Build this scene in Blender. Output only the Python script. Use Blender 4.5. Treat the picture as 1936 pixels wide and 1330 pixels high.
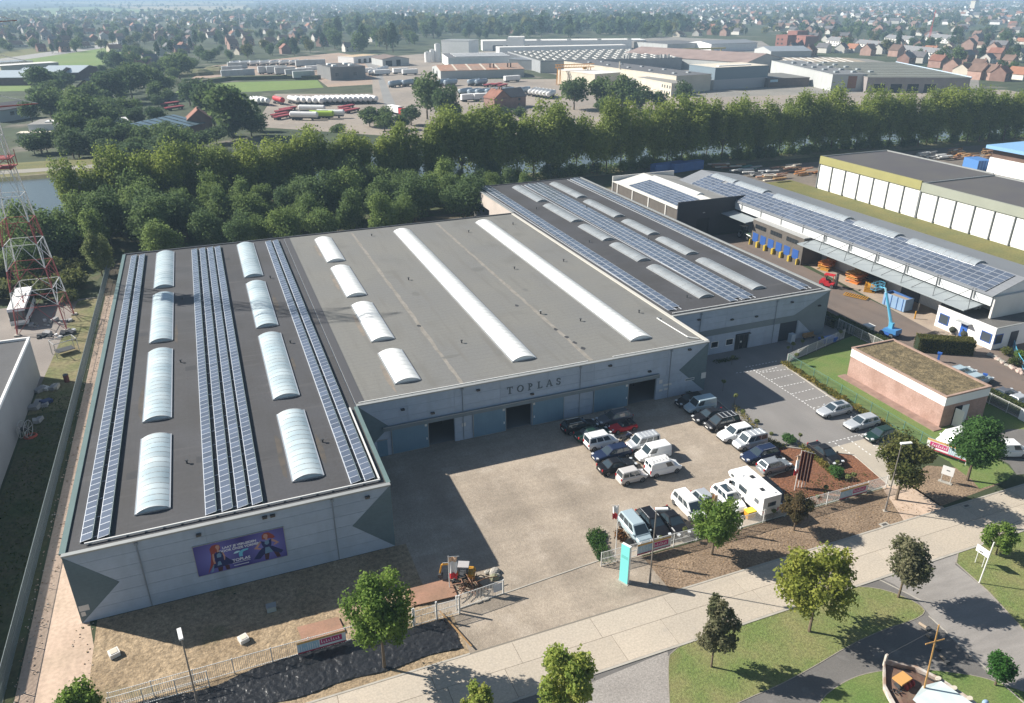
import bpy, math, random
import numpy as np
from mathutils import Vector, Matrix, noise
R = math.radians
for o in list(bpy.data.objects): bpy.data.objects.remove(o)
scn = bpy.context.scene
COL = scn.collection

# ------------------------------------------------------------ camera, sky, sun, exposure
F_PX, HY, YAW, ROLL, CAM_H = 1446.511, 675.67, R(21.5), R(-.216), 50.0   # focal length in photo pixels, horizon offset
PITCH = math.atan2(HY, F_PX)
cd = bpy.data.cameras.new('camera'); cam = bpy.data.objects.new('camera', cd); COL.objects.link(cam)
cd.sensor_fit = 'HORIZONTAL'; cd.sensor_width = 36.0; cd.lens = 36.0*F_PX/1936.0
cd.clip_start = .5; cd.clip_end = 20000
fwd = Vector((math.sin(YAW)*math.cos(PITCH), math.cos(YAW)*math.cos(PITCH), -math.sin(PITCH)))
rgt = Vector((math.cos(YAW), -math.sin(YAW), 0)); up = rgt.cross(fwd)
cr, sr = math.cos(ROLL), math.sin(ROLL)
r2 = rgt*cr+up*sr; u2 = up*cr-rgt*sr
M = Matrix((r2, u2, -fwd)).transposed().to_4x4(); M.translation = (0, 0, CAM_H)
cam.matrix_world = M
scn.camera = cam

SUN_AZ, SUN_EL = R(307), R(34.7)          # azimuth from +Y towards +X
w = bpy.data.worlds.new('World'); scn.world = w; w.use_nodes = True
nt = w.node_tree; nt.nodes.clear()
sky = nt.nodes.new('ShaderNodeTexSky'); sky.sky_type = 'NISHITA'; sky.sun_disc = False
sky.sun_elevation = SUN_EL; sky.sun_rotation = SUN_AZ
sky.air_density = 1.2; sky.dust_density = .7; sky.ozone_density = 1.6
bg = nt.nodes.new('ShaderNodeBackground'); bg.inputs[1].default_value = .05
out = nt.nodes.new('ShaderNodeOutputWorld')
nt.links.new(sky.outputs[0], bg.inputs[0]); nt.links.new(bg.outputs[0], out.inputs[0])
sl = bpy.data.lights.new('sun', 'SUN'); sl.energy = 5.0; sl.angle = R(.53); sl.color = (1, .95, .87)
so = bpy.data.objects.new('sun', sl); COL.objects.link(so)
sd = Vector((math.sin(SUN_AZ)*math.cos(SUN_EL), math.cos(SUN_AZ)*math.cos(SUN_EL), math.sin(SUN_EL)))
so.rotation_euler = sd.to_track_quat('Z', 'Y').to_euler(); so.location = (0, 0, 80)
vs = scn.view_settings; vs.view_transform = 'Standard'; vs.look = 'None'; vs.gamma = 1; vs.use_curve_mapping = False
vs.exposure = .9
scn.cycles.volume_bounces = 0; scn.cycles.max_bounces = 6; scn.cycles.transparent_max_bounces = 6

# ------------------------------------------------------------ helpers
def G(px, py, z=0.0):
    """point of the place at height z that the photograph shows at pixel px, py (1936 x 1330)"""
    d = r2*(px-968)+u2*(665-py)+fwd*F_PX
    t = (z-CAM_H)/d.z
    return Vector((d.x*t, d.y*t, z))

MATS = {}
def mat(name, col, rough=.85, var=.0, sc=1.0, col2=None, metal=0.0, spec=.3, bump=0.0, bsc=None, fine=0.0, fsc=20.0, coat=0.0, extra=None, ro=0.0):
    """procedural material: base colour varied by noise in world/object space, optional fine relief"""
    if name in MATS: return MATS[name]
    m = bpy.data.materials.new(name); m.use_nodes = True; MATS[name] = m
    n = m.node_tree.nodes; l = m.node_tree.links
    b = n['Principled BSDF']; b.inputs['Roughness'].default_value = rough; b.inputs['Metallic'].default_value = metal
    b.inputs['Specular IOR Level'].default_value = spec; b.inputs['Coat Weight'].default_value = coat
    c = tuple(col)+(1,)
    b.inputs['Base Color'].default_value = c
    m.diffuse_color = c
    if var or fine or bump or extra or ro:
        geo = n.new('ShaderNodeNewGeometry'); pos = geo.outputs['Position']
        cur = None
        rgb = n.new('ShaderNodeRGB'); rgb.outputs[0].default_value = c; cur = rgb.outputs[0]
        def tex(scale, det=4):
            t = n.new('ShaderNodeTexNoise'); t.inputs['Scale'].default_value = scale; t.inputs['Detail'].default_value = det
            l.new(pos, t.inputs['Vector']); return t.outputs['Fac']
        def mixc(fac, a, bb, mode='MIX'):
            x = n.new('ShaderNodeMix'); x.data_type = 'RGBA'; x.blend_type = mode
            if isinstance(fac, float): x.inputs[0].default_value = fac
            else: l.new(fac, x.inputs[0])
            for i, s in ((6, a), (7, bb)):
                if isinstance(s, tuple): x.inputs[i].default_value = s
                else: l.new(s, x.inputs[i])
            return x.outputs[2]
        def ramp(s, a, bb):
            r = n.new('ShaderNodeMapRange'); r.inputs[1].default_value = a; r.inputs[2].default_value = bb
            l.new(s, r.inputs[0]); return r.outputs[0]
        if var:
            f = ramp(tex(sc), .35, .65)
            c2 = (tuple(col2)+(1,)) if col2 else tuple(max(0, x*(1-var)) for x in col)+(1,)
            cur = mixc(f, cur, c2)
        if fine:
            f = ramp(tex(fsc, 2), .3, .7)
            lo = tuple([1-fine]*3)+(1,); hi = tuple([1+fine]*3)+(1,)
            cur = mixc(1.0, cur, mixc(f, lo, hi), 'MULTIPLY')
        if ro:
            oi = n.new('ShaderNodeObjectInfo')
            f = ramp(oi.outputs['Random'], 0, 1)
            cur = mixc(1.0, cur, mixc(f, tuple([1-ro]*3)+(1,), tuple([1+ro]*3)+(1,)), 'MULTIPLY')
        if extra: cur = extra(n, l, pos, cur, mixc, tex, ramp)
        l.new(cur, b.inputs['Base Color'])
        if bump:
            bp = n.new('ShaderNodeBump'); bp.inputs['Strength'].default_value = 1; bp.inputs['Distance'].default_value = bump
            l.new(tex(bsc or fsc, 3), bp.inputs['Height']); l.new(bp.outputs[0], b.inputs['Normal'])
    return m

class MB:
    """collects shapes and links them as ONE mesh object"""
    def __init__(s): s.v = []; s.f = []; s.m = []
    def add(s, vs, fs, m):
        o = len(s.v); s.v += [tuple(v) for v in vs]
        for f in fs: s.f.append(tuple(i+o for i in f)); s.m.append(m)
        return s
    def box(s, x0, y0, z0, x1, y1, z1, m, top=None):
        vs = [(x0,y0,z0),(x1,y0,z0),(x1,y1,z0),(x0,y1,z0),(x0,y0,z1),(x1,y0,z1),(x1,y1,z1),(x0,y1,z1)]
        s.add(vs, [(3,2,1,0),(0,1,5,4),(1,2,6,5),(2,3,7,6),(3,0,4,7)], m); s.add(vs[4:], [(0,1,2,3)], top or m); return s
    def obox(s, c, sz, m, rz=0, rx=0, ry=0, top=None):
        mt = Matrix.Translation(c) @ Matrix.Rotation(rz,4,'Z') @ Matrix.Rotation(ry,4,'Y') @ Matrix.Rotation(rx,4,'X')
        t = MB().box(-sz[0]/2,-sz[1]/2,-sz[2]/2,sz[0]/2,sz[1]/2,sz[2]/2,m,top)
        return s.merge(t, mt)
    def merge(s, t, mt=None):
        o = len(s.v)
        s.v += [tuple(mt @ Vector(v)) if mt else v for v in t.v]
        s.f += [tuple(i+o for i in f) for f in t.f]; s.m += t.m; return s
    def tube(s, p, q, r, m, n=6, r2=None, caps=True):
        p = Vector(p); q = Vector(q); d = (q-p)
        if d.length < 1e-6: return s
        d.normalize(); a = d.orthogonal().normalized(); b = d.cross(a); r2_ = r if r2 is None else r2
        vs = []
        for c, rr in ((p, r), (q, r2_)):
            for i in range(n):
                t = 2*math.pi*i/n; vs.append(c+a*(math.cos(t)*rr)+b*(math.sin(t)*rr))
        fs = [(i,(i+1)%n,n+(i+1)%n,n+i) for i in range(n)]
        if caps: fs += [tuple(range(n))[::-1], tuple(range(n,2*n))]
        return s.add(vs, fs, m)
    def path(s, pts, r, m, n=6):
        for a, b in zip(pts, pts[1:]): s.tube(a, b, r, m, n)
        return s
    def prism(s, poly, z0, z1, m, top=None):
        n = len(poly); vs = [(x,y,z0) for x,y in poly]+[(x,y,z1) for x,y in poly]
        s.add(vs, [(i,(i+1)%n,n+(i+1)%n,n+i) for i in range(n)]+[tuple(range(n))[::-1]], m)
        return s.add(vs[n:], [tuple(range(n))], top or m)
    def extr(s, pts, vec, m, cap=None):
        """extrude a planar 3-D polygon along vec"""
        n = len(pts); vec = Vector(vec); vs = [Vector(p) for p in pts]; vs += [p+vec for p in vs]
        s.add(vs, [(i,(i+1)%n,n+(i+1)%n,n+i) for i in range(n)], m)
        return s.add(vs, [tuple(range(n))[::-1], tuple(range(n,2*n))], cap or m)
    def ball(s, c, r, m, n=10, k=6, sz=None, jit=0, rnd=None):
        vs = []; sz = sz or (1,1,1)
        for i in range(k+1):
            th = math.pi*i/k
            for j in range(n):
                ph = 2*math.pi*j/n; q = 1+(rnd.uniform(-jit,jit) if rnd else 0)
                vs.append((c[0]+r*q*sz[0]*math.sin(th)*math.cos(ph), c[1]+r*q*sz[1]*math.sin(th)*math.sin(ph), c[2]+r*q*sz[2]*math.cos(th)))
        fs = [(i*n+j, i*n+(j+1)%n, (i+1)*n+(j+1)%n, (i+1)*n+j) for i in range(k) for j in range(n)]
        return s.add(vs, fs, m)
    def quad(s, a, b, c, d, m): return s.add([a,b,c,d], [(0,1,2,3)], m)
    def poly(s, pts, m): return s.add(pts, [tuple(range(len(pts)))], m)
    def mesh(s, name, off=None, smooth=False):
        me = bpy.data.meshes.new(name)
        vs = s.v if off is None else [(x-off[0],y-off[1],z-off[2]) for x,y,z in s.v]
        me.from_pydata(vs, [], s.f)
        ms = []; idx = []
        for m in s.m:
            if m not in ms: ms.append(m)
            idx.append(ms.index(m))
        for m in ms: me.materials.append(m)
        me.polygons.foreach_set('material_index', idx)
        if smooth: me.polygons.foreach_set('use_smooth', [True]*len(me.polygons))
        me.update(); return me
    def build(s, name, parent=None, loc=None, rz=0, world=False, smooth=False, kind=None):
        off = parent.location if (world and parent is not None) else (loc if world and loc is not None else None)
        return link(name, s.mesh(name, off, smooth), parent, loc, rz, kind)

def link(name, me, parent=None, loc=None, rz=0, kind=None):
    o = bpy.data.objects.new(name, me); COL.objects.link(o)
    if parent is not None: o.parent = parent
    if loc is not None: o.location = loc
    if rz: o.rotation_euler = (0,0,rz)
    if kind: o['kind'] = kind
    return o
def tag(o, label, cat, group=None):
    o['label'] = label; o['category'] = cat
    if group: o['group'] = group
    return o
def thing(name, label, cat, loc=(0,0,0), rz=0, group=None):
    o = bpy.data.objects.new(name, None); COL.objects.link(o); o.location = loc; o.rotation_euler = (0,0,rz)
    o.empty_display_size = .3
    return tag(o, label, cat, group)
KIDS = {}
def copy_tree(o, loc=None, rz=None, label=None, group=None, parent=None, scale=None):
    if parent is None: KIDS.clear(); [KIDS.setdefault(c.parent, []).append(c) for c in COL.objects if c.parent]
    c = o.copy(); COL.objects.link(c)
    if parent is not None: c.parent = parent
    if loc is not None: c.location = loc
    if rz is not None: c.rotation_euler = (0,0,rz)
    if scale is not None: c.scale = scale if isinstance(scale, tuple) else (scale,)*3
    if label: c['label'] = label
    if group: c['group'] = group
    for k in KIDS.get(o, []): copy_tree(k, parent=c)
    return c
def copy_known(o, kids, loc, rz=0, scale=1.0, label=None, group=None):
    """copy of a thing whose parts (and their sub-parts) are already listed: kids = [(part, [sub-parts])]"""
    c = o.copy(); COL.objects.link(c); c.location = loc; c.rotation_euler = (0,0,rz)
    c.scale = scale if isinstance(scale, tuple) else (scale,)*3
    if label: c['label'] = label
    if group: c['group'] = group
    for k, subs in kids:
        d = k.copy(); COL.objects.link(d); d.parent = c
        for q in subs:
            e = q.copy(); COL.objects.link(e); e.parent = d
    return c
def sheet(name, pts, z, m, kind='structure'):
    """flat ground patch from world points (x, y)"""
    b = MB(); b.poly([(p[0], p[1], z) for p in pts], m)
    me = b.mesh(name)
    import bmesh
    bm = bmesh.new(); bm.from_mesh(me); bmesh.ops.triangulate(bm, faces=bm.faces[:]); bm.normal_update()
    for f in bm.faces:
        if f.normal.z < 0: f.normal_flip()
    bm.to_mesh(me); bm.free()
    return link(name, me, kind=kind)
def chaikin(pts, k=2):
    for _ in range(k):
        q = []
        for a, b in zip(pts, pts[1:]+pts[:1]):
            a = Vector(a); b = Vector(b); q += [a*.75+b*.25, a*.25+b*.75]
        pts = q
    return pts
def gp(*pts): return [tuple(G(x, y).xy) for x, y in pts]
def edge_strip(mb, pts, wd, z0, z1, m, closed=True):
    P = [Vector((p[0],p[1])) for p in pts]
    seq = list(zip(P, P[1:]+P[:1])) if closed else list(zip(P, P[1:]))
    for a, b in seq:
        d = b-a; L = d.length
        if L < .02: continue
        mid = (a+b)/2
        mb.obox((mid.x, mid.y, (z0+z1)/2), (L+wd*.3, wd, z1-z0), m, rz=math.atan2(d.y, d.x))
def np_mesh(name, V, Fq, m, tint=None):
    me = bpy.data.meshes.new(name); nv, nf = len(V), len(Fq); k = Fq.shape[1]
    me.vertices.add(nv); me.vertices.foreach_set('co', V.astype(np.float32).ravel())
    me.loops.add(nf*k); me.loops.foreach_set('vertex_index', Fq.astype(np.int32).ravel())
    me.polygons.add(nf); me.polygons.foreach_set('loop_start', np.arange(0, nf*k, k, dtype=np.int32))
    me.update(calc_edges=True)
    if tint is not None:
        a = me.attributes.new('tint', 'FLOAT', 'FACE'); a.data.foreach_set('value', tint.astype(np.float32))
    for x in (m if isinstance(m, list) else [m]): me.materials.append(x)
    return me
def text_mesh(s, size, m, extr=.0, align='CENTER', name='lettering', bold=0.0, sx=1.0):
    c = bpy.data.curves.new(name, 'FONT'); c.body = s; c.size = size; c.extrude = extr; c.align_x = align; c.align_y = 'CENTER'; c.offset = bold
    o = bpy.data.objects.new(name, c); COL.objects.link(o); o.scale = (sx,1,1)
    dg = bpy.context.evaluated_depsgraph_get(); me = bpy.data.meshes.new_from_object(o.evaluated_get(dg))
    bpy.data.objects.remove(o); me.materials.clear(); me.materials.append(m)
    if sx != 1: me.transform(Matrix.Diagonal((sx,1,1,1)))
    me.name = name; return me
rng = random.Random(7)
# ------------------------------------------------------------ materials
def lines(axis, period, wdt, dark, wob=0.0):
    """fine lines every `period` metres along an axis (sheet laps, board joints)"""
    def f(n, l, pos, cur, mixc, tex, ramp):
        sp = n.new('ShaderNodeSeparateXYZ'); l.new(pos, sp.inputs[0]); s = sp.outputs[axis]
        if wob:
            a = n.new('ShaderNodeMath'); a.operation = 'MULTIPLY_ADD'; a.inputs[1].default_value = wob
            l.new(tex(.6, 2), a.inputs[0]); l.new(s, a.inputs[2]); s = a.outputs[0]
        d = n.new('ShaderNodeMath'); d.operation = 'DIVIDE'; d.inputs[1].default_value = period; l.new(s, d.inputs[0])
        fr = n.new('ShaderNodeMath'); fr.operation = 'FRACT'; l.new(d.outputs[0], fr.inputs[0])
        lt = n.new('ShaderNodeMath'); lt.operation = 'LESS_THAN'; lt.inputs[1].default_value = wdt/period; l.new(fr.outputs[0], lt.inputs[0])
        return mixc(lt.outputs[0], cur, mixc(1.0, cur, (dark,dark,dark,1), 'MULTIPLY'))
    return f
def stretch(axis_scale, amt, tone=1.0):
    """long streaks: tyre tracks, rain marks"""
    def f(n, l, pos, cur, mixc, tex, ramp):
        mp = n.new('ShaderNodeMapping'); mp.inputs['Scale'].default_value = axis_scale; l.new(pos, mp.inputs[0])
        t = n.new('ShaderNodeTexNoise'); t.inputs['Scale'].default_value = 1; t.inputs['Detail'].default_value = 3; l.new(mp.outputs[0], t.inputs['Vector'])
        return mixc(1.0, cur, mixc(ramp(t.outputs['Fac'], .3, .7), (1-amt,)*3+(1,), (1+amt*tone,)*3+(1,)), 'MULTIPLY')
    return f
def both(*fs):
    def f(n, l, pos, cur, mixc, tex, ramp):
        for g in fs: cur = g(n, l, pos, cur, mixc, tex, ramp)
        return cur
    return f
def patches(col, lo, hi, sc):
    def f(n, l, pos, cur, mixc, tex, ramp): return mixc(ramp(tex(sc, 5), lo, hi), cur, tuple(col)+(1,))
    return f
def streak(scale, col, lo=.5, hi=.75):
    def f(n, l, pos, cur, mixc, tex, ramp):
        mp = n.new('ShaderNodeMapping'); mp.inputs['Scale'].default_value = scale; l.new(pos, mp.inputs[0])
        t = n.new('ShaderNodeTexNoise'); t.inputs['Scale'].default_value = 1; t.inputs['Detail'].default_value = 4; l.new(mp.outputs[0], t.inputs['Vector'])
        return mixc(ramp(t.outputs['Fac'], lo, hi), cur, tuple(col)+(1,))
    return f

gravel = mat('gravel', (.335,.28,.22), .95, .3, .12, (.275,.23,.18), fine=.07, fsc=1.7, bump=.03, bsc=7, extra=both(stretch((.3,.05,1), .13), stretch((.06,.4,1), .11), patches((.41,.35,.285), .55, .8, .3), patches((.24,.195,.155), .6, .85, .45), stretch((11,11,1), .22), stretch((4.5,3.2,1), .12)))
soil = mat('soil', (.33,.25,.16), .95, .3, .25, (.25,.185,.115), fine=.3, fsc=2.5, bump=.08, bsc=4, extra=both(patches((.13,.13,.06), .6, .75, .22), stretch((7,7,1), .25)))
sand = mat('sand', (.5,.375,.285), .95, .15, .3, (.44,.335,.25), fine=.12, fsc=3, extra=stretch((.9,.06,1), .12))
darksoil = mat('dark_soil', (.12,.095,.07), .95, .35, .25, (.07,.065,.04), fine=.3, fsc=2)
rust_plate = mat('rusty_steel_plate', (.33,.185,.125), .8, .3, .5, (.25,.15,.1), fine=.1, fsc=5)
mulch = mat('mulch', (.19,.135,.09), .95, .3, .4, (.25,.18,.12), fine=.4, fsc=5, bump=.08, bsc=6)
redmulch = mat('bark_mulch', (.2,.088,.046), .95, .3, .5, (.15,.07,.04), fine=.35, fsc=4, bump=.1, bsc=5)
concrete_road = mat('road_concrete', (.46,.395,.315), .9, .12, .1, (.4,.35,.285), fine=.07, fsc=6, ro=.06, extra=both(streak((.02,.7,1), (.33,.29,.24), .55, .9), patches((.36,.32,.27), .62, .8, .8), stretch((6,6,1), .06)))
joint = mat('road_joint', (.19,.17,.14), .9)
paver = mat('grey_pavers', (.225,.212,.2), .9, .1, .15, (.2,.19,.18), fine=.06, fsc=9, extra=both(lines(0,.42,.03,.93), lines(1,.42,.03,.93), stretch((.5,.1,1), .06)))
drive = mat('concrete_drive', (.42,.37,.3), .9, .15, .3, fine=.06, fsc=6)
asphalt = mat('old_asphalt', (.165,.128,.105), .9, .18, .12, (.135,.11,.095), fine=.07, fsc=7, extra=both(stretch((.6,.06,1), .08), patches((.11,.095,.085), .63, .72, .5)))
asphalt2 = mat('grey_asphalt', (.16,.15,.14), .9, .2, .25, (.125,.118,.11), fine=.08, fsc=7, extra=both(patches((.2,.19,.18), .6, .75, .6), stretch((8,8,1), .08)))
apron = mat('concrete_apron', (.36,.29,.225), .9, .25, .4, (.29,.235,.19), fine=.08, fsc=5, extra=lines(1,4,.06,.75))
grass = mat('lawn', (.13,.17,.05), .95, .3, .35, (.19,.185,.075), fine=.25, fsc=4, bump=.06, bsc=8, extra=both(patches((.17,.145,.065), .6, .78, .25), stretch((10,10,1), .25)))
lushgrass = mat('lush_lawn', (.105,.165,.042), .95, .25, .4, (.14,.175,.055), fine=.2, fsc=5, extra=stretch((10,10,1), .2))
drygrass = mat('dry_grass', (.16,.145,.05), .95, .3, .2, (.12,.125,.045), fine=.25, fsc=2.5)
shadegrass = mat('rough_grass_shaded', (.06,.08,.03), .95, .35, .3, (.09,.085,.045), fine=.25, fsc=2)  # rough grass for shaded ground, the shade put into its darker colour
meadow = mat('meadow', (.13,.2,.045), .95, .2, .02, (.16,.21,.06), fine=.1, fsc=.3)
palefield = mat('pale_field', (.24,.27,.12), .95, .2, .005, (.3,.27,.16))
country = mat('countryside', (.038,.055,.024), .95, .4, .012, (.06,.07,.035), fine=.3, fsc=.09, extra=patches((.17,.15,.12), .6, .68, .025))
yardfar = mat('works_yard', (.3,.255,.21), .95, .25, .03, (.23,.2,.17), fine=.12, fsc=.6)
yardred = mat('works_yard_red', (.36,.26,.19), .95, .25, .04, (.28,.22,.18), fine=.12, fsc=.6)
water = mat('canal_water', (.07,.09,.1), .2, spec=.4, bump=.02, bsc=.5)
kerbm = mat('kerb_concrete', (.4,.37,.32), .9, .15, 1)
bankm = mat('canal_bank', (.13,.14,.06), .95, .3, .15, (.19,.165,.1), fine=.2, fsc=1)
white = mat('white_paint', (.8,.79,.77), .7, .06, .5)
offwhite = mat('off_white', (.68,.66,.62), .8, .12, .3)
cream = mat('cream_render', (.62,.56,.46), .85, .12, .2)
black = mat('black_rubber', (.018,.018,.02), .8)
steel = mat('galvanised_steel', (.5,.5,.49), .45, .15, 3, metal=.6)
darksteel = mat('dark_steel', (.06,.062,.065), .5)
dark = mat('dark_interior', (.025,.025,.027), .9)
glassd = mat('dark_glass', (.02,.025,.03), .08, spec=.6)
winpane = mat('window_pane', (.05,.065,.08), .1, spec=.6)
concwall = mat('precast_concrete', (.4,.46,.54), .85, .16, .25, (.35,.41,.49), fine=.05, fsc=2, ro=.05, extra=both(lines(2,.31,.02,.9), streak((.5,.5,.05), (.3,.345,.405), .55, .85)))  # bluish tint of the shaded fronts is put into the wall colour
concsunny = mat('bare_concrete_sunlit', (.5,.43,.38), .85, .2, .25, (.4,.35,.31))  # bare concrete of the sunlit wall, sunlight put into the warmer colour
chevm = mat('grey_green_paint', (.13,.18,.2), .8, .12, .3, fine=.05, fsc=3, extra=lines(2,.31,.02,.88))
bandm = mat('grey_band', (.19,.225,.245), .8, .1, .5)
roofdark = mat('bitumen_roof_dark', (.062,.062,.067), .8, .22, .12, (.05,.048,.048), fine=.08, fsc=3, spec=.4, extra=both(lines(0,1.05,.03,.86,.15), patches((.047,.047,.05), .6, .68, .09), streak((.15,1.2,1), (.08,.078,.08), .58, .8)))
roofgrey = mat('bitumen_roof_grey', (.165,.164,.156), .85, .14, .1, (.18,.176,.16), fine=.06, fsc=3, extra=both(lines(1,1.02,.06,.8,.25), streak((.9,.08,1), (.15,.145,.132), .55, .75), patches((.14,.137,.125), .6, .78, .16)))
seamm = mat('roof_seam', (.265,.245,.215), .9, .35, 1.2, (.2,.185,.16))
capm = mat('coping_metal', (.36,.37,.36), .5, .1, 1, metal=.3)
capgreen = mat('coping_green', (.13,.19,.185), .5, .1, 1)
tray = mat('cable_tray', (.62,.62,.6), .5)
doorblue = mat('sliding_door_blue', (.15,.25,.33), .6, .08, .8, extra=lines(0,.5,.02,.85))
doordark = mat('navy_door', (.03,.04,.06), .5, extra=lines(2,.4,.02,.7))
pv = mat('solar_glass', (.09,.11,.15), .24, spec=.6, ro=.2, coat=.3)
pvframe = mat('solar_frame', (.6,.63,.67), .4, metal=.5)
brick = mat('pink_brick', (.42,.28,.235), .9, .25, .6, (.33,.21,.17), fine=.12, fsc=4, extra=lines(2,.2,.03,.85))
sedum = mat('gravel_roof', (.2,.155,.085), .95, .45, .9, (.1,.08,.045), fine=.4, fsc=4, bump=.12, bsc=5, extra=stretch((12,12,1), .35))
greybrick = mat('grey_brick', (.13,.115,.1), .9, .15, .8, fine=.1, fsc=5, extra=lines(2,.25,.04,.75))
blackclad = mat('anthracite_cladding', (.035,.037,.045), .6, .1, .5)
sheetroof = mat('grey_sheet_roof', (.22,.23,.245), .5, .1, .2, extra=lines(0,1.0,.1,.85))
whitesheet = mat('white_sheet_roof', (.62,.6,.55), .6, .1, .2)
cladwhite = mat('white_corrugated', (.64,.65,.65), .5, .06, .5, extra=lines(1,.3,.08,.8))
polycarb = mat('rooflight_opal', (.86,.86,.82), .3, .06, .6, spec=.5, ro=.05)
polyclear = mat('rooflight_clear', (.38,.47,.5), .2, .2, .4, (.5,.57,.58), spec=.8, ro=.1)
polygrey = mat('rooflight_grey', (.29,.31,.32), .3, .15, .5, spec=.5, ro=.06)
alu = mat('aluminium', (.66,.67,.67), .35, metal=.7)
blue = mat('bright_blue', (.035,.11,.38), .5)
yellow = mat('machine_yellow', (.5,.25,.03), .5, .15, 2)
orange = mat('machine_orange', (.62,.2,.03), .5, .15, 2)
redp = mat('red_paint', (.5,.03,.04), .45, .1, 2)
bluelift = mat('lift_blue', (.1,.36,.52), .4)
containerblue = mat('container_blue', (.05,.13,.34), .55, .15, .5)
woodm = mat('timber', (.33,.2,.09), .85, .25, 2)
bark = mat('bark', (.17,.13,.09), .95, .3, 2)
terracotta = mat('red_roof_tiles', (.25,.115,.08), .85, .25, .3, ro=.18, extra=lines(2,.35,.06,.8))
slate = mat('grey_roof_tiles', (.13,.125,.13), .8, .2, .3, ro=.2)
brown = mat('brown_roof_tiles', (.17,.11,.085), .85, .2, .3, ro=.2)
redbrick = mat('red_brick_wall', (.3,.185,.15), .9, .2, .4, ro=.15)
palewall = mat('pale_wall', (.6,.57,.52), .85, .1, .3, ro=.12)
rusty = mat('rusty_roof', (.37,.2,.13), .85, .35, .08, (.3,.21,.16), fine=.2, fsc=.6)
tealc = mat('blue_grey_cladding', (.17,.22,.26), .6)
lightgreyc = mat('light_grey_cladding', (.42,.43,.42), .7, .08, .2, extra=lines(0,2.0,.1,.9))
plastic = mat('black_plastic_sheet', (.018,.019,.021), .33, spec=.5, bump=.05, bsc=5)
banner_w = mat('banner_white', (.74,.74,.74), .7)
pink = mat('banner_magenta', (.5,.04,.16), .7)
bannerred = mat('banner_crimson', (.36,.03,.06), .7)
banneror = mat('banner_orange', (.6,.36,.12), .7)
bannerbl = mat('banner_pale_blue', (.36,.52,.62), .7)
turq = mat('turquoise_panel', (.22,.74,.7), .45)

# ------------------------------------------------------------ ground and paths
B = 9000
g = MB(); g.poly([(-B,-3000,0),(B,-3000,0),(B,12000,0),(-B,12000,0)], country); g.build('ground', kind='structure')
z = .004
yard = [(-21,46),(33.6,45.5),(33.6,50.8),(57,50.8),(57.5,57),(55.2,78),(59,90),(-17,80),(-17,66)]
sheet('yard', [(11,45.4),(33.6,45.4),(33.6,50.8),(51.4,50.8),(51.6,56.4),(55.8,57.4),(55.8,79),(9,79)], .004, gravel)
sheet('sand_track', [(-20.6,38),(-14.9,38),(-15.4,58),(-16.9,66),(-16.9,158),(-21.2,158)], .004, sand)
# rough soil in front of the west hall: a sheet with clods
def clods(name, x0, y0, x1, y1, st, amp, m, z0=.0, sc=.9, seed=0, inside=None):
    nx, ny = int((x1-x0)/st)+1, int((y1-y0)/st)+1
    V = np.zeros((nx*ny,3)); k = 0
    for j in range(ny):
        for i in range(nx):
            x, y = x0+i*st, y0+j*st
            e = min(1, min(i, nx-1-i, j, ny-1-j)/3)
            V[k] = (x, y, z0+e*(amp*.5+amp*(noise.noise(Vector((x*sc, y*sc, seed)))*.7+noise.noise(Vector((x*sc*3, y*sc*3, seed+5)))*.5))); k += 1
    Fq = np.array([(j*nx+i, j*nx+i+1, (j+1)*nx+i+1, (j+1)*nx+i) for j in range(ny-1) for i in range(nx-1)])
    return np_mesh(name, V, Fq, m)
link('soil_strip', clods('soil_strip', -15.4, 50.4, 12.6, 61.2, .22, .10, soil, .01), kind='structure')
sheet('soil_margin', [(-15.4,38),(14,45.4),(14,50.6),(-15.4,50.6)], .008, soil)
sheet('dark_verge', [(-27,40),(-20.7,40),(-21.4,112),(-27,112)], .004, shadegrass)
sheet('neighbour_yard', [(-75,112.4),(-21.6,112.4),(-21.8,150),(-75,150)], .005, mat('neighbour_asphalt', (.25,.22,.195), .9, .2, .12, fine=.08, fsc=4))
sheet('rough_patch', [(-27.2,105),(-21.6,105),(-21.6,150),(-25.6,149)], .009, mat('rough_patch', (.2,.165,.09), .95, .4, .25, (.12,.13,.05), fine=.3, fsc=2))
sheet('back_strip', [(-22,150),(60,150),(60,177),(92,177),(92,166),(60,182),(-22,172)], .005, darksoil)
sheet('verge', [(33.6,45.4),(67.5,45.4),(67.5,50.6),(33.6,50.6)], .006, mulch)
sheet('verge_path', [(61.8,45.3),(67.6,45.3),(67.8,51),(64.4,51)], .010, sand)
sheet('verge_soil', [(67.4,45.8),(77,46.4),(75.5,50.5),(72.6,52.2),(67.4,51)], .010, mulch)
sheet('parking_lot', [(56.4,57.5),(58.5,57.4),(74.4,57.4),(75.2,80.3),(90.2,84.3),(92,88),(89,100),(88.4,87.4),(59,87.4),(56.2,78)], .008, paver)
sheet('driveway', [(65.2,50.6),(67.5,50.6),(74.0,55.4),(74.6,59.6),(64.6,59.4)], .012, drive)
sheet('planting_bed', [(51.6,51),(65.4,51),(66.2,57.2),(58.2,62.6),(56.6,62.6),(55.9,57.4),(51.6,56.2)], .014, redmulch)
sheet('hedge_bed', [(55.9,57.4),(57.2,60),(57.6,76),(56.4,79.2),(55.8,79.2)], .012, redmulch)
sheet('lawn', [(75.6,52),(92.4,50),(92.4,84.6),(90.3,84.2),(75.7,80.3)], .006, lushgrass)
sheet('asphalt_road', [(92.8,46),(128,46),(128,70),(105.4,76),(110,130),(113.6,140),(95,141),(93,120)], .004, asphalt)
sheet('loading_apron', [(104.6,73.5),(109,73.5),(114,84),(114,116),(110.2,116)], .009, apron)
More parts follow.
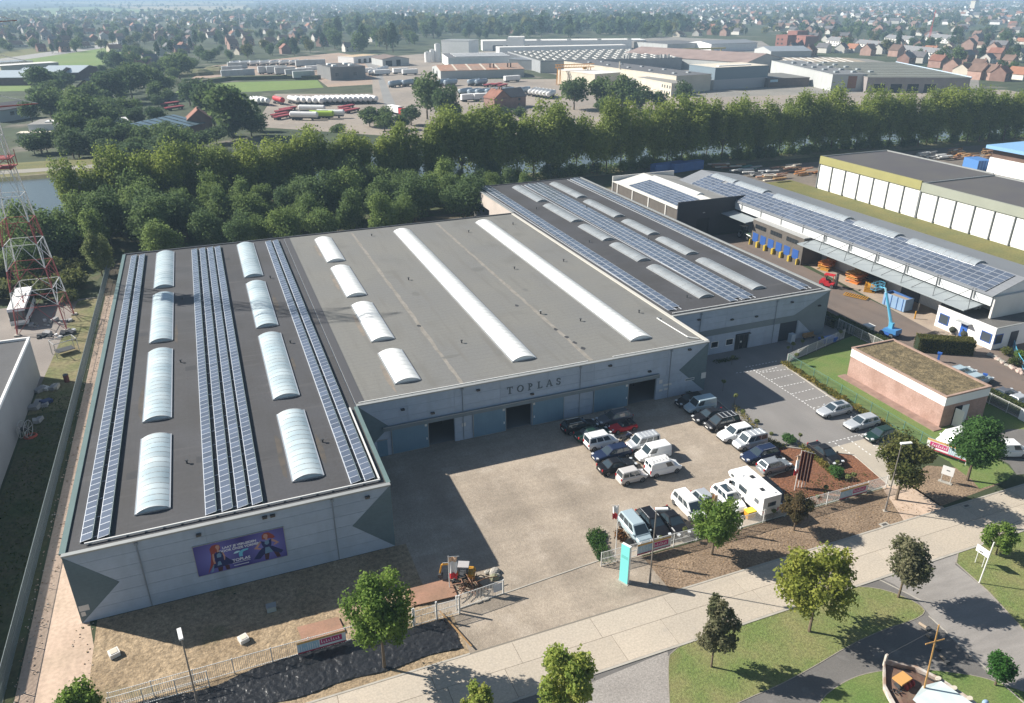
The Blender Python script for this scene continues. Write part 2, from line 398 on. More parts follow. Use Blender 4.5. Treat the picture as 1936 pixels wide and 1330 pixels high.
sheet('dry_strip', [(127.5,60),(159.6,60),(159.6,180),(134,180),(127.5,163)], .004, drygrass)
sheet('far_yard', [(92,164),(320,150),(320,206),(92,211)], .003, mat('far_yard', (.2,.165,.13), .95, .3, .06, (.14,.12,.1), fine=.15, fsc=1))
# roadside: slabs of the concrete road
road = MB(); road.poly([(-60,39.6,.006),(140,39.6,.006),(140,45.4,.006),(-60,45.4,.006)], joint)
roado = road.build('road', kind='structure')
slab = {}
for row, (ya, yb, px) in enumerate(((39.75,42.735,4.9),(42.765,45.2,7.4))):
    x = -28 + row*1.3; i = 0
    while x < 112:
        L = px
        key = (row,)
        if key not in slab:
            b = MB(); b.box(.02,0,0,L-.02,yb-ya,.03,concrete_road); slab[key] = b.mesh('slab')
        o = link('slab', slab[key], roado, (x+rng.uniform(-.004,.004), ya, .008+rng.uniform(0,.006))); x += L
k = MB(); k.box(-60,39.5,0,140,39.72,.06,kerbm); k.box(-60,45.24,0,14,45.42,.05,kerbm); k.box(34,45.24,0,140,45.42,.05,kerbm); k.build('kerb', roado)
dk = mat('drain_iron', (.08,.075,.07), .7)
for (px, py) in ((1572,1035),(1672,993),(1827,958)):
    p = G(px,py); b = MB(); b.box(-.5,-.3,0,.5,.3,.05,kerbm); b.box(-.3,-.15,.05,.3,.15,.056,dk); tag(b.build('road_drain', loc=(p.x,p.y,.03)), {1572:'rectangular road drain by the concrete kerb left of the lamp',1672:'rectangular road drain at the kerb below the tall lamp',1827:'square manhole cover in the shade on the concrete road'}[px], 'drain')
# park on the near side of the road
sheet('paved_margin', [(8,20),(90,20),(90,39.5),(-30,39.5),(-30,20)], .003, asphalt2)
isl = chaikin(gp((1262,1262),(1268,1225),(1460,1142),(1560,1112),(1655,1108),(1738,1140),(1755,1165),(1640,1200),(1490,1290),(1390,1330),(1270,1400)),2)
sheet('grass_island', isl, .02, grass)
rl = gp((1808,1065),(1813,1036),(1850,1017),(1990,960)) + gp((2250,1050),(2250,1330)) + gp((2010,1250),(1936,1192),(1870,1120))
sheet('grass_corner', rl, .02, grass)
bl = chaikin(gp((1540,1330),(1600,1285),(1660,1268),(1740,1264),(1850,1278),(1900,1296),(2000,1330),(2000,1600),(1400,1600)),2)
sheet('grass_bottom', bl, .02, lushgrass)
sheet('gravel_bay', gp((1120,1290),(1262,1232),(1268,1262),(1275,1400),(1000,1400),(1060,1330)), .012, mat('pale_gravel', (.3,.275,.25), .95, .15, .3, fine=.15, fsc=5, extra=stretch((9,9,1), .2)))
grassl = gp((1010,1330),(1120,1290),(1060,1345),(980,1400))
sheet('grass_sliver', grassl, .016, grass)
sheet('side_road', gp((1640,1082),(1812,1040),(1806,1068),(1872,1122),(1936,1192),(2100,1400),(2000,1400),(1885,1290),(1780,1190),(1735,1136),(1690,1105)), .008, mat('side_road_asphalt', (.27,.25,.23), .9, .15, .2, fine=.06, fsc=6, extra=stretch((.3,1.5,1), .1)))
edgem = mat('edging_stone', (.3,.27,.22), .9, .2, 1)
e = MB(); edge_strip(e, isl, .07, 0, .032, edgem); edge_strip(e, rl, .1, 0, .04, edgem); edge_strip(e, bl, .07, 0, .032, edgem)
for a, b_ in (((1756,1165),(1936,1330)),((1640,1085),(1750,1140))):
    p, q = G(*a), G(*b_); edge_strip(e, [p.xy, q.xy], .12, 0, .025, kerbm, False)
e.build('path_edging', kind='structure')
sheet('lawn', gp((1765,835),(1800,838),(1850,850),(1905,880),(1917,893),(1905,908),(1852,925),(1838,908),(1800,880)), .013, lushgrass)
sheet('side_drive', gp((1848,846),(1905,812),(1990,812),(1990,893),(1922,898),(1908,878)), .011, asphalt2)
# canal and far side
cn = [(-400,214),(-40,214),(60,217),(200,214),(330,203),(520,180)]; cf = [(520,232),(330,256),(200,266),(60,269),(-40,267),(-400,267)]
sheet('canal', cn+cf, .03, water)
b = MB()
for P in (cn, cf):
    s = -1 if P is cn else 1
    for (xa,ya),(xb,yb) in zip(P,P[1:]):
        if P is cf: (xa,ya),(xb,yb) = (xb,yb),(xa,ya)
        b.add([(xa,ya,-.2),(xb,yb,-.2),(xb,yb+s*2,.9),(xa,ya+s*2,.9),(xb,yb+s*5,.9),(xa,ya+s*5,.9),(xb,yb+s*9,0),(xa,ya+s*9,0)], [(0,1,2,3),(3,2,4,5),(5,4,6,7)], bankm)
b.build('canal_bank', kind='structure')
sheet('towpath', [(-300,274),(-30,274),(-30,280),(-300,282)], .95, mat('towpath', (.3,.28,.24), .95, .2, .1))
tb = MB(); tb.add([(-300,271,.9),(-30,271,.9),(-30,290,.94),(-300,292,.94),(-300,300,0),(-30,298,0)], [(0,1,2,3),(3,2,5,4)], drygrass); tb.build('embankment', kind='structure')
sheet('woodland_floor', [(-160,152),(-24,152),(-22,172),(60,182),(130,196),(320,205),(330,194),(330,206),(60,211),(-160,209)], .006, shadegrass)
sheet('works_yard', gp((480,240),(520,178),(705,178),(700,110),(830,100),(845,150),(1050,150),(1230,170),(1320,185),(1900,170),(1990,185),(1500,250),(800,262)), .02, yardfar)
sheet('factory_yard', gp((830,104),(1262,70),(1440,78),(1482,104),(1640,112),(1850,146),(1852,172),(1320,186),(1230,172)), .016, mat('factory_yard', (.25,.23,.2), .95, .25, .03, (.2,.19,.17), fine=.12, fsc=.6))
sheet('storage_yard', gp((360,150),(400,125),(640,100),(700,110),(705,160),(620,165),(600,150)), .024, yardred)
sheet('meadow', gp((330,176),(345,165),(440,156),(600,152),(612,166),(480,174)), .03, meadow)
sheet('access_road', gp((690,120),(712,120),(765,235),(755,245),(738,240),(727,200),(715,150)), .04, mat('access_road_asphalt', (.24,.235,.225), .9, .1, .1, fine=.05, fsc=1))
for i, (nm, P, m) in enumerate((('field', gp((30,30),(180,18),(350,15),(470,14),(480,20),(270,24),(60,34)), palefield), ('field', gp((190,12),(210,6),(330,6),(465,8),(468,16),(300,19)), mat('stubble_field', (.36,.3,.19), .95, .1, .004)),
     ('field', gp((0,19),(180,13),(300,22),(140,27),(0,32)), mat('green_field', (.17,.24,.09), .95, .2, .006)), ('field', gp((50,6),(200,2),(480,2),(480,6),(200,8)), palefield),
     ('verge_field', gp((-40,122),(170,88),(240,96),(280,110),(180,125),(-40,140)), meadow), ('verge_field', gp((-40,105),(60,92),(250,75),(250,83),(100,100),(-40,118)), drygrass), ('garden', gp((105,172),(145,168),(145,178),(105,182)), meadow), ('garden', gp((-20,160),(60,160),(70,172),(-20,174)), meadow))):
    sheet(nm, P, .02+.006*i, m)
sheet('country_road', gp((-60,120),(60,103),(170,88),(250,75),(262,80),(180,94),(70,110),(-60,128)), .09, mat('country_road_asphalt', (.3,.29,.27), .9))
sheet('hillside', [(-9000,5200),(9000,4200),(9000,4600),(-9000,5600)], 1.0, mat('forest_strip', (.03,.05,.03), .95))
# ------------------------------------------------------------ the three halls of the factory
PANELS = {}
def panel_wall(T, xs, zs, y, t=.06, m=None, skip=None, name='wall_panel'):
    """concrete panels hung on a wall that faces -Y, one object each, joints left open"""
    for i in range(len(xs)-1):
        for j in range(len(zs)-1):
            if skip and skip((xs[i]+xs[i+1])/2, (zs[j]+zs[j+1])/2): continue
            wx, wz = round(xs[i+1]-xs[i],3), round(zs[j+1]-zs[j],3); key = (wx, wz, m)
            if key not in PANELS:
                b = MB(); b.box(.012,-t,.012,wx-.012,0,wz-.012,m or concwall); PANELS[key] = b.mesh(name)
            link(name, PANELS[key], T, (xs[i]-T.location.x, y-T.location.y-rng.uniform(0,.004), zs[j]-T.location.z))
def wall_lamp(T, x, y, z):
    b = MB(); b.box(-.22,-.3,-.1,.22,0,.1,darksteel); b.box(-.18,-.305,-.07,.18,-.3,.07,glassd); b.build('wall_lamp', T, (x-T.location.x, y-T.location.y, z))
PANE = {}; ribm = mat('rooflight_rib', (.72,.73,.72), .4, metal=.2)
def skylight(T, x0, x1, y0, y1, zb, rise, n, m, curb=None, name='skylight', seg=8):
    wd = x1-x0; L = y1-y0; cx = (x0+x1)/2
    R_ = (wd*wd/4+rise*rise)/(2*rise); half = math.asin(wd/2/R_)
    arc = [(R_*math.sin(-half+2*half*i/seg), R_*math.cos(-half+2*half*i/seg)-R_*math.cos(half)) for i in range(seg+1)]
    b = MB(); c = curb or alu
    b.box(-wd/2-.12,-.12,-.13,wd/2+.12,L+.12,.02,c)
    for yy in (0, L):
        pts = [(a,yy,h+.021) for a,h in arc]; b.poly(pts if yy == 0 else pts[::-1], m)
        b.extr([(a*1.01,yy-.04,h*1.02+.03) for a,h in arc]+[(a*.94,yy-.04,h*.93+.02) for a,h in arc[::-1]], (0,.08,0), alu)
    o = b.build(name, T, (cx-T.location.x, y0-T.location.y, zb))
    pl = L/n; key = (round(wd,2), round(pl,3), rise, m)
    if key not in PANE:
        b = MB(); g0, g1 = .05, pl-.05
        vs = [(a,g0,h+.03) for a,h in arc]+[(a,g1,h+.03) for a,h in arc]
        k = seg+1; b.add(vs, [(i,i+1,k+i+1,k+i) for i in range(seg)], m)
        rb = [(a*1.004,h*1.01+.035) for a,h in arc]
        for yy in (-.03, pl-.03):
            vs = [(a,yy,h) for a,h in rb]+[(a,yy+.06,h) for a,h in rb]
            b.add(vs, [(i,i+1,k+i+1,k+i) for i in range(seg)], ribm)
        me = b.mesh('rooflight_pane'); PANE[key] = me
        me.polygons.foreach_set('use_smooth', [True]*len(me.polygons))
    for i in range(n): link('rooflight_pane', PANE[key], o, (0, i*pl, 0))
    return o
def coping(T, x0, y0, x1, y1, z, m, wd=.45, h=.16):
    b = MB()
    if abs(x1-x0) > abs(y1-y0): b.box(x0,y0-wd/2,z,x1,y0+wd/2,z+h,m)
    else: b.box(x0-wd/2,y0,z,x0+wd/2,y1,z+h,m)
    return b.build('coping', T, world=True)

# --- west hall
W0, W1, WY0, WY1, HW = -16.6, 11.5, 61.3, 150.0, 7.32
T = thing('factory_hall', 'dark roofed factory hall at left whose shaded front carries the purple billboard', 'factory hall', (-2.5, 61.3, 0))
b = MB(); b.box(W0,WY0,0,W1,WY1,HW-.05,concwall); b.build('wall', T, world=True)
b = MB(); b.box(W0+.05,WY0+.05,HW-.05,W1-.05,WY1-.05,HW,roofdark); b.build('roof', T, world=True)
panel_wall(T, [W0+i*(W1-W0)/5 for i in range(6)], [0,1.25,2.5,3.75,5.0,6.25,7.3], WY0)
coping(T, W0, WY0-.02, W1, WY0-.02, HW, capm); coping(T, W0, WY1, W1, WY1, HW, darksteel); coping(T, W0+.05, WY0+.22, W0+.05, WY1-.24, HW-.003, capgreen, .5); coping(T, W1-.1, WY0+.22, W1-.1, 77.6, HW-.003, capgreen, .4)
for pts in ([(W0+.01,7.3),(-12.9,3.5),(W0+.01,0)], [(W1-.01,7.3),(7.5,3.6),(W1-.01,0)]):
    b = MB(); b.extr([(x,WY0-.075,z_) for x,z_ in (pts if pts[0][0] < 0 else pts[::-1])], (0,.006,0), chevm); b.build('painted_triangle', T, world=True)
b = MB(); b.box(-14.9,62.15,HW+.12,10.75,62.28,HW+.25,tray)
for i in range(18): b.box(-14.6+i*1.48,62.1,HW,-14.5+i*1.48,62.35,HW+.12,darksteel)
b.build('cable_tray', T, world=True)
b = MB(); b.box(10.6,62.3,HW+.12,10.75,77.4,HW+.3,tray); b.build('cable_tray', T, world=True)
for x in (-5.9,-.2,.5,9.2): wall_lamp(T, x, WY0-.05, 6.6 if x in (-5.9,9.2) else 6.9)
b = MB(); b.box(-16.5,WY0-.09,1.3,-15.7,WY0-.07,1.9,offwhite); b.box(-16.45,WY0-.09,.75,-16.1,WY0-.07,1.2,offwhite); b.build('wall_plate', T, world=True)
for yy in ((65.2,79.0,14),(83.0,102.4,19),(105.7,125.1,19),(128.6,148.1,19)):
    skylight(T, -11.0, -8.2, yy[0], yy[1], HW+.13, .42, yy[2], polyclear)
    skylight(T, 2.9, 5.75, yy[0], yy[1], HW+.13, .42, yy[2], polyclear)
# solar rows: one thing per row, one object per panel
def pv_panel(wx, wy, f=.04):
    b = MB(); b.box(-wx/2,-wy/2,-.04,wx/2,wy/2,0,pvframe)
    b.quad((-wx/2+f,-wy/2+f,.004),(wx/2-f,-wy/2+f,.004),(wx/2-f,wy/2-f,.004),(-wx/2+f,wy/2-f,.004), pv); return b.mesh('solar_panel')
PVM = pv_panel(.97, .98)
ordn = ['first','second','third','fourth','fifth','sixth','seventh','eighth']
wh = ['leftmost solar panel row, beside the left edge of the dark roof', 'solar panel row just right of the leftmost one, left of the first skylight line', 'first of the four close solar rows between the two skylight lines', 'second from left of the four close solar rows on the dark roof', 'third from left of the four close solar rows on the dark roof', 'rightmost of the four close solar rows between the two skylight lines',
      'left one of the paired solar rows beside the grey roof', 'right one of the paired solar rows, nearest to the grey roof']
for i, x in enumerate((-15.3,-13.95,-5.15,-3.75,-2.4,-1.1,8.0,9.35)):
    S = thing('solar_panel_row', wh[i], 'solar panels', (x+.5, 62.6, HW), 0, 'solar panel rows on the dark left hall')
    b = MB(); b.box(.42,0,.0,.5,85.6,.34,mat('panel_backsheet', (.06,.1,.1), .5)); b.box(-.5,0,0,-.44,85.6,.13,pvframe)
    for k in range(29): b.box(.3,.5+k*3,.02,1.3 if i not in (1,5,7) else .5,.56+k*3,.07,alu)
    b.build('mounting_rail', S)
    for k in range(86):
        o = link('solar_panel', PVM, S, (0, k*.996+.5, .25)); o.rotation_euler = (0, R(-11), 0)

# --- centre hall
CX0, CX1, CY0 = 11.54, 59.3, 77.9
T = thing('factory_hall', 'grey roofed factory hall in the middle, with the raised lettering over blue sliding doors', 'factory hall', (35.4, 77.9, 0)); TC = T
H = 3.42
b = MB(); y0, y1 = CY0, CY0+.28
for xa, xb in ((CX0,19.8),(23.1,29.8),(33.3,47.2),(51.5,CX1)): b.box(xa,y0,0,xb,y1,H,concwall)
b.box(CX0,y0,H,CX1,y1,HW-.05,concwall); b.box(CX0,y1,0,CX0+.2,WY1,HW-.05,concwall); b.box(CX1-.25,y1,0,CX1,WY1,HW-.05,concwall); b.box(CX0+.2,WY1-.3,0,CX1-.25,WY1,HW-.05,concwall)
b.build('wall', T, world=True)
b = MB(); b.box(CX0+.01,CY0+.05,HW-.05,CX1-.02,WY1-.05,HW,roofgrey); b.build('roof', T, world=True)
b = MB(); b.box(CX0+.3,y1,.01,CX1-.3,WY1-.4,.04,mat('hall_floor', (.2,.2,.2), .7)); b.build('floor', T, world=True)
xs = [CX0+.02,17.4,23.2,29.1,35.5,42.0,47.2,53.0,CX1-.02]
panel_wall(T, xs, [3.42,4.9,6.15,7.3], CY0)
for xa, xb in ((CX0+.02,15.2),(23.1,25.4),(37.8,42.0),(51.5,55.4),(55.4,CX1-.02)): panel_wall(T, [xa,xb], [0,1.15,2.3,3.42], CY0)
coping(T, CX0+.02, CY0-.02, CX1, CY0-.02, HW, capm); coping(T, CX0+.02, WY1, CX1, WY1, HW, darksteel); coping(T, CX1-.1, CY0+.22, CX1-.1, WY1-.24, HW-.003, mat('pale_coping',(.5,.48,.43),.7), .5)
b = MB()
for xa, xb in ((11.9,41.3),(44.9,58.8)):
    b.box(xa,CY0+.42,HW+.1,xb,CY0+.53,HW+.2,tray)
    for k in range(int((xb-xa)/1.5)): b.box(xa+.3+k*1.5,CY0+.4,HW,xa+.38+k*1.5,CY0+.57,HW+.1,darksteel)
b.build('cable_tray', T, world=True)
b = MB(); b.path([(57.6,87.5,HW+.1),(56.9,87.3,HW+.25),(56.9,86.2,HW+.25),(57.3,80,HW+.2),(58.4,79,HW+.2)], .08, tray); b.build('cable_pipe', T, world=True)
for xa, xb in ((15.2,19.8),(25.4,29.8),(33.3,37.8),(42.0,47.2)):
    b = MB(); b.box(xa+.02,CY0-.2,.06,xb-.02,CY0-.1,3.44,doorblue)
    b.box(xa+.02,CY0-.22,.06,xa+.1,CY0-.2,3.44,capm); b.box(xb-.1,CY0-.22,.06,xb-.02,CY0-.2,3.44,capm); b.box(xa+.02,CY0-.22,.06,xb-.02,CY0-.2,.14,capm)
    d = b.build('sliding_door', T, world=True)
    hx = xb-.3 if xa != 33.3 else xa+.3
    q = MB(); q.box(hx-.05,CY0-.27,1.2,hx+.05,CY0-.22,1.5,white); q.box(hx-.18,CY0-.24,3.05,hx+.1,CY0-.222,3.35,offwhite); q.build('handle', d, (-T.location.x,-T.location.y,0))
b = MB(); b.box(14.3,CY0-.42,3.5,51.7,CY0-.065,4.02,bandm); b.box(14.3,CY0-.48,3.98,51.7,CY0-.42,4.06,capm); b.build('door_track', T, world=True)
b = MB(); b.box(13.5,CY0-.1,0,14.7,CY0-.062,2.2,doorblue); b.box(13.42,CY0-.12,2.2,14.78,CY0-.062,2.28,capm); b.build('side_door', T, world=True)
for pts in ([(CX1-.01,7.3),(54.9,3.9),(CX1-.01,0)], [(11.6,7.3),(15.1,3.9),(11.6,.6)]):
    b = MB(); b.extr([(x,CY0-.075,z_) for x,z_ in (pts[::-1] if pts[0][0] > 50 else pts)], (0,.006,0), chevm); b.build('painted_triangle', T, world=True)
for x, z_ in ((16.8,5.9),(26.2,6.6),(44.2,6.6),(56.2,6.8),(20.4,4.65),(33.3,4.65),(50.2,4.65)): wall_lamp(T, x, CY0-.06, z_)
for x, z_, w_, h_ in ((24.0,1.9,.5,.5),(51.9,2.4,.5,.55),(52.6,1.9,1.3,.28),(52.0,1.2,.5,.3),(52.8,1.25,.55,.3),(58.6,1.9,.75,.9)):
    b = MB(); b.box(x,CY0-.1,z_,x+w_,CY0-.078,z_+h_,offwhite); b.build('wall_sign', T, world=True)
b = MB(); b.box(56.0,CY0-.1,2.0,57.5,CY0-.078,2.36,offwhite); b.box(56.08,CY0-.106,2.07,57.42,CY0-.1,2.29,mat('sign_dark',(.14,.19,.23),.7)); b.build('wall_sign', T, world=True)
# raised serif letters T O P L A S
lm = mat('letter_grey', (.10,.13,.15), .6)
def glyph(ch, m):
    b = MB(); y = (-.05, 0); h = .95
    def bx(x0,z0,x1,z1): b.box(x0,-.06,z0,x1,0,z1,m)
    def arc(cx, cz, rx, rz, a0, a1, w0, w1, n=14):
        pts = []
        for i in range(n+1):
            a = R(a0+(a1-a0)*i/n); t = abs(math.cos(a))*w1+abs(math.sin(a))*w0
            pts.append(((cx+rx*math.cos(a), cz+rz*math.sin(a)), (cx+(rx-t)*math.cos(a), cz+(rz-t)*math.sin(a))))
        for (p,q),(r_,s_) in zip(pts,pts[1:]): b.extr([(p[0],-.06,p[1]),(q[0],-.06,q[1]),(s_[0],-.06,s_[1]),(r_[0],-.06,r_[1])], (0,.06,0), m)
    if ch == 'T': bx(-.38,h-.1,.38,h); bx(-.38,h-.26,-.3,h-.1); bx(.3,h-.26,.38,h-.1); bx(-.09,.07,.09,h-.1); bx(-.2,0,.2,.07)
    if ch == 'O': arc(0,h/2,.46,h/2,0,360,.07,.17,28)
    if ch == 'P': bx(-.24,.07,-.07,h); bx(-.34,0,.03,.07); bx(-.34,h-.06,-.24,h); arc(-.07,h*.72,.36,h*.28,-90,90,.07,.15); 
    if ch == 'L': bx(-.24,.07,-.07,h-.06); bx(-.34,h-.06,.03,h); bx(-.34,0,.32,.08); bx(.25,.08,.32,.26)
    if ch == 'A':
        b.extr([(-.4,-.06,.06),(-.32,-.06,.06),(.03,-.06,h),(-.05,-.06,h)], (0,.06,0), m); b.extr([(.2,-.06,.06),(.38,-.06,.06),(.06,-.06,h),(-.06,-.06,h)], (0,.06,0), m)
        bx(-.22,.3,.22,.37); bx(-.46,0,-.24,.06); bx(.12,0,.48,.06)
    if ch == 'S': arc(0,h*.73,.28,h*.27,20,270,.09,.13); arc(0,h*.265,.3,h*.275,90,-160,.09,.14); bx(.2,h*.68,.27,h*.92); bx(-.3,.05,-.24,h*.3)
    return b
for ch, x in zip('TOPLAS', (30.35,31.75,33.1,34.4,35.7,36.95)):
    glyph(ch, lm).build('letter', T, (x-T.location.x, -.062, 5.2))
for yy in ((81.6,90.8,7),(94.9,109.2,11),(113.1,127.9,11),(131.5,146.2,11)): skylight(T, 17.0, 20.0, yy[0], yy[1], HW+.12, .42, yy[2], polycarb)
skylight(T, 32.4, 35.5, 82.0, 146.0, HW+.12, .45, 48, polycarb); skylight(T, 49.6, 52.7, 82.0, 146.0, HW+.12, .45, 48, polycarb)
for xm, sd_ in ((24.5,3),(42.0,9)):
    b = MB(); rr = random.Random(sd_); yy = CY0+.8; pl = []; pr = []
    while yy < 149:
        wv = .18+rr.random()*.14; o_ = rr.uniform(-.07,.07); pl.append((xm+o_-wv,yy,HW+.006)); pr.append((xm+o_+wv,yy,HW+.006)); yy += rr.uniform(.7,2.0)
    for i in range(len(pl)-1): b.quad(pl[i],pr[i],pr[i+1],pl[i+1],seamm)
    b.build('roof_seam', T, world=True)
b = MB(); b.box(11.6,78.6,HW+.002,12.6,149.6,HW+.03,mat('roof_flashing_dark',(.07,.07,.075),.8)); b.build('roof_flashing', T, world=True)
p = G(1022,593,7.4); b = MB(); b.tube((0,0,0),(0,0,.5),.12,darksteel,8); b.tube((0,0,.5),(0,0,.58),.22,capm,8); b.build('roof_vent', T, (p.x-T.location.x,p.y-T.location.y,HW))
# dim things inside the open doors
for x, lab in ((21.4,'dark shelf of moulds inside the leftmost open doorway'),(49.4,'dark machine frame inside the rightmost open doorway')):
    S = thing('storage_rack', lab, 'rack', (x, 82.5, .04))
    for k in range(4): b = MB(); b.box(-1.4,0,.5+k*.8,1.4,.9,.56+k*.8,darksteel); b.build('shelf', S)
    b = MB(); [b.box(a-.05,c,0,a+.05,c+.08,3.2,darksteel) for a in (-1.4,1.4) for c in (0,.8)]; b.build('upright', S)
    for k in range(9): b = MB(); b.box(-.2,-.2,0,.2,.2,.35,rng.choice([mat('carton',(.4,.3,.2),.9),steel,rust_plate,offwhite])); b.build('carton', S, (rng.uniform(-1.1,1.1),.45,.56+.8*(k%4)))

# --- east hall
EX0, EX1, EY0, EY1, HE = 59.42, 88.4, 87.2, 176.0, 7.42
T = thing('factory_hall', 'dark roofed factory hall at right with ten grey rooflights and small entrance', 'factory hall', (74, 87.2, 0)); TE = T
b = MB()
b.box(EX0,EY0,0,66.8,EY0+.3,HE-.05,concwall); b.box(66.8,EY0,0,71.2,EY0+.3,1.0,concwall); b.box(68.2,EY0,1.0,69.5,EY0+.3,2.1,concwall); b.box(70.9,EY0,1.0,71.2,EY0+.3,2.1,concwall); b.box(66.8,EY0,2.1,71.2,EY0+.3,HE-.05,concwall)
b.box(71.2,EY0,2.6,73.7,EY0+.3,HE-.05,concwall); b.box(73.7,EY0,0,79.5,EY0+.3,HE-.05,concwall); b.box(79.5,EY0,3.2,82.9,EY0+.3,HE-.05,concwall); b.box(82.9,EY0,0,EX1,EY0+.3,HE-.05,concwall)
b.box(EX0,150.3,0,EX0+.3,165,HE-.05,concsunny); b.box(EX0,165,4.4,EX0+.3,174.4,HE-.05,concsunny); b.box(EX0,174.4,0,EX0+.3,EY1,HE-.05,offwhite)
b.box(EX0,EY0+.3,0,EX0+.3,150.3,HE-.05,concwall); b.box(EX1-.3,EY0+.3,0,EX1,EY1,HE-.05,concwall); b.box(EX0+.3,EY1-.3,0,EX1-.3,EY1,HE-.05,concwall)
b.build('wall', T, world=True)
b = MB(); b.box(EX0+.02,EY0+.05,HE-.05,EX1-.05,EY1-.05,HE,roofdark); b.build('roof', T, world=True)
xs = [EX0+.02,64.2,69.0,73.8,78.6,83.4,EX1-.02]
panel_wall(T, xs, [4.2,5.25,6.3,7.4], EY0); panel_wall(T, [EX0+.02,63,66.7], [0,1.05,2.1,3.2], EY0); panel_wall(T, [73.8,76.6,79.4], [0,1.05,2.1,3.2], EY0); panel_wall(T, [83.0,85.7,EX1-.02], [0,1.05,2.1,3.2], EY0); panel_wall(T, [66.7,71.1], [2.2,3.2], EY0); panel_wall(T, [66.75,71.1], [0,.95], EY0)
b = MB(); b.extr([(EX0+.02,EY0-.08,3.2),(83.0,EY0-.08,3.2),(86.6,EY0-.08,0),(EX1-.01,EY0-.08,0),(EX1-.01,EY0-.08,7.4),(81.9,EY0-.08,4.2),(EX0+.02,EY0-.08,4.2)], (0,.07,0), bandm); b.build('painted_band', T, world=True)
coping(T, EX0, EY0-.02, EX1, EY0-.02, HE, capm); coping(T, EX0, EY1, EX1, EY1, HE, darksteel); coping(T, EX1-.1, EY0+.22, EX1-.1, EY1-.24, HE-.003, capm, .45); coping(T, EX0+.1, 150, EX0+.1, EY1-.24, HE-.003, capm, .4)
b = MB(); b.box(60,88.0,HE+.1,87.3,88.12,HE+.19,tray); [b.box(60.5+k*1.5,87.98,HE,60.6+k*1.5,88.17,HE+.1,darksteel) for k in range(18)]; b.build('cable_tray', T, world=True)
for x0, x1 in ((66.8,68.2),(69.5,70.9)):
    b = MB(); b.box(x0,EY0+.1,1.0,x1,EY0+.14,2.1,glassd); f = b.build('window', T, world=True)
    b = MB(); [b.box(*q, white) for q in ((x0,EY0-.02,1.0,x0+.08,EY0+.1,2.1),(x1-.08,EY0-.02,1.0,x1,EY0+.1,2.1),(x0+.08,EY0-.02,1.0,x1-.08,EY0+.1,1.08),(x0+.08,EY0-.02,2.02,x1-.08,EY0+.1,2.1))]; b.build('window_frame', f, (-T.location.x,-T.location.y,0))
b = MB(); b.box(71.25,EY0+.06,0,73.65,EY0+.1,2.55,glassd); [b.box(71.25+k*.8-.04,EY0+.02,0,71.25+k*.8+.04,EY0+.06,2.55,darksteel) for k in range(4)]; b.box(72.2,EY0+.0,1.1,72.5,EY0+.02,1.4,offwhite); b.box(71.2,EY0-.5,2.6,73.7,EY0-.09,2.7,darksteel); b.build('entrance_door', T, world=True)
b = MB(); b.box(79.5,EY0+.1,.0,82.9,EY0+.16,3.2,doordark); b.build('roller_door', T, world=True)
for x, z_ in ((64,6.3),(70,5.4),(74.5,5.2),(81,6.6),(86.6,5.2)): wall_lamp(T, x, EY0-.07, z_)
for i, (xa, xb) in enumerate(((67.3,69.8),(77.2,79.7))):
    for (ya, yb, n) in ((92,107.6,9),(111.2,121.4,6),(124.6,135,6),(138.7,153,9),(156.8,172.1,9)): skylight(T, xa+(ya-92)*.012, xb+(ya-92)*.012, ya, yb, HE+.1, .36, n, polygrey, seg=7)
PVE = pv_panel(1.16, 1.6, .075)
for lab, x0, nc, ya, n in (('two panel wide solar array along the left edge of the right hall roof', 60.6, 2, 89.2, 51), ('four panel wide solar array between the rooflight lines of the right hall', 71.3, 4, 88.9, 50), ('two panel wide solar array along the right edge of the right hall roof', 84.6, 2, 89.0, 51)):
    S = thing('solar_array', lab, 'solar panels', (x0, ya, HE), 0, 'solar arrays on the right hall')
    b = MB()
    for c in range(nc): b.box(c*1.25-.45,.0,0,c*1.25-.38,n*1.69,.1,pvframe); b.box(c*1.25+.38,0,0,c*1.25+.45,n*1.69,.1,pvframe)
    b.build('mounting_rail', S)
    for c in range(nc):
        for k in range(n): link('solar_panel', PVE, S, (c*1.25+.012*k*1.69, k*1.69+.85+(.8 if c%2 else 0), .16))
# --- billboard on the west hall
T = thing('billboard', 'purple advertising billboard with two red haired women on the shaded front wall', 'billboard', (-2.7, 61.2, 2.05))
bw, bh = 7.85, 3.3
def purple(n, l, pos, cur, mixc, tex, ramp):
    tc = n.new('ShaderNodeTexCoord'); mp = n.new('ShaderNodeMapping'); l.new(tc.outputs['Object'], mp.inputs[0])
    f = None
    for cx in (-2.1, 2.4):
        d = n.new('ShaderNodeVectorMath'); d.operation = 'DISTANCE'; d.inputs[1].default_value = (cx,0,1.6); l.new(mp.outputs[0], d.inputs[0])
        r = ramp(d.outputs['Value'], 2.6, .2); cur = mixc(r, cur, (.19,.18,.5,1))
    return cur
bp = mat('billboard_print', (.045,.035,.19), .6, extra=purple)
b = MB(); b.box(-bw/2,-.05,0,bw/2,.02,bh,bp); b.build('print_sheet', T)
b = MB(); [b.box(*q, capm) for q in ((-bw/2-.05,-.06,-.05,bw/2+.05,.05,0),(-bw/2-.05,-.06,bh,bw/2+.05,.05,bh+.05),(-bw/2-.05,-.06,0,-bw/2,.05,bh),(bw/2,-.06,0,bw/2+.05,.05,bh))]; b.build('frame', T)
tx = mat('print_white', (.75,.75,.78), .7)
def put(txt, size, x, z_, m=tx, sx=1.0, bold=.012): 
    o = link('lettering', text_mesh(txt, size, m, sx=sx, bold=bold), T, (x, -.056, z_)); o.rotation_euler = (R(90),0,0)
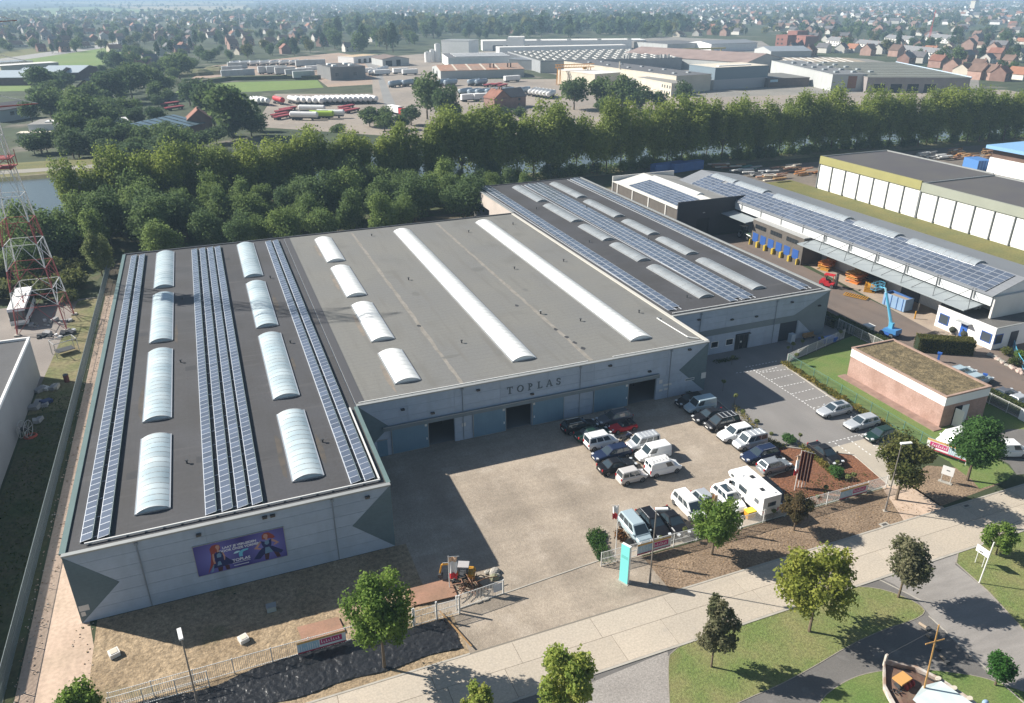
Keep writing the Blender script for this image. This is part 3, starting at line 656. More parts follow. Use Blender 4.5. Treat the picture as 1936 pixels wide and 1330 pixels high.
put('LAAT JE VERLEIDEN', .34, -.05, 2.52, sx=1.0); put('DOOR ONZE VORMEN', .34, -.05, 2.17, sx=1.02); put('TOPLAS', .42, -.1, .86, sx=1.05)
b = MB(); rr = random.Random(1)
for zz, n_, x0 in ((.56,22,-.9),(.24,19,-.8)):
    x = x0
    for i in range(n_):
        wv = rr.uniform(.03,.075); b.box(x,-.056,zz,x+wv,-.053,zz+.1 if zz < .5 else zz+.06,tx); x += wv+.02
b.build('small_print', T)
lg = mat('logo_cyan', (.16,.5,.66), .6); lg2 = mat('logo_pale', (.5,.72,.8), .6)
b = MB(); b.poly([(x,-.056,z_) for x,z_ in ((-.7,1.62),(-.35,1.62),(-.12,1.72),(-.12,1.84),(-.36,1.86),(-.56,1.8))], lg2); b.poly([(x,-.057,z_) for x,z_ in ((-.24,1.15),(.08,1.15),(.08,1.5),(.2,1.66),(.6,1.74),(.66,1.9),(.2,1.9),(-.1,1.78),(-.24,1.55))], lg); b.build('logo', T)
skin = mat('print_skin', (.5,.27,.21), .7); hair = mat('print_hair', (.3,.055,.04), .7); dress = mat('print_dress', (.02,.025,.11), .7); dress2 = mat('print_dress_pale', (.16,.27,.4), .7); legm = mat('print_stocking', (.07,.025,.035), .7)
def pl(b, pts, m, d): b.poly([(x,-.052-d,z_) for x,z_ in pts], m)
b = MB()   # woman at left, turned to the right, hair and cloak blowing
pl(b, [(-3.1,.05),(-2.75,1.0),(-2.55,2.0),(-2.6,2.7),(-2.35,3.05),(-2.0,3.1),(-1.72,2.95),(-1.68,2.6),(-1.85,2.3),(-2.2,2.2),(-2.35,1.6),(-2.5,.9)], hair, .002)
pl(b, [(-2.15,2.1),(-1.95,2.12),(-1.6,2.0),(-1.5,1.7),(-.95,1.0),(-.55,.75),(-.75,.55),(-1.5,.65),(-1.7,.5)], dress, .003)
pl(b, [(-2.35,2.0),(-2.05,2.25),(-1.8,2.25),(-1.55,2.05),(-1.65,1.5),(-1.55,1.2),(-1.3,.55),(-2.55,.5),(-2.4,1.2),(-2.3,1.5)], dress, .004)
pl(b, [(-2.1,1.95),(-1.85,2.15),(-1.7,1.9),(-1.75,1.6),(-2.1,1.6)], dress2, .005); pl(b, [(-2.1,1.15),(-1.9,1.2),(-1.8,.75),(-2.2,.72)], dress2, .005)
pl(b, [(-2.02,2.55),(-1.82,2.5),(-1.72,2.7),(-1.78,2.95),(-2.0,2.98),(-2.1,2.8)], skin, .006); pl(b, [(-2.02,2.2),(-1.83,2.2),(-1.84,2.55),(-1.98,2.55)], skin, .005); pl(b, [(-2.45,2.1),(-2.3,2.15),(-2.35,1.5),(-2.3,1.0),(-2.45,1.0),(-2.5,1.5)], skin, .006); pl(b, [(-1.62,2.1),(-1.5,2.05),(-1.4,1.6),(-1.48,1.2),(-1.56,1.2),(-1.54,1.6)], skin, .006)
pl(b, [(-2.2,.52),(-1.75,.52),(-1.85,.06),(-2.2,.06)], legm, .006); pl(b, [(-1.6,.55),(-1.2,.58),(-1.2,.06),(-1.5,.06)], legm, .006); pl(b, [(-2.85,.1),(-2.55,.9),(-2.42,.9),(-2.6,.2)], dress2, .004)
b.build('printed_figure', T)
b = MB()   # woman at right, hands on hips
pl(b, [(1.95,2.45),(1.95,2.9),(2.2,3.15),(2.6,3.1),(2.95,2.75),(3.1,2.4),(2.85,2.35),(2.6,2.45),(2.3,2.4)], hair, .002)
pl(b, [(2.12,2.55),(2.42,2.5),(2.48,2.8),(2.38,3.0),(2.15,2.98),(2.06,2.75)], skin, .004); pl(b, [(2.22,2.3),(2.42,2.3),(2.4,2.55),(2.22,2.55)], skin, .003)
pl(b, [(1.75,2.3),(1.85,2.2),(1.45,1.65),(1.75,1.5),(1.7,1.38),(1.1,1.6)], skin, .004); pl(b, [(2.7,2.35),(2.85,2.3),(3.4,1.75),(2.9,1.55),(2.85,1.65),(3.1,1.8),(2.65,2.15)], skin, .004)
pl(b, [(1.8,2.3),(2.3,2.1),(2.75,2.35),(2.7,1.75),(2.6,1.5),(2.0,1.5),(1.85,1.85)], dress, .005); pl(b, [(2.15,2.25),(2.5,2.25),(2.5,1.9),(2.3,1.75),(2.1,1.9)], dress2, .006)
pl(b, [(1.9,1.55),(2.7,1.55),(3.65,.75),(3.4,.5),(2.8,.85),(1.9,.75),(1.5,.35),(.95,.45),(1.5,1.2)], dress, .004); pl(b, [(2.1,1.5),(2.45,1.5),(2.75,.85),(2.0,.8)], dress2, .007)
pl(b, [(1.95,.8),(2.4,.82),(2.25,.1),(1.95,.1)], legm, .006); pl(b, [(2.75,.9),(3.2,.75),(3.35,.1),(3.0,.1)], legm, .003)
b.build('printed_figure', T)

# ---- roof fittings and stains
rt_ = random.Random(12); stain = mat('roof_stain', (.1,.085,.07), .95, .4, .8, (.07,.065,.06)); stain2 = mat('roof_silt', (.24,.2,.16), .95, .4, .8, (.17,.155,.135)); patchm = mat('roof_patch', (.045,.046,.05), .8)
def blob(x, y, rx, ry, n=11): return [(x+rx*math.cos(6.283*i/n)*rt_.uniform(.7,1.2), y+ry*math.sin(6.283*i/n)*rt_.uniform(.7,1.2)) for i in range(n)]
WH, CH, EH = [o for o in COL.objects if o.name.startswith('factory_hall') and o.type == 'EMPTY']
def onroof(T, name, pts, z_, m): b = MB(); b.poly([(x,y,z_) for x,y in pts], m); b.build(name, T, world=True)
for (x,y) in ((6.3,70),(6.2,92),(6.4,115),(-7.7,108),(-11.4,88),(2.3,71)): onroof(WH, 'roof_stain', blob(x,y,.32,rt_.uniform(2,5)), HW+.006, stain)
for i in range(9): x, y = rt_.uniform(-16,11), rt_.uniform(64,148); onroof(WH, 'roof_patch', [(x,y),(x+rt_.uniform(.6,1.6),y),(x+1.2,y+rt_.uniform(.6,2)),(x,y+1.2)], HW+.008, patchm)
for (y) in (84,101,121,139): onroof(CH, 'roof_stain', blob(16.5,y,.3,4.5), HW+.006, stain2)
for (x,y) in ((42.4,84.5),(42.2,86.5),(41.9,89.5),(42.6,82.4),(40.2,100),(24.4,98)): onroof(CH, 'roof_patch', blob(x,y,.3,.5), HW+.012, patchm)
for i in range(7): x, y = rt_.uniform(21,58), rt_.uniform(84,145); onroof(CH, 'roof_stain', blob(x,y,rt_.uniform(.3,1.4),rt_.uniform(.3,1.2)), HW+.009, mat('damp_patch',(.15,.147,.135),.6))
for T, xs_, ys_, h in ((WH,(-6.8,7.0),(72,98,124),HW),(CH,(28,46,56),(90,118,142),HW),(EH,(65.3,75.6),(95,122,150),HE)):
    for x in xs_:
        for y in ys_: b = MB(); b.tube((0,0,0),(0,0,.35),.09,darksteel,7); b.tube((0,0,.35),(0,0,.43),.17,darksteel,7); b.build('roof_vent', T, (x-T.location.x+rt_.uniform(-.5,.5), y-T.location.y+rt_.uniform(-3,3), h))
dpm = mat('downpipe_grey', (.24,.27,.3), .5)
for T, y, xs_ in ((WH,WY0,(-10.9,5.9)),(CH,CY0,(24.2,40,53.4)),(EH,EY0,(64.4,78.2))):
    for x in xs_: b = MB(); b.tube((x,y-.14,.1),(x,y-.14,7.2),.05,dpm,6); b.box(x-.14,y-.28,7.0,x+.14,y-.07,7.25,dpm); b.build('downpipe', T, world=True)
# ------------------------------------------------------------ neighbouring buildings
def wbox(T, name, q, m, top=None):
    b = MB(); b.box(*q, m, top); return b.build(name, T, world=True)
def barrel(T, x0, x1, y0, y1, z0, rise, n, m): return skylight(T, x0, x1, y0, y1, z0, rise*.6, n, m, seg=7)
# long hall with the loading docks
T = thing('warehouse', 'long low warehouse with solar panelled grey roof, white cladding and loading canopy', 'warehouse', (118, 76, 0))
b = MB()   # gabled body above, recessed wall below the canopy
prof = [(110.2,5.6),(110.2,7.3),(116.6,9.3),(128,7.3),(128,0),(113.8,0),(113.8,5.6)]
b.extr([(x,76,z_) for x,z_ in prof], (0,88,0), cladwhite); b.build('wall', T, world=True)
for nm, P in (('roof', [(109.9,7.32),(116.6,9.42),(116.6,9.34),(109.9,7.22)]), ('roof', [(116.62,9.42),(128.3,7.32),(128.3,7.22),(116.62,9.34)])):
    b = MB(); b.extr([(x,75.8,z_) for x,z_ in P], (0,88.4,0), sheetroof); b.build(nm, T, world=True)
wbox(T, 'front_gable', (110.4,75.6,3.6,127.9,75.95,7.2), offwhite)
for xx, yy, w_, nm in ((113.72,82,5,'dark'),(113.72,100,6,'dark')):
    wbox(T, 'doorway', (xx-.06,yy,0,xx,yy+w_,4.2), dark)
wbox(T, 'doorway', (113.6,91.5,0,113.7,95.5,4), doordark)
for k in range(13): wbox(T, 'gutter_post', (110.0,79+k*6.6,5.9,110.12,79.12+k*6.6,7.6), steel)
# canopy held by tie rods
b = MB(); b.extr([(106.6,77.5,4.75),(113.7,77.5,5.35),(113.7,77.5,5.5),(106.6,77.5,4.9)], (0,38.3,0), mat('canopy_sheet', (.28,.31,.32), .5)); b.build('canopy', T, world=True)
b = MB(); b.extr([(106.6,132.2,4.75),(110.1,132.2,5.05),(110.1,132.2,5.2),(106.6,132.2,4.9)], (0,9,0), mat('canopy_sheet', (.28,.31,.32), .5)); b.build('canopy', T, world=True)
for k in range(6):
    y = 79.5+k*6.6; b = MB(); b.tube((110.1,y,7.4),(107.2,y-2.2,4.95),.05,darksteel,5); b.tube((110.1,y,7.4),(107.2,y+2.2,4.95),.05,darksteel,5); b.tube((110.1,y,5),(110.1,y,7.5),.08,steel,5); b.build('tie_rod', T, world=True)
for ya, yb, n in ((84,98,11),(101,111,8),(113.5,135,16),(138.5,148.5,8),(149.5,158,6)): barrel(T, 115.3, 118.0, ya, yb, 9.2, .9, n, mat('rooflight_pale',(.3,.33,.35),.25,.1,.5,spec=.5))
# dock block in grey brick
dockb = mat('dock_door_blue', (.025,.085,.29), .6); bumpy = mat('bumper_yellow', (.55,.4,.05), .6)
b = MB(); b.box(108.5,116,0,113.7,132,5.55,greybrick); b.build('dock_block', T, world=True)
wbox(T, 'dock_roof', (108.4,115.9,5.56,110.1,132.1,5.7), mat('dock_roof',(.35,.35,.34),.7))
for k in range(6):
    y = 117.0+k*2.55
    d = wbox(T, 'dock_door', (108.44,y,.9,108.49,y+1.75,2.8), dockb)
    wbox(T, 'dock_bumper', (107.9,y-.38,0,108.48,y-.18,1.25), bumpy); wbox(T, 'dock_bumper', (107.9,y+1.9,0,108.48,y+2.08,1.25), bumpy)
for k in range(3):
    w_ = wbox(T, 'window', (108.42,117.6+k*5.0,3.9,108.49,121.0+k*5.0,4.75), glassd)
    b = MB(); [b.box(108.4,117.6+k*5.0+j*.85-.03,3.9,108.425,117.6+k*5.0+j*.85+.03,4.75,darksteel) for j in range(5)]; b.build('window_bar', w_, (-T.location.x,-T.location.y,0))
# roof panels of the long hall
S = thing('solar_array', 'large dark solar array covering the near slope of the long warehouse roof', 'solar panels', (110.6, 77.5, 7.6))
PVN = pv_panel(.98, 1.6)
sl_ = math.atan2(2.1, 6.7)
b = MB(); [b.tube((.1+c*1.0,0,.05+c*1.0*math.tan(sl_)),(.1+c*1.0,82,.05+c*1.0*math.tan(sl_)),.03,alu,4) for c in range(6)]; b.build('mounting_rail', S)
for c in range(6):
    for k in range(50):
        if c >= 4 and k > 44 and k < 46: continue
        xx = .1+c*1.0; o = link('solar_panel', PVN, S, (xx, k*1.63+.8, .1+xx*math.tan(sl_))); o.rotation_euler = (0, -sl_, 0)
# black hall in front
T = thing('black_hall', 'anthracite fronted hall with white sheet roof and grey brick side, behind the factory', 'industrial hall', (104, 141, 0))
b = MB(); b.box(95.2,141.3,0,112.8,171,6.9,greybrick); b.build('wall', T, world=True)
for k in range(4): wbox(T, 'column', (95.05,146+k*7.5,0,95.19,146.35+k*7.5,6.9), offwhite)
b = MB(); b.extr([(94.9,141.35,6.92),(104,141.35,8.3),(104,141.35,8.2),(94.9,141.35,6.8)], (0,29.8,0), whitesheet); b.build('roof', T, world=True)
b = MB(); b.extr([(104.02,141.35,8.3),(113,141.35,6.95),(113,141.35,6.85),(104.02,141.35,8.2)], (0,29.8,0), mat('valley_roof',(.26,.255,.24),.8,.2,.3)); b.build('roof', T, world=True)
b = MB(); b.box(95.0,141.0,0,100.2,141.28,8.4,blackclad); b.box(103.5,141.0,0,113,141.28,8.4,blackclad); b.box(100.2,141,4.2,103.5,141.28,8.4,blackclad); b.build('front_wall', T, world=True)
wbox(T, 'doorway', (100.2,141.15,0,103.5,141.27,4.2), dark); wbox(T, 'wall_lamp', (101.6,140.8,5.4,102.1,140.99,5.6), steel)
barrel(T, 103.0, 105.0, 146, 166, 8.2, .7, 14, polycarb)
b = MB(); b.box(95,171.05,0,113,171.3,8.2,offwhite); b.build('rear_parapet', T, world=True)
S = thing('solar_array', 'small solar array on the white roof of the black fronted hall', 'solar panels', (96.3, 143, 7.15))
sl2 = math.atan2(1.4, 9.1)
b = MB(); [b.tube((c*1.0,0,.02+c*math.tan(sl2)),(c*1.0,22,.02+c*math.tan(sl2)),.03,alu,4) for c in range(6)]; b.build('mounting_rail', S)
for c in range(6):
    for k in range(13): o = link('solar_panel', PVN, S, (c*1.0, k*1.66+.8, .1+c*math.tan(sl2))); o.rotation_euler = (0,-sl2,0)
# white office
T = thing('office_block', 'low white office with blue door, blue window corners and grey flat roof', 'office', (116, 72.3, 0))
b = MB(); b.box(107.9,72.4,0,135,82.9,3.5,white); b.box(118,64,0,135,72.39,3.4,white); b.build('wall', T, world=True)
wbox(T, 'roof', (108.1,72.6,3.5,135,82.8,3.53), mat('office_roof',(.15,.145,.135),.9,.25,.4,fine=.15,fsc=4))
b = MB(); b.box(107.85,72.35,3.5,108.1,82.95,3.62,white); b.box(108.1,72.35,3.5,118,72.6,3.62,capm); b.build('coping', T, world=True)
def framed(T, q, frame, ax):   # window in a coloured frame
    x0,y0,z0,x1,y1,z1 = q
    b = MB(); b.box(*q, winpane); f = b.build('window', T, world=True)
    b = MB(); t = .1
    if ax == 'x': [b.box(x0-.03,*r, frame) for r in ((y0-t,z0-t,x1+.0,y0,z1+t),(y1,z0-t,x1,y1+t,z1+t),(y0,z0-t,x1,y1,z0),(y0,z1,x1,y1,z1+t))]
    else: [b.box(r[0],y0-.03,r[1],r[2],y1,r[3], frame) for r in ((x0-t,z0-t,x0,z1+t),(x1,z0-t,x1+t,z1+t),(x0,z0-t,x1,z0),(x0,z1,x1,z1+t))]
    b.build('window_frame', f, (-T.location.x,-T.location.y,-T.location.z))
framed(T, (107.84,80.6,.9,107.9,82.2,2.4), blue, 'x'); framed(T, (107.84,72.9,1.0,107.9,74.5,2.4), blue, 'x'); framed(T, (108.2,72.34,1.0,109.6,72.4,2.4), blue, 'y')
d = wbox(T, 'door', (107.82,77.0,.05,107.9,78.2,2.4), blue)
b = MB(); [b.tube((107.8,77.6,.7+k*.65),(107.83,77.6,.7+k*.65),.16,glassd,10) for k in range(2)]; b.build('porthole', d, (-T.location.x,-T.location.y,0))
wbox(T, 'porch_glass', (106.8,76.4,2.7,107.88,78.8,2.74), polygrey)
wbox(T, 'door', (111.4,72.3,.05,113.0,72.38,2.5), doordark)
b = MB(); b.box(-.5,-.25,.25,.5,.25,.95,white); b.tube((-.1,-.26,.6),(-.1,-.24,.6),.27,darksteel,12); [b.box(x,-.25,0,x+.08,.25,.25,steel) for x in (-.45,.37)]; tag(b.build('air_conditioner', loc=(112.2,79.4,3.53)), 'white air conditioning unit on the flat office roof', 'air conditioner')
wbox(T, 'wall_letter', (123.5,75.55,4.4,124.6,75.6,6.6), blue)
# white halls at right
def panelhall(label, y0, y1, fascia, h, xe=183):
    T = thing('storage_hall', label, 'storage hall', (160, y0, 0)); 
    b = MB(); b.box(159.4,y0,0,xe,y1,h-.35,white); b.build('wall', T, world=True)
    b = MB(); b.box(159.4,y0+.05,h-.35,xe,y1-.05,h-.3,mat('hall_roof',(.085,.08,.085),.8,.15,.1,(.1,.095,.09))); b.build('roof', T, world=True)
    b = MB(); b.box(158.9,y0+.01,h-2.1,159.38,y1-.01,h,fascia); b.build('fascia', T, world=True)
    b = MB(); b.box(159.4,y1-.3,h-.3,xe,y1,h-.02,capm); b.box(xe-.3,y0,h-.3,xe,y1-.3,h-.02,capm); b.build('coping', T, world=True)
    n = round((y1-y0)/5.0); st = (y1-y0)/n
    pm = MB(); pm.box(-.1,.16,.35,0,st-.16,h-2.15,white); me = pm.mesh('wall_panel')
    cm = MB(); cm.box(-.35,-.12,0,.0,.12,h-2.1,mat('grey_column',(.17,.18,.185),.7)); mc = cm.mesh('column')
    for k in range(n): link('wall_panel', me, T, (159.38-160,k*st,0))
    for k in range(n+1): link('column', mc, T, (159.38-160,k*st,0))
    return T
panelhall('white storage hall with mustard yellow fascia and grey columns', 134.6, 169, mat('fascia_yellow',(.31,.29,.12),.6,.08,.3), 9.0)
panelhall('white storage hall with grey green fascia and grey columns', 70, 134.4, mat('fascia_sage',(.3,.315,.26),.6,.08,.3), 8.7)
T = thing('works_building', 'white and brick works building with light blue roof edge at right', 'building', (232, 152, 0))
b = MB(); b.box(222,140,0,250,166,4.6,white); b.build('wall', T, world=True); b = MB(); b.box(222.3,140.3,4.6,250,165.7,7.2,brown); b.build('upper_wall', T, world=True)
b = MB(); b.box(220.5,139,7.2,250,167,8.2,mat('roof_edge_blue',(.22,.4,.62),.5)); b.build('roof', T, world=True)
wbox(T, 'window', (222.2,146,5.2,222.29,152,6.6), redbrick); 
# brick substation
T = thing('substation', 'pink brick substation with white band and gravel covered flat roof', 'substation', (85, 58, 0))
b = MB(); b.box(81,58.1,0,88.6,73.9,3.1,brick); b.build('wall', T, world=True)
b = MB(); b.box(80.96,58.06,3.1,88.64,73.94,4.3,white); b.build('band', T, world=True)
b = MB(); b.box(81.2,58.3,4.3,88.4,73.7,4.33,sedum); b.build('roof', T, world=True)
b = MB(); [b.box(*q, mat('tile_coping',(.36,.25,.2),.85,.2,1)) for q in ((80.9,58.0,4.3,88.7,58.32,4.5),(80.9,73.68,4.3,88.7,74.0,4.5),(80.9,58.32,4.3,81.22,73.68,4.5),(88.38,58.32,4.3,88.7,73.68,4.5))]; b.build('coping', T, world=True)
b = MB(); b.box(79.6,57.6,0,80.99,74.2,.12,mat('brick_plinth',(.3,.2,.16),.9,.3,1)); b.build('plinth', T, world=True)
wbox(T, 'doorway', (83,57.98,.02,84.2,58.09,2.6), dark)
b = MB(); b.box(0,-1.1,.05,.06,0,2.5,white); b.build('door', T, (83-85,57.95-58,0), rz=.25)
wbox(T, 'door', (84.25,57.98,.05,85.4,58.09,2.55), white)
# hall at left edge
T = thing('grey_hall', 'grey clad flat roofed hall at the left edge with white roof trim', 'industrial hall', (-45, 86, 0))
b = MB(); b.box(-75,60,0,-27.3,117.3,5.9,mat('grey_cladding',(.3,.3,.3),.6,.08,.3,extra=lines(1,1.1,.04,.9))); b.build('wall', T, world=True)
b = MB(); b.box(-74.8,60.2,5.9,-27.5,117.1,5.93,mat('grey_membrane',(.105,.105,.108),.85,.2,.1,fine=.06,fsc=3)); b.build('roof', T, world=True)
b = MB(); b.box(-75.05,59.95,5.9,-27.2,60.2,6.25,white); b.box(-75.05,117.1,5.9,-27.2,117.4,6.25,white); b.box(-27.5,60.2,5.9,-27.2,117.1,6.25,white); b.build('coping', T, world=True)
# ------------------------------------------------------------ fences, signs, lamps, street furniture
postm = steel
def fence(name, label, P, Q, h, step, gap, m, r=.012, rails=(.12,.95), cat='fence', postr=.04, solid=None, posth=None, rail_r=.03, group=None):
    P = Vector((P[0],P[1],0)); Q = Vector((Q[0],Q[1],0)); d = Q-P; L = d.length; a = math.atan2(d.y, d.x)
    T = thing(name, label, cat, (P.x,P.y,0), a, group)
    n = max(1, round(L/step)); st = L/n
    pb = MB(); pb.box(-postr,-postr,0,postr,postr,posth or h,m); pm = pb.mesh('post')
    for k in range(n+1): link('post', pm, T, (k*st,0,0))
    b = MB(); k = int((st-.1)/gap)
    for i in range(1, k+1):
        x = .05+i*(st-.1)/(k+1); b.box(x-r,-r,.08,x+r,r,h-.04,m)
    for f in rails: b.tube((postr,0,h*f),(st-postr,0,h*f),rail_r,m,4)
    me = b.mesh('fence_panel')
    for i in range(n): link('fence_panel', me, T, (i*st,0,0))
    return T
galv = mat('galvanised_fence', (.62,.62,.6), .5, metal=.2); greenf = mat('green_mesh', (.1,.2,.16), .5); greymesh = mat('grey_mesh', (.17,.205,.205), .55)
fence('railing_fence', 'grey bar fence along the black sheet in front of the left hall', (-13.5,50.5), (10.6,50.4), 1.7, 3.0, .16, galv)
fence('railing_fence', 'short double rail fence overlapping the left end of the bar fence', (-13.5,49.9), (-6.4,49.85), 1.75, 2.4, .16, galv, rails=(.1,.55,.98))
fence('railing_fence', 'short bar fence between the round tree and the open gate', (10.4,50.0), (14.6,50.05), 1.75, 2.1, .14, galv, rails=(.1,.6,.98), postr=.07, posth=2.1)
T = fence('sliding_gate', 'open sliding gate of grey bars standing across the yard entrance', (14.5,50.55), (19.1,50.9), 1.65, 4.6, .15, galv, cat='gate', rails=(.06,.97), postr=.06)
b = MB(); b.box(3.6,-.05,.55,4.5,-.03,1.45,mat('gate_plate',(.5,.52,.56),.5)); b.build('plate', T)
b = MB(); [b.box(x,-.15,0,x+.5,.15,.14,kerbm) for x in (1.9,2.6)]; b.box(0,-.06,.0,15,.06,.05,kerbm); b.build('track', T)
fence('railing_fence', 'grey bar fence behind the magenta banner right of the entrance', (29.2,50.9), (45.2,50.6), 1.7, 2.5, .15, galv, rails=(.08,.5,.97))
fence('mesh_fence', 'wire mesh fence between the motorhome and the driveway', (45.2,50.6), (64.6,50.6), 1.65, 2.6, .1, galv, r=.008)
fence('mesh_fence', 'tall grey green mesh fence running along the sand track at left', (-21.5,30), (-21.5,166), 2.0, 2.55, .13, greymesh, r=.017, rails=(.04,.5,.99))
fence('mesh_fence', 'green mesh fence between the hedge and the lawn by the parking lot', (75.7,80.2), (75.9,53.6), 1.6, 2.6, .12, greenf, r=.005)
fence('mesh_fence', 'green mesh fence at the top of the lawn beside the young trees', (75.7,80.4), (90.2,84.4), 1.6, 2.6, .12, galv, r=.01)
fence('mesh_fence', 'long mesh fence behind the brick substation', (92.3,88), (92.3,50), 1.7, 2.6, .12, galv, r=.01)
fence('mesh_fence', 'dark mesh fence beside the right hall above the parking lot', (89.6,100), (92.2,84.6), 1.7, 2.6, .12, greymesh, r=.012)
# banners on the fences
def banner(label, x, y, w_, h, z_, rz=0, flip=False):
    T = thing('fence_banner', label, 'banner', (x,y,z_), rz, 'printed banners on the fences')
    s = -1 if flip else 1
    def q(x0,z0,x1,z1,m,d): 
        b = MB(); xa, xb = sorted((s*x0, s*x1)); b.box(xa,-d,z0,xb,-d+.004,z1,m); return b
    q(-w_/2,0,w_/2,h,banner_w,.02).build('cloth', T)
    q(-w_/2,0,w_/2,h*.12,bannerred,.026).build('print_stripe', T); q(-w_/2,h*.82,w_/2,h,banneror,.026).build('print_stripe', T)
    q(-w_*.48,h*.14,-w_*.06,h*.8,bannerbl,.026).build('print_picture', T)
    b = MB(); rr = random.Random(int(x)); 
    for i in range(9): b.merge(q(-w_*.47+i*w_*.045,h*.16,-w_*.455+i*w_*.045,h*(.45+.3*rr.random()),banner_w,.031))
    b.build('print_picture', T)
    q(-w_*.04,h*.3,w_*.42,h*.76,pink,.028).build('print_panel', T)
    b = MB()
    xx = -w_*.01
    for i, hh in enumerate((.3,.16,.24,.16,.28,.2,.16,.24)):
        b.merge(q(xx,h*.42,xx+w_*.016,h*(.42+hh),banner_w,.033)); b.merge(q(xx,h*.42,xx+w_*.035,h*.46,banner_w,.034)); xx += w_*.05
    b.build('print_marks', T)
banner('magenta and white banner on the bar fence above the black sheet', 2.6, 50.3, 4.0, 1.25, .3)
banner('magenta and orange banner on the fence behind the turquoise sign', 34.9, 50.72, 3.8, 1.3, .25)
banner('pale magenta banner on the mesh fence below the planting bed', 59.8, 50.5, 3.9, 1.25, .25)
banner('white banner with pink lettering block hung on the side fence by the driveway', 75.7, 52.6, 4.4, 1.4, .55, R(-66), True)
fence('banner_frame', 'leaning pipe frame behind the white and pink banner near the driveway', (74.9,54.6), (76.7,50.6), 1.95, 4.3, 9, galv, cat='frame', rails=(.98,))
T = thing('fence_banner', 'long white banner with faint grey marks on the substation fence', 'banner', (92.1,53.6,.15), R(-90), 'printed banners on the fences')
b = MB(); b.box(-2.2,-.03,0,6,-.01,1.5,banner_w); b.build('cloth', T); b = MB(); [b.box(x,-.035,.9,x+.35,-.031,1.2,darksteel) for x in (-1.0,3.0,3.5)]; b.build('print_marks', T)
# turquoise stele
T = thing('sign_stele', 'tall turquoise sign stele with white sides at the yard entrance', 'sign', (30.2, 48.2, 0), R(-64))
b = MB(); b.box(-.46,-.17,.05,.46,-.12,4.3,turq); b.build('face_panel', T); b = MB(); b.box(-.46,-.119,.0,.46,.15,4.3,white); b.build('body', T); b = MB(); b.box(-.36,-.174,2.8,.36,-.171,3.15,mat('stele_print',(.16,.56,.52),.5)); b.build('print_panel', T)
b = MB(); b.box(-.6,-.35,0,.6,.35,.05,kerbm); b.build('plinth', T)
# street lamps
def lamp(label, x, y, h, az):
    T = thing('street_lamp', label, 'street lamp', (x,y,0), az, 'street lamps along the road')
    b = MB(); b.tube((0,0,0),(0,0,1.2),.1,mat('lamp_pole',(.2,.18,.16),.6),8); b.tube((0,0,1.2),(0,0,h),.075,mat('lamp_pole',(.2,.18,.16),.6),8,.05); b.build('pole', T)
    b = MB(); b.extr([(-.1,-.12,h),(1.0,-.16,h+.14),(1.0,-.16,h+.24),(-.1,-.12,h+.14)], (0,.3,0), white); b.build('lamp_head', T)
    b = MB(); b.box(-.2,-.2,0,.2,.2,.06,kerbm); b.build('base', T)
lamp('street lamp in front of the left hall by the black sheet', -7.3, 48.3, 6.9, R(100)); lamp('street lamp between the turquoise sign and the road', 32.3, 47.1, 8.4, R(-25)); lamp('street lamp beside the round tree near the driveway', 61.3, 47.4, 8.3, R(-20))
# flags
def flagpole(label, x, y, h, parts, rz=0, w_=.8, group=None):
    T = thing('flagpole', label, 'flagpole', (x,y,0), rz, group)
    b = MB(); b.tube((0,0,0),(0,0,h),.05,mat('pole_white',(.7,.69,.66),.4),8,.03); b.tube((0,0,h-.1),(w_,0,h-.05),.02,galv,5); b.build('pole', T)
    z1 = h-.15
    for (ln, m) in parts:
        b = MB(); pts = []
        n = 5
        for i in range(n+1):
            xx = .05+i*w_*.75/n; yy = .1*math.sin(i*1.9+z1); pts.append((xx, yy))
        for (xa,ya),(xb,yb) in zip(pts,pts[1:]): b.extr([(xa,ya,z1),(xb,yb,z1),(xb*.9,yb*1.4,z1-ln),(xa*.9,ya*1.4,z1-ln)], (0,.015,0), m)
        b.build('flag_cloth', T); z1 -= ln
whiteflag = [(.5,mat('flag_peach',(.66,.45,.3),.8)),(1.3,banner_w),(.7,mat('flag_red',(.55,.04,.05),.8))]
flagpole('small flag in orange, white and red hanging by the excavator', 14.7, 53.3, 3.9, whiteflag, R(-20), 1.0)
flagpole('tall thin flagpole with short red and white flag beside the silver van', 31.0, 51.4, 6.4, [(.8,banner_w),(.7,mat('flag_red',(.55,.04,.05),.8))], R(160), .7)
flagpole('white and red flag at the left of the dark flags in the planting bed', 54.9, 54.0, 4.9, whiteflag, R(200), 1.1)
flagpole('small pink and white flag above the white cars by the fence', 42.3, 51.3, 4.6, [(.7,mat('flag_peach',(.66,.45,.3),.8)),(1.2,mat('flag_pink',(.6,.4,.45),.8))], R(120), .7)
df = mat('flag_dark_red', (.14,.02,.02), .8)
for i, (x, y) in enumerate(((55.3,54.4),(55.65,54.3),(56.0,54.15),(56.3,54.0))): flagpole(['first','second','third','last'][i]+' of four dark red flags standing in the bark bed, counted from the left', x, y, 4.9-.12*i, [(3.7,df)], R(-20), .52, 'dark red flags in the planting bed')
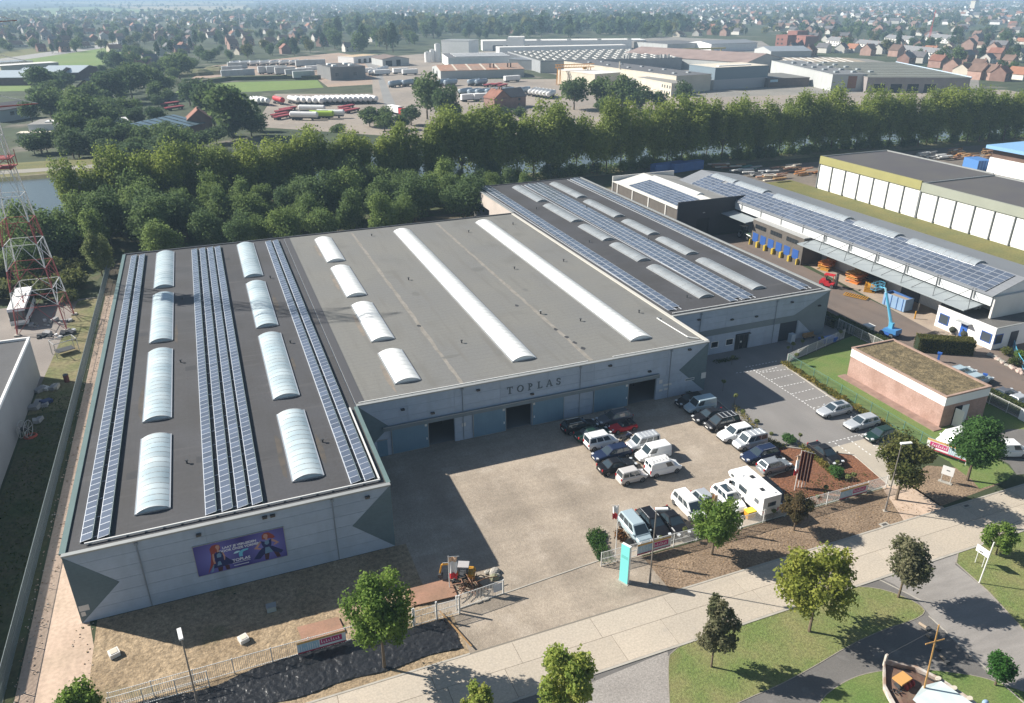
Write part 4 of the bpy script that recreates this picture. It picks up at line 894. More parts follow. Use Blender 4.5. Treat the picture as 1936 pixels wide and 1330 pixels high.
# roadside signs at right
T = thing('info_sign', 'white square sign board on two legs near the brick substation lawn', 'sign', (71.6,48.9,0), R(-62))
b = MB(); b.box(-.6,-.04,1.0,.6,0,2.1,white); b.build('board', T); b = MB(); b.box(-.15,-.05,1.55,.2,-.042,1.66,darksteel); b.build('print_mark', T); b = MB(); [b.box(x,-.02,0,x+.07,.04,2.0,galv) for x in (-.5,.43)]; b.build('leg', T); b = MB(); b.box(-.7,-.25,0,.7,.25,.08,kerbm); b.build('plinth', T)
p = G(1851,1103); q = G(1843,1064); q2 = G(1856,1073)
T = thing('white_post', 'plain leaning white pole on the corner lawn', 'pole', (p.x,p.y,0)); b = MB(); b.tube((0,0,0),(.25,0,4.7),.06,mat('pole_white',(.7,.69,.66),.4),8); b.build('pole', T)
T = thing('road_sign', 'white low sign with dark lettering bars beside the leaning pole', 'sign', (q.x,q.y,0), math.atan2(q2.y-q.y,q2.x-q.x)); L = (q2-q).length
b = MB(); b.box(-.25,-.06,1.35,L+.4,.0,2.1,white); b.build('board', T); b = MB(); b.box(.1,-.07,1.5,L*.7,-.062,1.62,darksteel); b.box(.05,-.07,1.78,L,-.062,1.84,mat('sign_blue',(.1,.16,.35),.6)); b.build('print_mark', T)
for xx in (0, L): b = MB(); b.box(xx-.03,0,0,xx+.03,.06,2.0,galv); b.build('leg', T)
# black plastic sheet
V = []; pts0 = (-11.6,13.6); nx, ny = 190, 32
for j in range(ny):
    for i in range(nx):
        u_, v_ = i/(nx-1), j/(ny-1); x = pts0[0]+u_*(pts0[1]-pts0[0])
        y = 46.25+v_*(4.0-.45*math.sin(u_*9))+.15*math.sin(u_*23); s_ = noise.noise(Vector((x*.9,y*.9,3)))
        rd = 1-abs(noise.noise(Vector((x*1.3+s_*2,y*1.3-s_*2,1)))); r3 = 1-abs(noise.noise(Vector((x*1.9+s_*3,y*3.4,7))))
        V.append((x, y, .03+.07*rd**5+.08*r3**6+.04*abs(s_)))
Fq = np.array([(j*nx+i, j*nx+i+1, (j+1)*nx+i+1, (j+1)*nx+i) for j in range(ny-1) for i in range(nx-1)])
tag(link('plastic_sheet', np_mesh('plastic_sheet', np.array(V), Fq, plastic)), 'wrinkled black plastic sheet spread along the roadside below the bar fence', 'plastic sheet')
b = MB(); b.box(-2.6,-.06,-.04,2.6,.06,.04,woodm); o = b.build('timber_beam', loc=(13.6,48.3,.3), rz=R(-75)); tag(o, 'timber beam weighing down the end of the black sheet', 'beam')
# steel plates, stones, rubble
for lab, quad in (('rusty red steel plate lying behind the magenta banner fence', ((562,1190),(640,1170),(652,1197),(575,1222))), ('large rusty plate beside the pile of bent rods near the gate', ((770,1118),(850,1097),(865,1130),(778,1150)))):
    P = gp(*quad); c = sum((Vector(p) for p in P), Vector((0,0)))/4; b = MB(); b.prism([(p[0]-c.x,p[1]-c.y) for p in P], 0, .06, rust_plate); tag(b.build('steel_plate', loc=(c.x,c.y,.18)), lab, 'steel plate')
for lab, (px,py), s_ in (('pale concrete block on the soil near the left corner of the hall', (217,1240), .8), ('pale concrete block on the soil below the billboard', (461,1213), .75)):
    p = G(px,py); b = MB(); b.box(-s_/2,-s_/2,0,s_/2,s_/2,.4,offwhite); b.box(-s_*.35,-s_*.35,.4,s_*.35,s_*.35,.44,cream); tag(b.build('concrete_block', loc=(p.x,p.y,.08), rz=R(20)), lab, 'concrete block')
p = G(514,1155); b = MB(); b.box(-.4,-.3,0,.4,.3,.5,mat('meter_box',(.3,.36,.36),.7)); b.box(-.44,-.34,.5,.44,.34,.55,capm); tag(b.build('utility_box', loc=(p.x,p.y,.08)), 'small grey utility box in the shade under the left hall', 'utility box')
def heap(name, label, cat, x, y, n, ln, r, m, spread, seed, hgt=.5, curved=False):
    rr = random.Random(seed); T = thing(name, label, cat, (x,y,0.02)); b = MB()
    for i in range(n):
        a = rr.uniform(0,2*math.pi); c = Vector((rr.gauss(0,spread),rr.gauss(0,spread*.6),rr.uniform(.05,hgt))); d = Vector((math.cos(a),math.sin(a),rr.uniform(-.2,.3)))*ln*rr.uniform(.4,1)*.5
        mm = rr.choice(m)
        if curved: mid = c+Vector((0,0,rr.uniform(.1,.5))); b.path([c-d,mid,c+d],r,mm,5)
        else: b.tube(c-d,c+d,r,mm,5)
        if i%4 == 3 or i == n-1: b.build('rod', T); b = MB()
    return T
p = G(888,1112); heap('scrap_heap', 'heap of rusty bent reinforcing rods behind the sliding gate', 'scrap heap', p.x, p.y, 34, 2.6, .05, [rust_plate, bark, mat('rust_dark',(.12,.06,.03),.9)], .7, 3, .7, True)
p = G(905,1098); T = thing('rubble', 'mossy boulder and rubble beside the bent rods', 'rubble', (p.x+.6,p.y+.2,0)); rr = random.Random(3)
for i in range(6): b = MB(); b.ball((0,0,0), rr.uniform(.2,.5), rr.choice([kerbm, mat('mossy_stone',(.2,.2,.13),.9)]), 8, 5, (1.2,1,.7), .12, rr); b.build('stone', T, (rr.uniform(-1.3,1.3),rr.uniform(-.5,.5),.15))
# rubble beside the sand track
tm = MB(); rr = random.Random(8)
for i in range(700):
    x = rr.uniform(-21.2,-19.4) if rr.random() < .9 else rr.uniform(-17.2,-15.2); y = rr.uniform(50,150) if x < -18 else rr.uniform(50,62); s_ = rr.uniform(.03,.11); tm.obox((x,y,s_*.4),(s_,s_*1.3,s_*.8),rr.choice([sand,kerbm,sand,soil]),rz=rr.uniform(0,3))
tm.build('rubble_strip', kind='stuff')
# parking lines: dashed rows of white stones
lnm = mat('marking_white', (.72,.72,.7), .8)
def dashes(T, P, Q, n):
    P = G(*P); Q = G(*Q); d = (Q-P); st = d.length/n; a = math.atan2(d.y,d.x)
    for i in range(n): b = DASH; o = link('marking_dash', b, T, (P.x+d.x*(i+.5)/n, P.y+d.y*(i+.5)/n, .022), a)
db = MB(); db.box(-.14,-.05,-.01,.14,.05,.004,lnm); DASH = db.mesh('marking_dash')
T = bpy.data.objects.new('bay_markings', None); COL.objects.link(T); T['kind'] = 'structure'
for P, Q in (((1419,696),(1553,783)),((1408,695),(1470,683)),((1428,706),(1470,695)),((1440,705),(1500,697)),((1456,719),(1500,708)),((1475,732),(1523,722)),((1495,746),(1540,735)),((1515,760),(1565,748)),((1535,772),(1560,768)),((1565,838),(1668,812)),((1577,837),(1622,868)),((1602,829),(1648,862)),((1626,823),(1662,850)),((1436,700),(1390,706))): 
    L = (G(*P)-G(*Q)).length; dashes(T, P, Q, max(2,int(L/.55)))
ym = mat('marking_yellow', (.62,.42,.08), .8)
b = MB()
for P, Q in (((1128,793),(1138,802)),((1154,803),(1163,801)),((1149,812),(1154,818)),((1168,822),(1178,820)),((1290,1007),(1298,1014)),((1225,1015),(1231,1021))):
    P = G(*P); Q = G(*Q); edge_strip(b, [P.xy,Q.xy], .15, .012, .03, ym, False)
b.build('bay_marking', kind='structure')
# kerbs of the planting beds
b = MB()
for P in (gp((1440,905),(1503,886),(1455,845),(1345,748))[:], gp((1480,690),(1640,800),(1700,838))[:]): edge_strip(b, P, .15, 0, .12, kerbm, False)
pth = [(65.3,50.8),(66.3,57.1),(58.3,62.7)]; edge_strip(b, pth, .15, 0, .12, kerbm, False)
b.build('bed_kerb', kind='structure')
# ------------------------------------------------------------ vehicles
def paint(name, col, metal=.0): return mat('car_paint_'+name, col, .32, metal=metal, spec=.3, coat=.1)
PT = dict(black=paint('black',(.012,.012,.014)), navy=paint('navy',(.015,.025,.06)), white=paint('white',(.78,.78,.77)), silver=paint('silver',(.5,.52,.54),.35), pale=paint('pale_blue',(.42,.52,.56),.25),
          grey=paint('grey',(.14,.15,.17),.4), red=paint('red',(.5,.015,.025)), green=paint('dark_green',(.012,.035,.028)), lgrey=paint('light_grey',(.3,.32,.34),.4), beige=paint('warm_silver',(.6,.57,.54),.2))
cglass = mat('car_glass', (.03,.045,.055), .05, spec=.8, coat=.5); trim = mat('black_trim', (.03,.03,.032), .6); chrome = mat('headlight', (.75,.77,.78), .1, metal=.3); tail = mat('tail_light', (.4,.015,.02), .3); rimm = mat('alloy_rim', (.45,.46,.47), .35, metal=.6); tyrem = mat('tyre', (.02,.02,.021), .9); plate_m = mat('number_plate', (.75,.73,.68), .6)
CT = dict(
 hatch=dict(L=4.05,W=1.74,H=1.48,b=.93,hd=.86,c=.98,rf=.25,rr=-1.45,rb=-1.88,wr=.60),
 estate=dict(L=4.75,W=1.82,H=1.47,b=.93,hd=.88,c=1.05,rf=.2,rr=-1.85,rb=-2.25,wr=.62),
 saloon=dict(L=4.65,W=1.80,H=1.43,b=.92,hd=.87,c=1.0,rf=.15,rr=-.95,rb=-1.65,wr=.60),
 mpv=dict(L=4.6,W=1.85,H=1.72,b=1.0,hd=.98,c=1.5,rf=.6,rr=-1.95,rb=-2.2,wr=.66),
 vanlet=dict(L=4.2,W=1.76,H=1.84,b=1.05,hd=1.02,c=1.2,rf=.62,rr=-1.98,rb=-2.08,wr=.74),
 cargo=dict(L=4.25,W=1.76,H=1.84,b=1.05,hd=1.02,c=1.2,rf=.62,rr=-2.0,rb=-2.1,wr=.76),
 suv=dict(L=4.5,W=1.88,H=1.66,b=1.05,hd=1.0,c=1.0,rf=.3,rr=-1.8,rb=-2.12,wr=.66),
 micro=dict(L=3.5,W=1.62,H=1.64,b=.98,hd=.93,c=.95,rf=.45,rr=-1.5,rb=-1.68,wr=.64))
WHEEL = {}
def wheels(T, xs, hw, r=.32, w_=.2):
    if r not in WHEEL:
        b = MB(); b.tube((0,-w_/2,0),(0,w_/2,0),r,tyrem,16); a = b.mesh('tyre')
        b = MB(); b.tube((0,-w_/2-.012,0),(0,w_/2+.012,0),r*.64,rimm,12); [b.obox((0,sg*(w_/2+.014),0),(r*1.1,.012,.05),darksteel,ry=k*math.pi/5*2) for k in range(5) for sg in (-1,1)]; c = b.mesh('rim')
        h = MB(); h.tube((0,-w_/2-.02,0),(0,w_/2+.02,0),.05,steel,8); WHEEL[r] = (a, c, h.mesh('wheel'))
    a, c, h = WHEEL[r]
    for x in xs:
        for s in (-1,1):
            o = link('wheel', h, T, (x, s*(hw-.1), r)); link('tyre', a, o); link('rim', c, o)
def car(kind, colr, label, px, py, az, group=None, pano=False, rack=False, rails=False, z=0, xy=None, roofbars=0):
    c = CT[kind]; L, W, H = c['L'], c['W'], c['H']; P = PT[colr]; hw = W/2
    p = xy or G(px, py, .6).xy
    T = thing(kind_name(kind), label, {'vanlet':'van','cargo':'van'}.get(kind,'car'), (p[0],p[1],.01+z), az, group)
    f = L/2; r_ = -L/2; bz, hd = c['b'], c['hd']
    prof = [(r_,.62,.80),(r_+.05,.86 if kind != 'saloon' else .9,.92),(r_+.2,bz,.97),(c['rb']+.05,bz+.02,.99),(0,bz,1.0),(c['c'],hd+.03,.99),(f-.75,hd-.05,.96),(f-.3,hd-.16,.88),(f-.06,.62,.76),(f,.5,.70)]
    b = MB(); ring = []
    for x, zt, ws in prof:
        y = hw*ws; zb = .2 if r_+.3 < x < f-.3 else .3
        half = [(y*.9,zb),(y*.98,zb+.12),(y,(zb+zt)*.55),(y*.97,zt-.08),(y*.86,zt)]
        ring.append([(x,-a,b_) for a,b_ in half]+[(x,a,b_) for a,b_ in half[::-1]])
    k = 10; vs_ = [v for q in ring for v in q]
    b.add(vs_, [(i*k+j,i*k+(j+1)%k,(i+1)*k+(j+1)%k,(i+1)*k+j) for i in range(len(ring)-1) for j in range(k)]+[tuple(range(k))[::-1], tuple(range((len(ring)-1)*k,len(ring)*k))], P)
    # cabin
    wb, wr = hw*.9, c['wr']*hw/.88*.98; B0 = [(c['rb'],-wb,bz),(c['c'],-wb,hd+.0),(c['c'],wb,hd),(c['rb'],wb,bz)]; wr = min(wr, wb-.02)
    T0 = [(c['rr'],-wr,H-.06),(c['rf'],-wr,H-.05),(c['rf'],wr,H-.05),(c['rr'],wr,H-.06)]; xm = (c['rr']+c['rf'])/2
    T1 = [(c['rr']+.08,-wr*.86,H-.015),(c['rf']-.1,-wr*.86,H),(c['rf']-.1,wr*.86,H),(c['rr']+.08,wr*.86,H-.015)]
    vs_ = B0+T0+T1
    fs = [(i,(i+1)%4,4+(i+1)%4,4+i) for i in range(4)]+[(4+i,4+(i+1)%4,8+(i+1)%4,8+i) for i in range(4)]+[(8,9,10,11)]
    b.add(vs_, fs, P); b.build('body', T, smooth=False)
    def pane(name, a, b_, cc, d, m=cglass, ins=(.05,.95,.08,.92), off=.012):
        A, B_, C, D = map(Vector, (a,b_,cc,d)); nn = (B_-A).cross(D-A).normalized()
        def at(u,v): return (A*(1-u)+B_*u)*(1-v)+(D*(1-u)+C*u)*v
        pts = [at(ins[0],ins[2]),at(ins[1],ins[2]),at(ins[1],ins[3]),at(ins[0],ins[3])]
        q = MB(); q.extr([p_-nn*.01 for p_ in pts], nn*(off+.01), m); return q.build(name, T)
    pane('windscreen', B0[1], B0[2], T0[2], T0[1])
    if kind != 'cargo': pane('rear_window', B0[3], B0[0], T0[0], T0[3])
    else: pane('rear_window', B0[3], B0[0], T0[0], T0[3], ins=(.08,.46,.4,.9)); pane('rear_window', B0[3], B0[0], T0[0], T0[3], ins=(.54,.92,.4,.9))
    spl = {'hatch':[(.12,.50),(.53,.86)], 'estate':[(.06,.32),(.35,.63),(.66,.9)], 'saloon':[(.16,.52),(.55,.86)], 'mpv':[(.05,.30),(.33,.60),(.63,.88)], 'vanlet':[(.06,.32),(.36,.62),(.66,.92)], 'cargo':[(.66,.92)], 'suv':[(.08,.34),(.37,.63),(.66,.9)], 'micro':[(.08,.34),(.38,.64),(.67,.9)]}[kind]
    for u0,u1 in spl:
        pane('side_window', B0[0], B0[1], T0[1], T0[0], ins=(u0,u1,.12,.9)); pane('side_window', B0[2], B0[3], T0[3], T0[2], ins=(1-u1,1-u0,.12,.9))
    if pano: q = MB(); q.box(c['rr']+.5,-wr*.6,H-.004,c['rf']-.2,wr*.6,H+.012,cglass); q.build('sunroof', T)
    q = MB(); q.box(r_-.02,-hw*.78,.24,r_+.18,hw*.78,.5,trim if kind in ('vanlet','cargo') else P); q.build('bumper', T); q = MB(); q.box(f-.2,-hw*.72,.22,f+.02,hw*.72,.42,trim); q.build('bumper', T)
    for s in (-1,1):
        q = MB(); q.obox((f-.22,s*hw*.66,.66),(.3,.3,.14),chrome,rz=-s*.35); q.build('headlight', T)
        q = MB(); q.obox((r_+.03,s*hw*.78,.82),(.1,.16,.26 if kind != 'cargo' else .45),tail); q.build('tail_light', T)
        q = MB(); q.box(c['c']-.32,s*hw-.02 if s > 0 else s*hw-.16,bz+.02,c['c']-.16,s*hw+.16 if s > 0 else s*hw+.02,bz+.17,P); q.build('wing_mirror', T)
    q = MB(); q.box(f+.0,-.26,.44,f+.025,.26,.55,plate_m); q.build('number_plate', T); q = MB(); q.box(r_-.03,-.26,.6,r_+.0,.26,.71,plate_m); q.build('number_plate', T)
    wheels(T, (r_+.72, f-.82), hw)
    if rails or roofbars:
        q = MB(); [q.tube((c['rr']+.15,s*wr*.9,H+.02),(c['rf']-.15,s*wr*.9,H+.03),.025,alu,5) for s in (-1,1)]; q.build('roof_rail', T)
    for i in range(roofbars):
        x = c['rr']+.3+i*(c['rf']-c['rr']-.6)/max(1,roofbars-1); q = MB(); q.box(x-.05,-wr*.85,H-.005,x+.05,wr*.85,H+.025,alu); q.build('roof_bar', T)
    if rack:
        q = MB(); [q.tube((c['rr']+.1,s*wr*.75,H+.16),(c['rf']-.05,s*wr*.75,H+.16),.03,white,5) for s in (-1,.1)]; [q.tube((c['rr']+.2+i*.21,-wr*.75,H+.16),(c['rr']+.2+i*.21,wr*.08,H+.16),.022,darksteel if i%2 else white,4) for i in range(12)]
        [q.tube((x,s*wr*.75,H-.03),(x,s*wr*.75,H+.16),.025,darksteel,4) for x in (c['rr']+.3,c['rf']-.3) for s in (-1,.1)]; q.build('ladder_rack', T)
    return T
def kind_name(k): return {'vanlet':'small_van','cargo':'panel_van','hatch':'hatchback_car','estate':'estate_car','saloon':'saloon_car','mpv':'people_carrier','suv':'off_roader','micro':'small_car'}[k]
LF, RT, DN, UP = math.pi, 0, -math.pi/2, math.pi/2
row = 'cars parked along the planting strip'
car('hatch','black','black hatchback in the shade against the hall wall, rearmost of the right row',1305,757,LF,row)
car('cargo','pale','silver blue panel van second from the hall in the right row',1323,768,LF,row)
car('saloon','black','black saloon in front of the silver blue panel van, half in shade',1341,786,LF,row)
car('mpv','black','black people carrier with ribbed roof beside the white off roader',1365,800,LF,row,roofbars=4)
car('suv','white','white off roader with dark rear quarter in the right row',1390,820,LF,row)
car('vanlet','silver','silver glazed van with roof bars in the right row',1417,836,LF,row,roofbars=4)
car('estate','navy','dark blue estate car between the silver van and the grey hatchback',1437,859,LF,row,rails=True)
car('hatch','lgrey','grey hatchback parked at the corner of the bark bed',1464,880,RT,row)
grp = 'cars parked in the middle of the gravel yard'
car('estate','black','black estate car closest to the blue sliding door',1096,805,RT,grp,rails=True)
car('saloon','green','very dark green car squeezed between the black estate and the white van',1121,820,RT,grp)
car('vanlet','white','white van with side windows in the left column of yard cars',1137,835,RT,grp,roofbars=1)
car('estate','navy','navy blue estate car below the white van',1156,857,LF,grp)
car('saloon','black','black saloon above the small pale car in the gravel yard',1167,880,RT,grp)
car('micro','beige','small pale silver car at the front of the left column',1195,900,RT,grp)
car('estate','grey','dark grey car standing alone in the shade by the blue door',1161,790,LF,grp,rails=True)
car('vanlet','silver','silver glazed van with ribbed roof in the middle of the yard',1214,839,LF,grp,roofbars=5)
car('cargo','white','white panel van without roof rack in the middle of the yard',1234,858,LF,grp)
car('cargo','white','white panel van carrying a ladder rack and dark lettering',1254,884,RT,grp,rack=True)
grp = 'cars parked against the roadside fence'
car('mpv','pale','pale silver people carrier beside the ivy bed at the entrance',1201,1001,DN,grp)
car('estate','black','black estate car with chrome rails beside the pale people carrier',1235,990,DN,grp,rails=True)
car('saloon','black','second black car from the entrance along the fence, with plain roof',1272,987,DN,grp)
car('mpv','white','white car left of the grey one, behind the green tree',1303,958,DN,grp)
car('hatch','silver','silver grey car between the two white cars behind the green tree',1336,950,DN,grp)
car('suv','white','white car beside the motorhome, with dark windscreen',1378,944,DN,grp,pano=True)
car('estate','black','black car hidden in the shade right of the motorhome',1459,931,DN,grp)
grp = 'cars on the paved parking lot'
car('estate','silver','silver estate car with dark glass roof by the hedge',1577,775,LF,grp,pano=True,rails=True)
car('estate','silver','silver car next to the dark convertible in the paved lot',1629,799,LF,grp)
car('hatch','green','dark green car partly hidden behind the big round tree',1664,822,LF,grp)
car('saloon','black','black saloon parked beside the bark planting bed on pavers',1561,858,DN,grp)
grp = 'cars on the neighbouring driveway'
car('estate','pale','first pale blue estate car behind the long hedge, beside the hedge block',1818,703,RT,grp,rails=True)
car('estate','pale','second pale blue estate car behind the long hedge',1849,717,RT,grp)
car('saloon','grey','dark grey saloon behind the white fence banner',1899,745,RT,grp)
car('hatch','silver','pale car at the right edge behind the white fence banner',1930,757,RT,grp)
car('cargo','white','white van half hidden by the round dark green tree near the substation',1800,832,LF)
car('cargo','white','white van leaving at the right edge of the picture',1909,852,R(-20))
# red roadster
p = G(1178,808,.4).xy
T = thing('roadster', 'small open red roadster with black interior in the shade', 'car', (p[0],p[1],.01), LF)
b = MB(); ring = []
for x, zt, ws in ((-1.85,.5,.7),(-1.7,.72,.86),(-1.0,.8,.97),(0,.72,1),(.6,.8,.98),(1.5,.72,.9),(1.85,.48,.7)):
    y = .8*ws; half = [(y*.9,.2),(y,.45),(y*.95,zt-.08),(y*.75,zt)]; ring.append([(x,-a,c) for a,c in half]+[(x,a,c) for a,c in half[::-1]])
vs_ = [v for q in ring for v in q]; b.add(vs_, [(i*8+j,i*8+(j+1)%8,(i+1)*8+(j+1)%8,(i+1)*8+j) for i in range(6) for j in range(8)]+[tuple(range(8))[::-1],tuple(range(48,56))], PT['red']); b.build('body', T)
b = MB(); b.box(-.85,-.58,.735,.42,.58,.79,trim); b.build('cockpit', T); b = MB(); [b.box(-.75,s*.32-.22,.79,-.55,s*.32+.22,1.05,trim) for s in (-1,1)]; b.build('seat', T); b = MB(); b.extr([(.5,-.6,.8),(.3,-.55,1.12),(.28,-.55,1.12),(.46,-.6,.8)],(0,1.2,0),cglass); b.build('windscreen', T)
b = MB(); b.box(-1.5,-.6,.79,-.9,.6,.95,trim); b.build('folded_hood', T)
for s in (-1,1): b = MB(); b.ball((1.72,s*.5,.62),.11,chrome,8,5); b.build('headlight', T)
wheels(T, (-1.15,1.15), .84, .29)
# motorcycle
p = G(1185,829,.4).xy
T = thing('motorcycle', 'dark touring motorcycle standing by the yellow mark at the shade edge', 'motorcycle', (p[0],p[1],.01), R(20))
for x in (-.7,.75): b = MB(); b.tube((x,-.07,.31),(x,.07,.31),.31,tyrem,16); o = b.build('wheel', T); b = MB(); b.tube((x,-.08,.31),(x,.08,.31),.18,rimm,10); b.build('rim', o)
b = MB(); b.ball((.1,0,.75),.3,PT['navy'],10,6,(1.5,.7,.7)); b.obox((.5,0,.75),(.5,.4,.5),PT['navy'],ry=.4); b.build('fairing', T); b = MB(); b.obox((-.45,0,.82),(.8,.3,.14),trim); b.build('seat', T); b = MB(); b.box(-.5,-.12,.3,.5,.12,.6,darksteel); b.build('engine', T)
b = MB(); [b.box(-.95,s*.3-.1,.5,-.45,s*.3+.1,.85,trim) for s in (-1,1)]; b.build('pannier', T); b = MB(); b.tube((.45,-.38,1.05),(.45,.38,1.05),.02,steel,5); b.tube((.45,0,1.05),(.75,0,.35),.04,steel,6); b.build('handlebar', T)
# motorhome
p = G(1412,930,1.2).xy
T = thing('motorhome', 'large white motorhome with overhanging cab roof by the fence', 'motorhome', (p[0]+.3,p[1]-.3,.01), UP)
b = MB(); b.box(-3.3,-1.12,.75,1.35,1.12,2.9,white); b.extr([(1.35,-1.12,1.95),(2.5,-1.12,2.15),(2.75,-1.12,2.45),(2.45,-1.12,2.88),(1.35,-1.12,2.9)],(0,2.24,0),white); b.build('living_body', T)
b = MB(); b.extr([(1.36,-1.0,.45),(3.2,-1.0,.45),(3.3,-1.0,.8),(3.2,-1.0,1.1),(2.5,-1.0,1.22),(1.9,-1.0,1.94),(1.36,-1.0,1.94)],(0,2.0,0),white); b.build('cab', T)
b = MB(); b.extr([(2.53,-.88,1.25),(1.98,-.88,1.9),(2.0,-.88,1.92),(2.55,-.88,1.27)],(0,1.76,0),cglass); b.build('windscreen', T)
for s in (-1,1):
    b = MB(); b.extr([(1.5,s*1.0,1.25),(2.3,s*1.0,1.25),(1.95,s*1.0,1.8),(1.5,s*1.0,1.8)],(0,s*.012,0),cglass); b.build('side_window', T)
    b = MB(); b.box(-.6,min(s*1.12,s*1.135),1.6,.7,max(s*1.12,s*1.135),2.25,cglass); b.build('side_window', T); b = MB(); b.box(-2.6,min(s*1.12,s*1.135),1.7,-1.9,max(s*1.12,s*1.135),2.2,cglass); b.build('side_window', T); b = MB(); b.box(1.7,min(s*1.12,s*1.135),2.3,2.2,max(s*1.12,s*1.135),2.6,cglass); b.build('side_window', T)
    b = MB(); b.box(3.2,s*.75-.18,.75,3.31,s*.75+.18,.98,chrome); b.build('headlight', T); b = MB(); b.box(-3.33,s*.9-.1,.85,-3.29,s*.9+.1,1.3,tail); b.build('tail_light', T); b = MB(); b.box(2.1,s*1.15-.1,1.3,2.25,s*1.15+.1,1.65,trim); b.build('wing_mirror', T)
b = MB(); b.box(-3.32,-.5,1.7,-3.3,.5,2.2,cglass); b.build('rear_window', T); b = MB(); b.box(-3.25,-1.08,.35,1.3,1.08,.74,trim); b.build('chassis', T)
for x, y, s_ in ((-1.9,.3,.2),(.4,-.2,.22),(-2.8,-.6,.1),(1.0,.6,.12)): b = MB(); b.box(x-s_,y-s_,2.9,x+s_,y+s_,2.99,trim if s_ > .15 else white); b.build('roof_hatch', T)
b = MB(); b.box(-1.6,-1.14,.8,-1.0,-1.12,2.5,cream); b.build('side_door', T)
wheels(T, (-2.0,2.45), 1.05, .34)
p = G(1418,970,.5); b = MB(); b.box(-.5,-.35,0,.5,.35,.8,yellow); b.box(-.55,-.4,.8,.55,.4,.88,mat('bin_yellow',(.7,.5,.04),.5)); tag(b.build('yellow_bin', loc=(p.x,p.y,.01)), 'yellow lidded bin behind the motorhome by the mesh fence', 'bin')
# excavator
p = G(878,1082,.6).xy
T = thing('mini_excavator', 'yellow mini excavator with grey canopy, digging arm folded to the left', 'excavator', (p[0]-.1,p[1]-.4,.01), R(155))
for s in (-1,1): b = MB(); b.extr([(-1.2,s*.75-.2,.12),(-1.05,s*.75-.2,0),(1.05,s*.75-.2,0),(1.2,s*.75-.2,.12),(1.2,s*.75-.2,.4),(1.05,s*.75-.2,.52),(-1.05,s*.75-.2,.52),(-1.2,s*.75-.2,.4)],(0,.4,0),tyrem); o = b.build('track', T); b = MB(); [b.tube((x,s*.75-.22,.26),(x,s*.75+.22,.26),.17,darksteel,10) for x in (-.9,-.3,.3,.9)]; b.build('track_roller', o)
b = MB(); b.box(-1.3,-.85,.6,.7,.85,.9,darksteel); b.extr([(-1.35,-.85,.9),(-.5,-.85,.9),(-.5,-.85,1.6),(-1.1,-.85,1.6),(-1.35,-.85,1.4)],(0,1.7,0),yellow); b.build('upper_body', T)
b = MB(); b.box(-.6,-.62,2.5,.85,.62,2.62,mat('canopy_grey',(.4,.38,.37),.6)); b.build('canopy', T); b = MB(); [b.tube((x,y,.9),(x*.95,y,2.5),.05,darksteel,6) for x in (-.5,.75) for y in (-.58,.58)]; b.build('canopy_post', T); b = MB(); b.box(-.3,-.3,1.0,.1,.3,1.3,trim); b.box(-.4,-.3,1.3,-.25,.3,1.9,trim); b.build('seat', T)
b = MB(); b.path([(.75,.2,.95),(1.4,.2,2.3),(2.0,.2,2.75),(2.7,.2,2.6)],.15,yellow,6); b.build('boom', T); b = MB(); b.path([(2.65,.2,2.75),(2.95,.2,2.5),(3.2,.2,1.2)],.12,yellow,6); b.build('dipper', T); b = MB(); b.tube((1.1,.2,1.2),(1.9,.2,2.4),.06,steel,6); b.tube((2.0,.2,2.95),(2.8,.2,2.85),.05,steel,6); b.build('ram', T)
b = MB(); b.extr([(3.0,-.2,1.2),(3.4,-.2,1.2),(3.45,-.2,.8),(3.1,-.2,.5),(2.85,-.2,.7)],(0,.8,0),darksteel); b.build('bucket', T); b = MB(); b.box(-.1+1.35,-.9,.1,1.45,.9,.5,darksteel); b.build('blade', T)
T.scale = (.72,.72,.72)
# loading yard machines
p = G(1568,533,1).xy
T = thing('forklift', 'red forklift truck with black mast in front of the loading canopy', 'forklift', (p[0],p[1],.01), R(-60))
b = MB(); b.extr([(-1.6,-.7,.3),(1.0,-.7,.3),(1.0,-.7,.9),(.2,-.7,.9),(.0,-.7,1.2),(-1.5,-.7,1.3),(-1.7,-.7,1.0)],(0,1.4,0),redp); b.build('body', T); b = MB(); b.box(-1.0,-.62,2.3,.8,.62,2.42,redp); b.build('overhead_guard', T); b = MB(); [b.tube((x,y,1.0),(x*.9,y,2.3),.06,redp,6) for x in (-.9,.85) for y in (-.58,.58)]; b.build('guard_post', T); b = MB(); b.box(-.6,-.3,1.25,-.1,.3,1.4,trim); b.box(-.7,-.3,1.4,-.55,.3,1.9,trim); b.build('seat', T)
b = MB(); [b.box(1.2,s*.45-.08,.15,1.42,s*.45+.08,3.0,darksteel) for s in (-1,1)]; [b.box(1.22,-.45,z_,1.4,.45,z_+.12,darksteel) for z_ in (.5,1.6,2.85)]; b.build('mast', T)
for s in (-1,1): b = MB(); b.box(1.42,s*.35-.08,.15,2.5,s*.35+.08,.22,darksteel); b.build('fork', T)
wheels(T, (-1.1,.75), .78, .36, .28)
p = G(1409,441,1).xy
T = thing('tractor', 'old dark green loader tractor parked by the first dock door', 'tractor', (p[0]-.4,p[1]-.8,.01), R(-90))
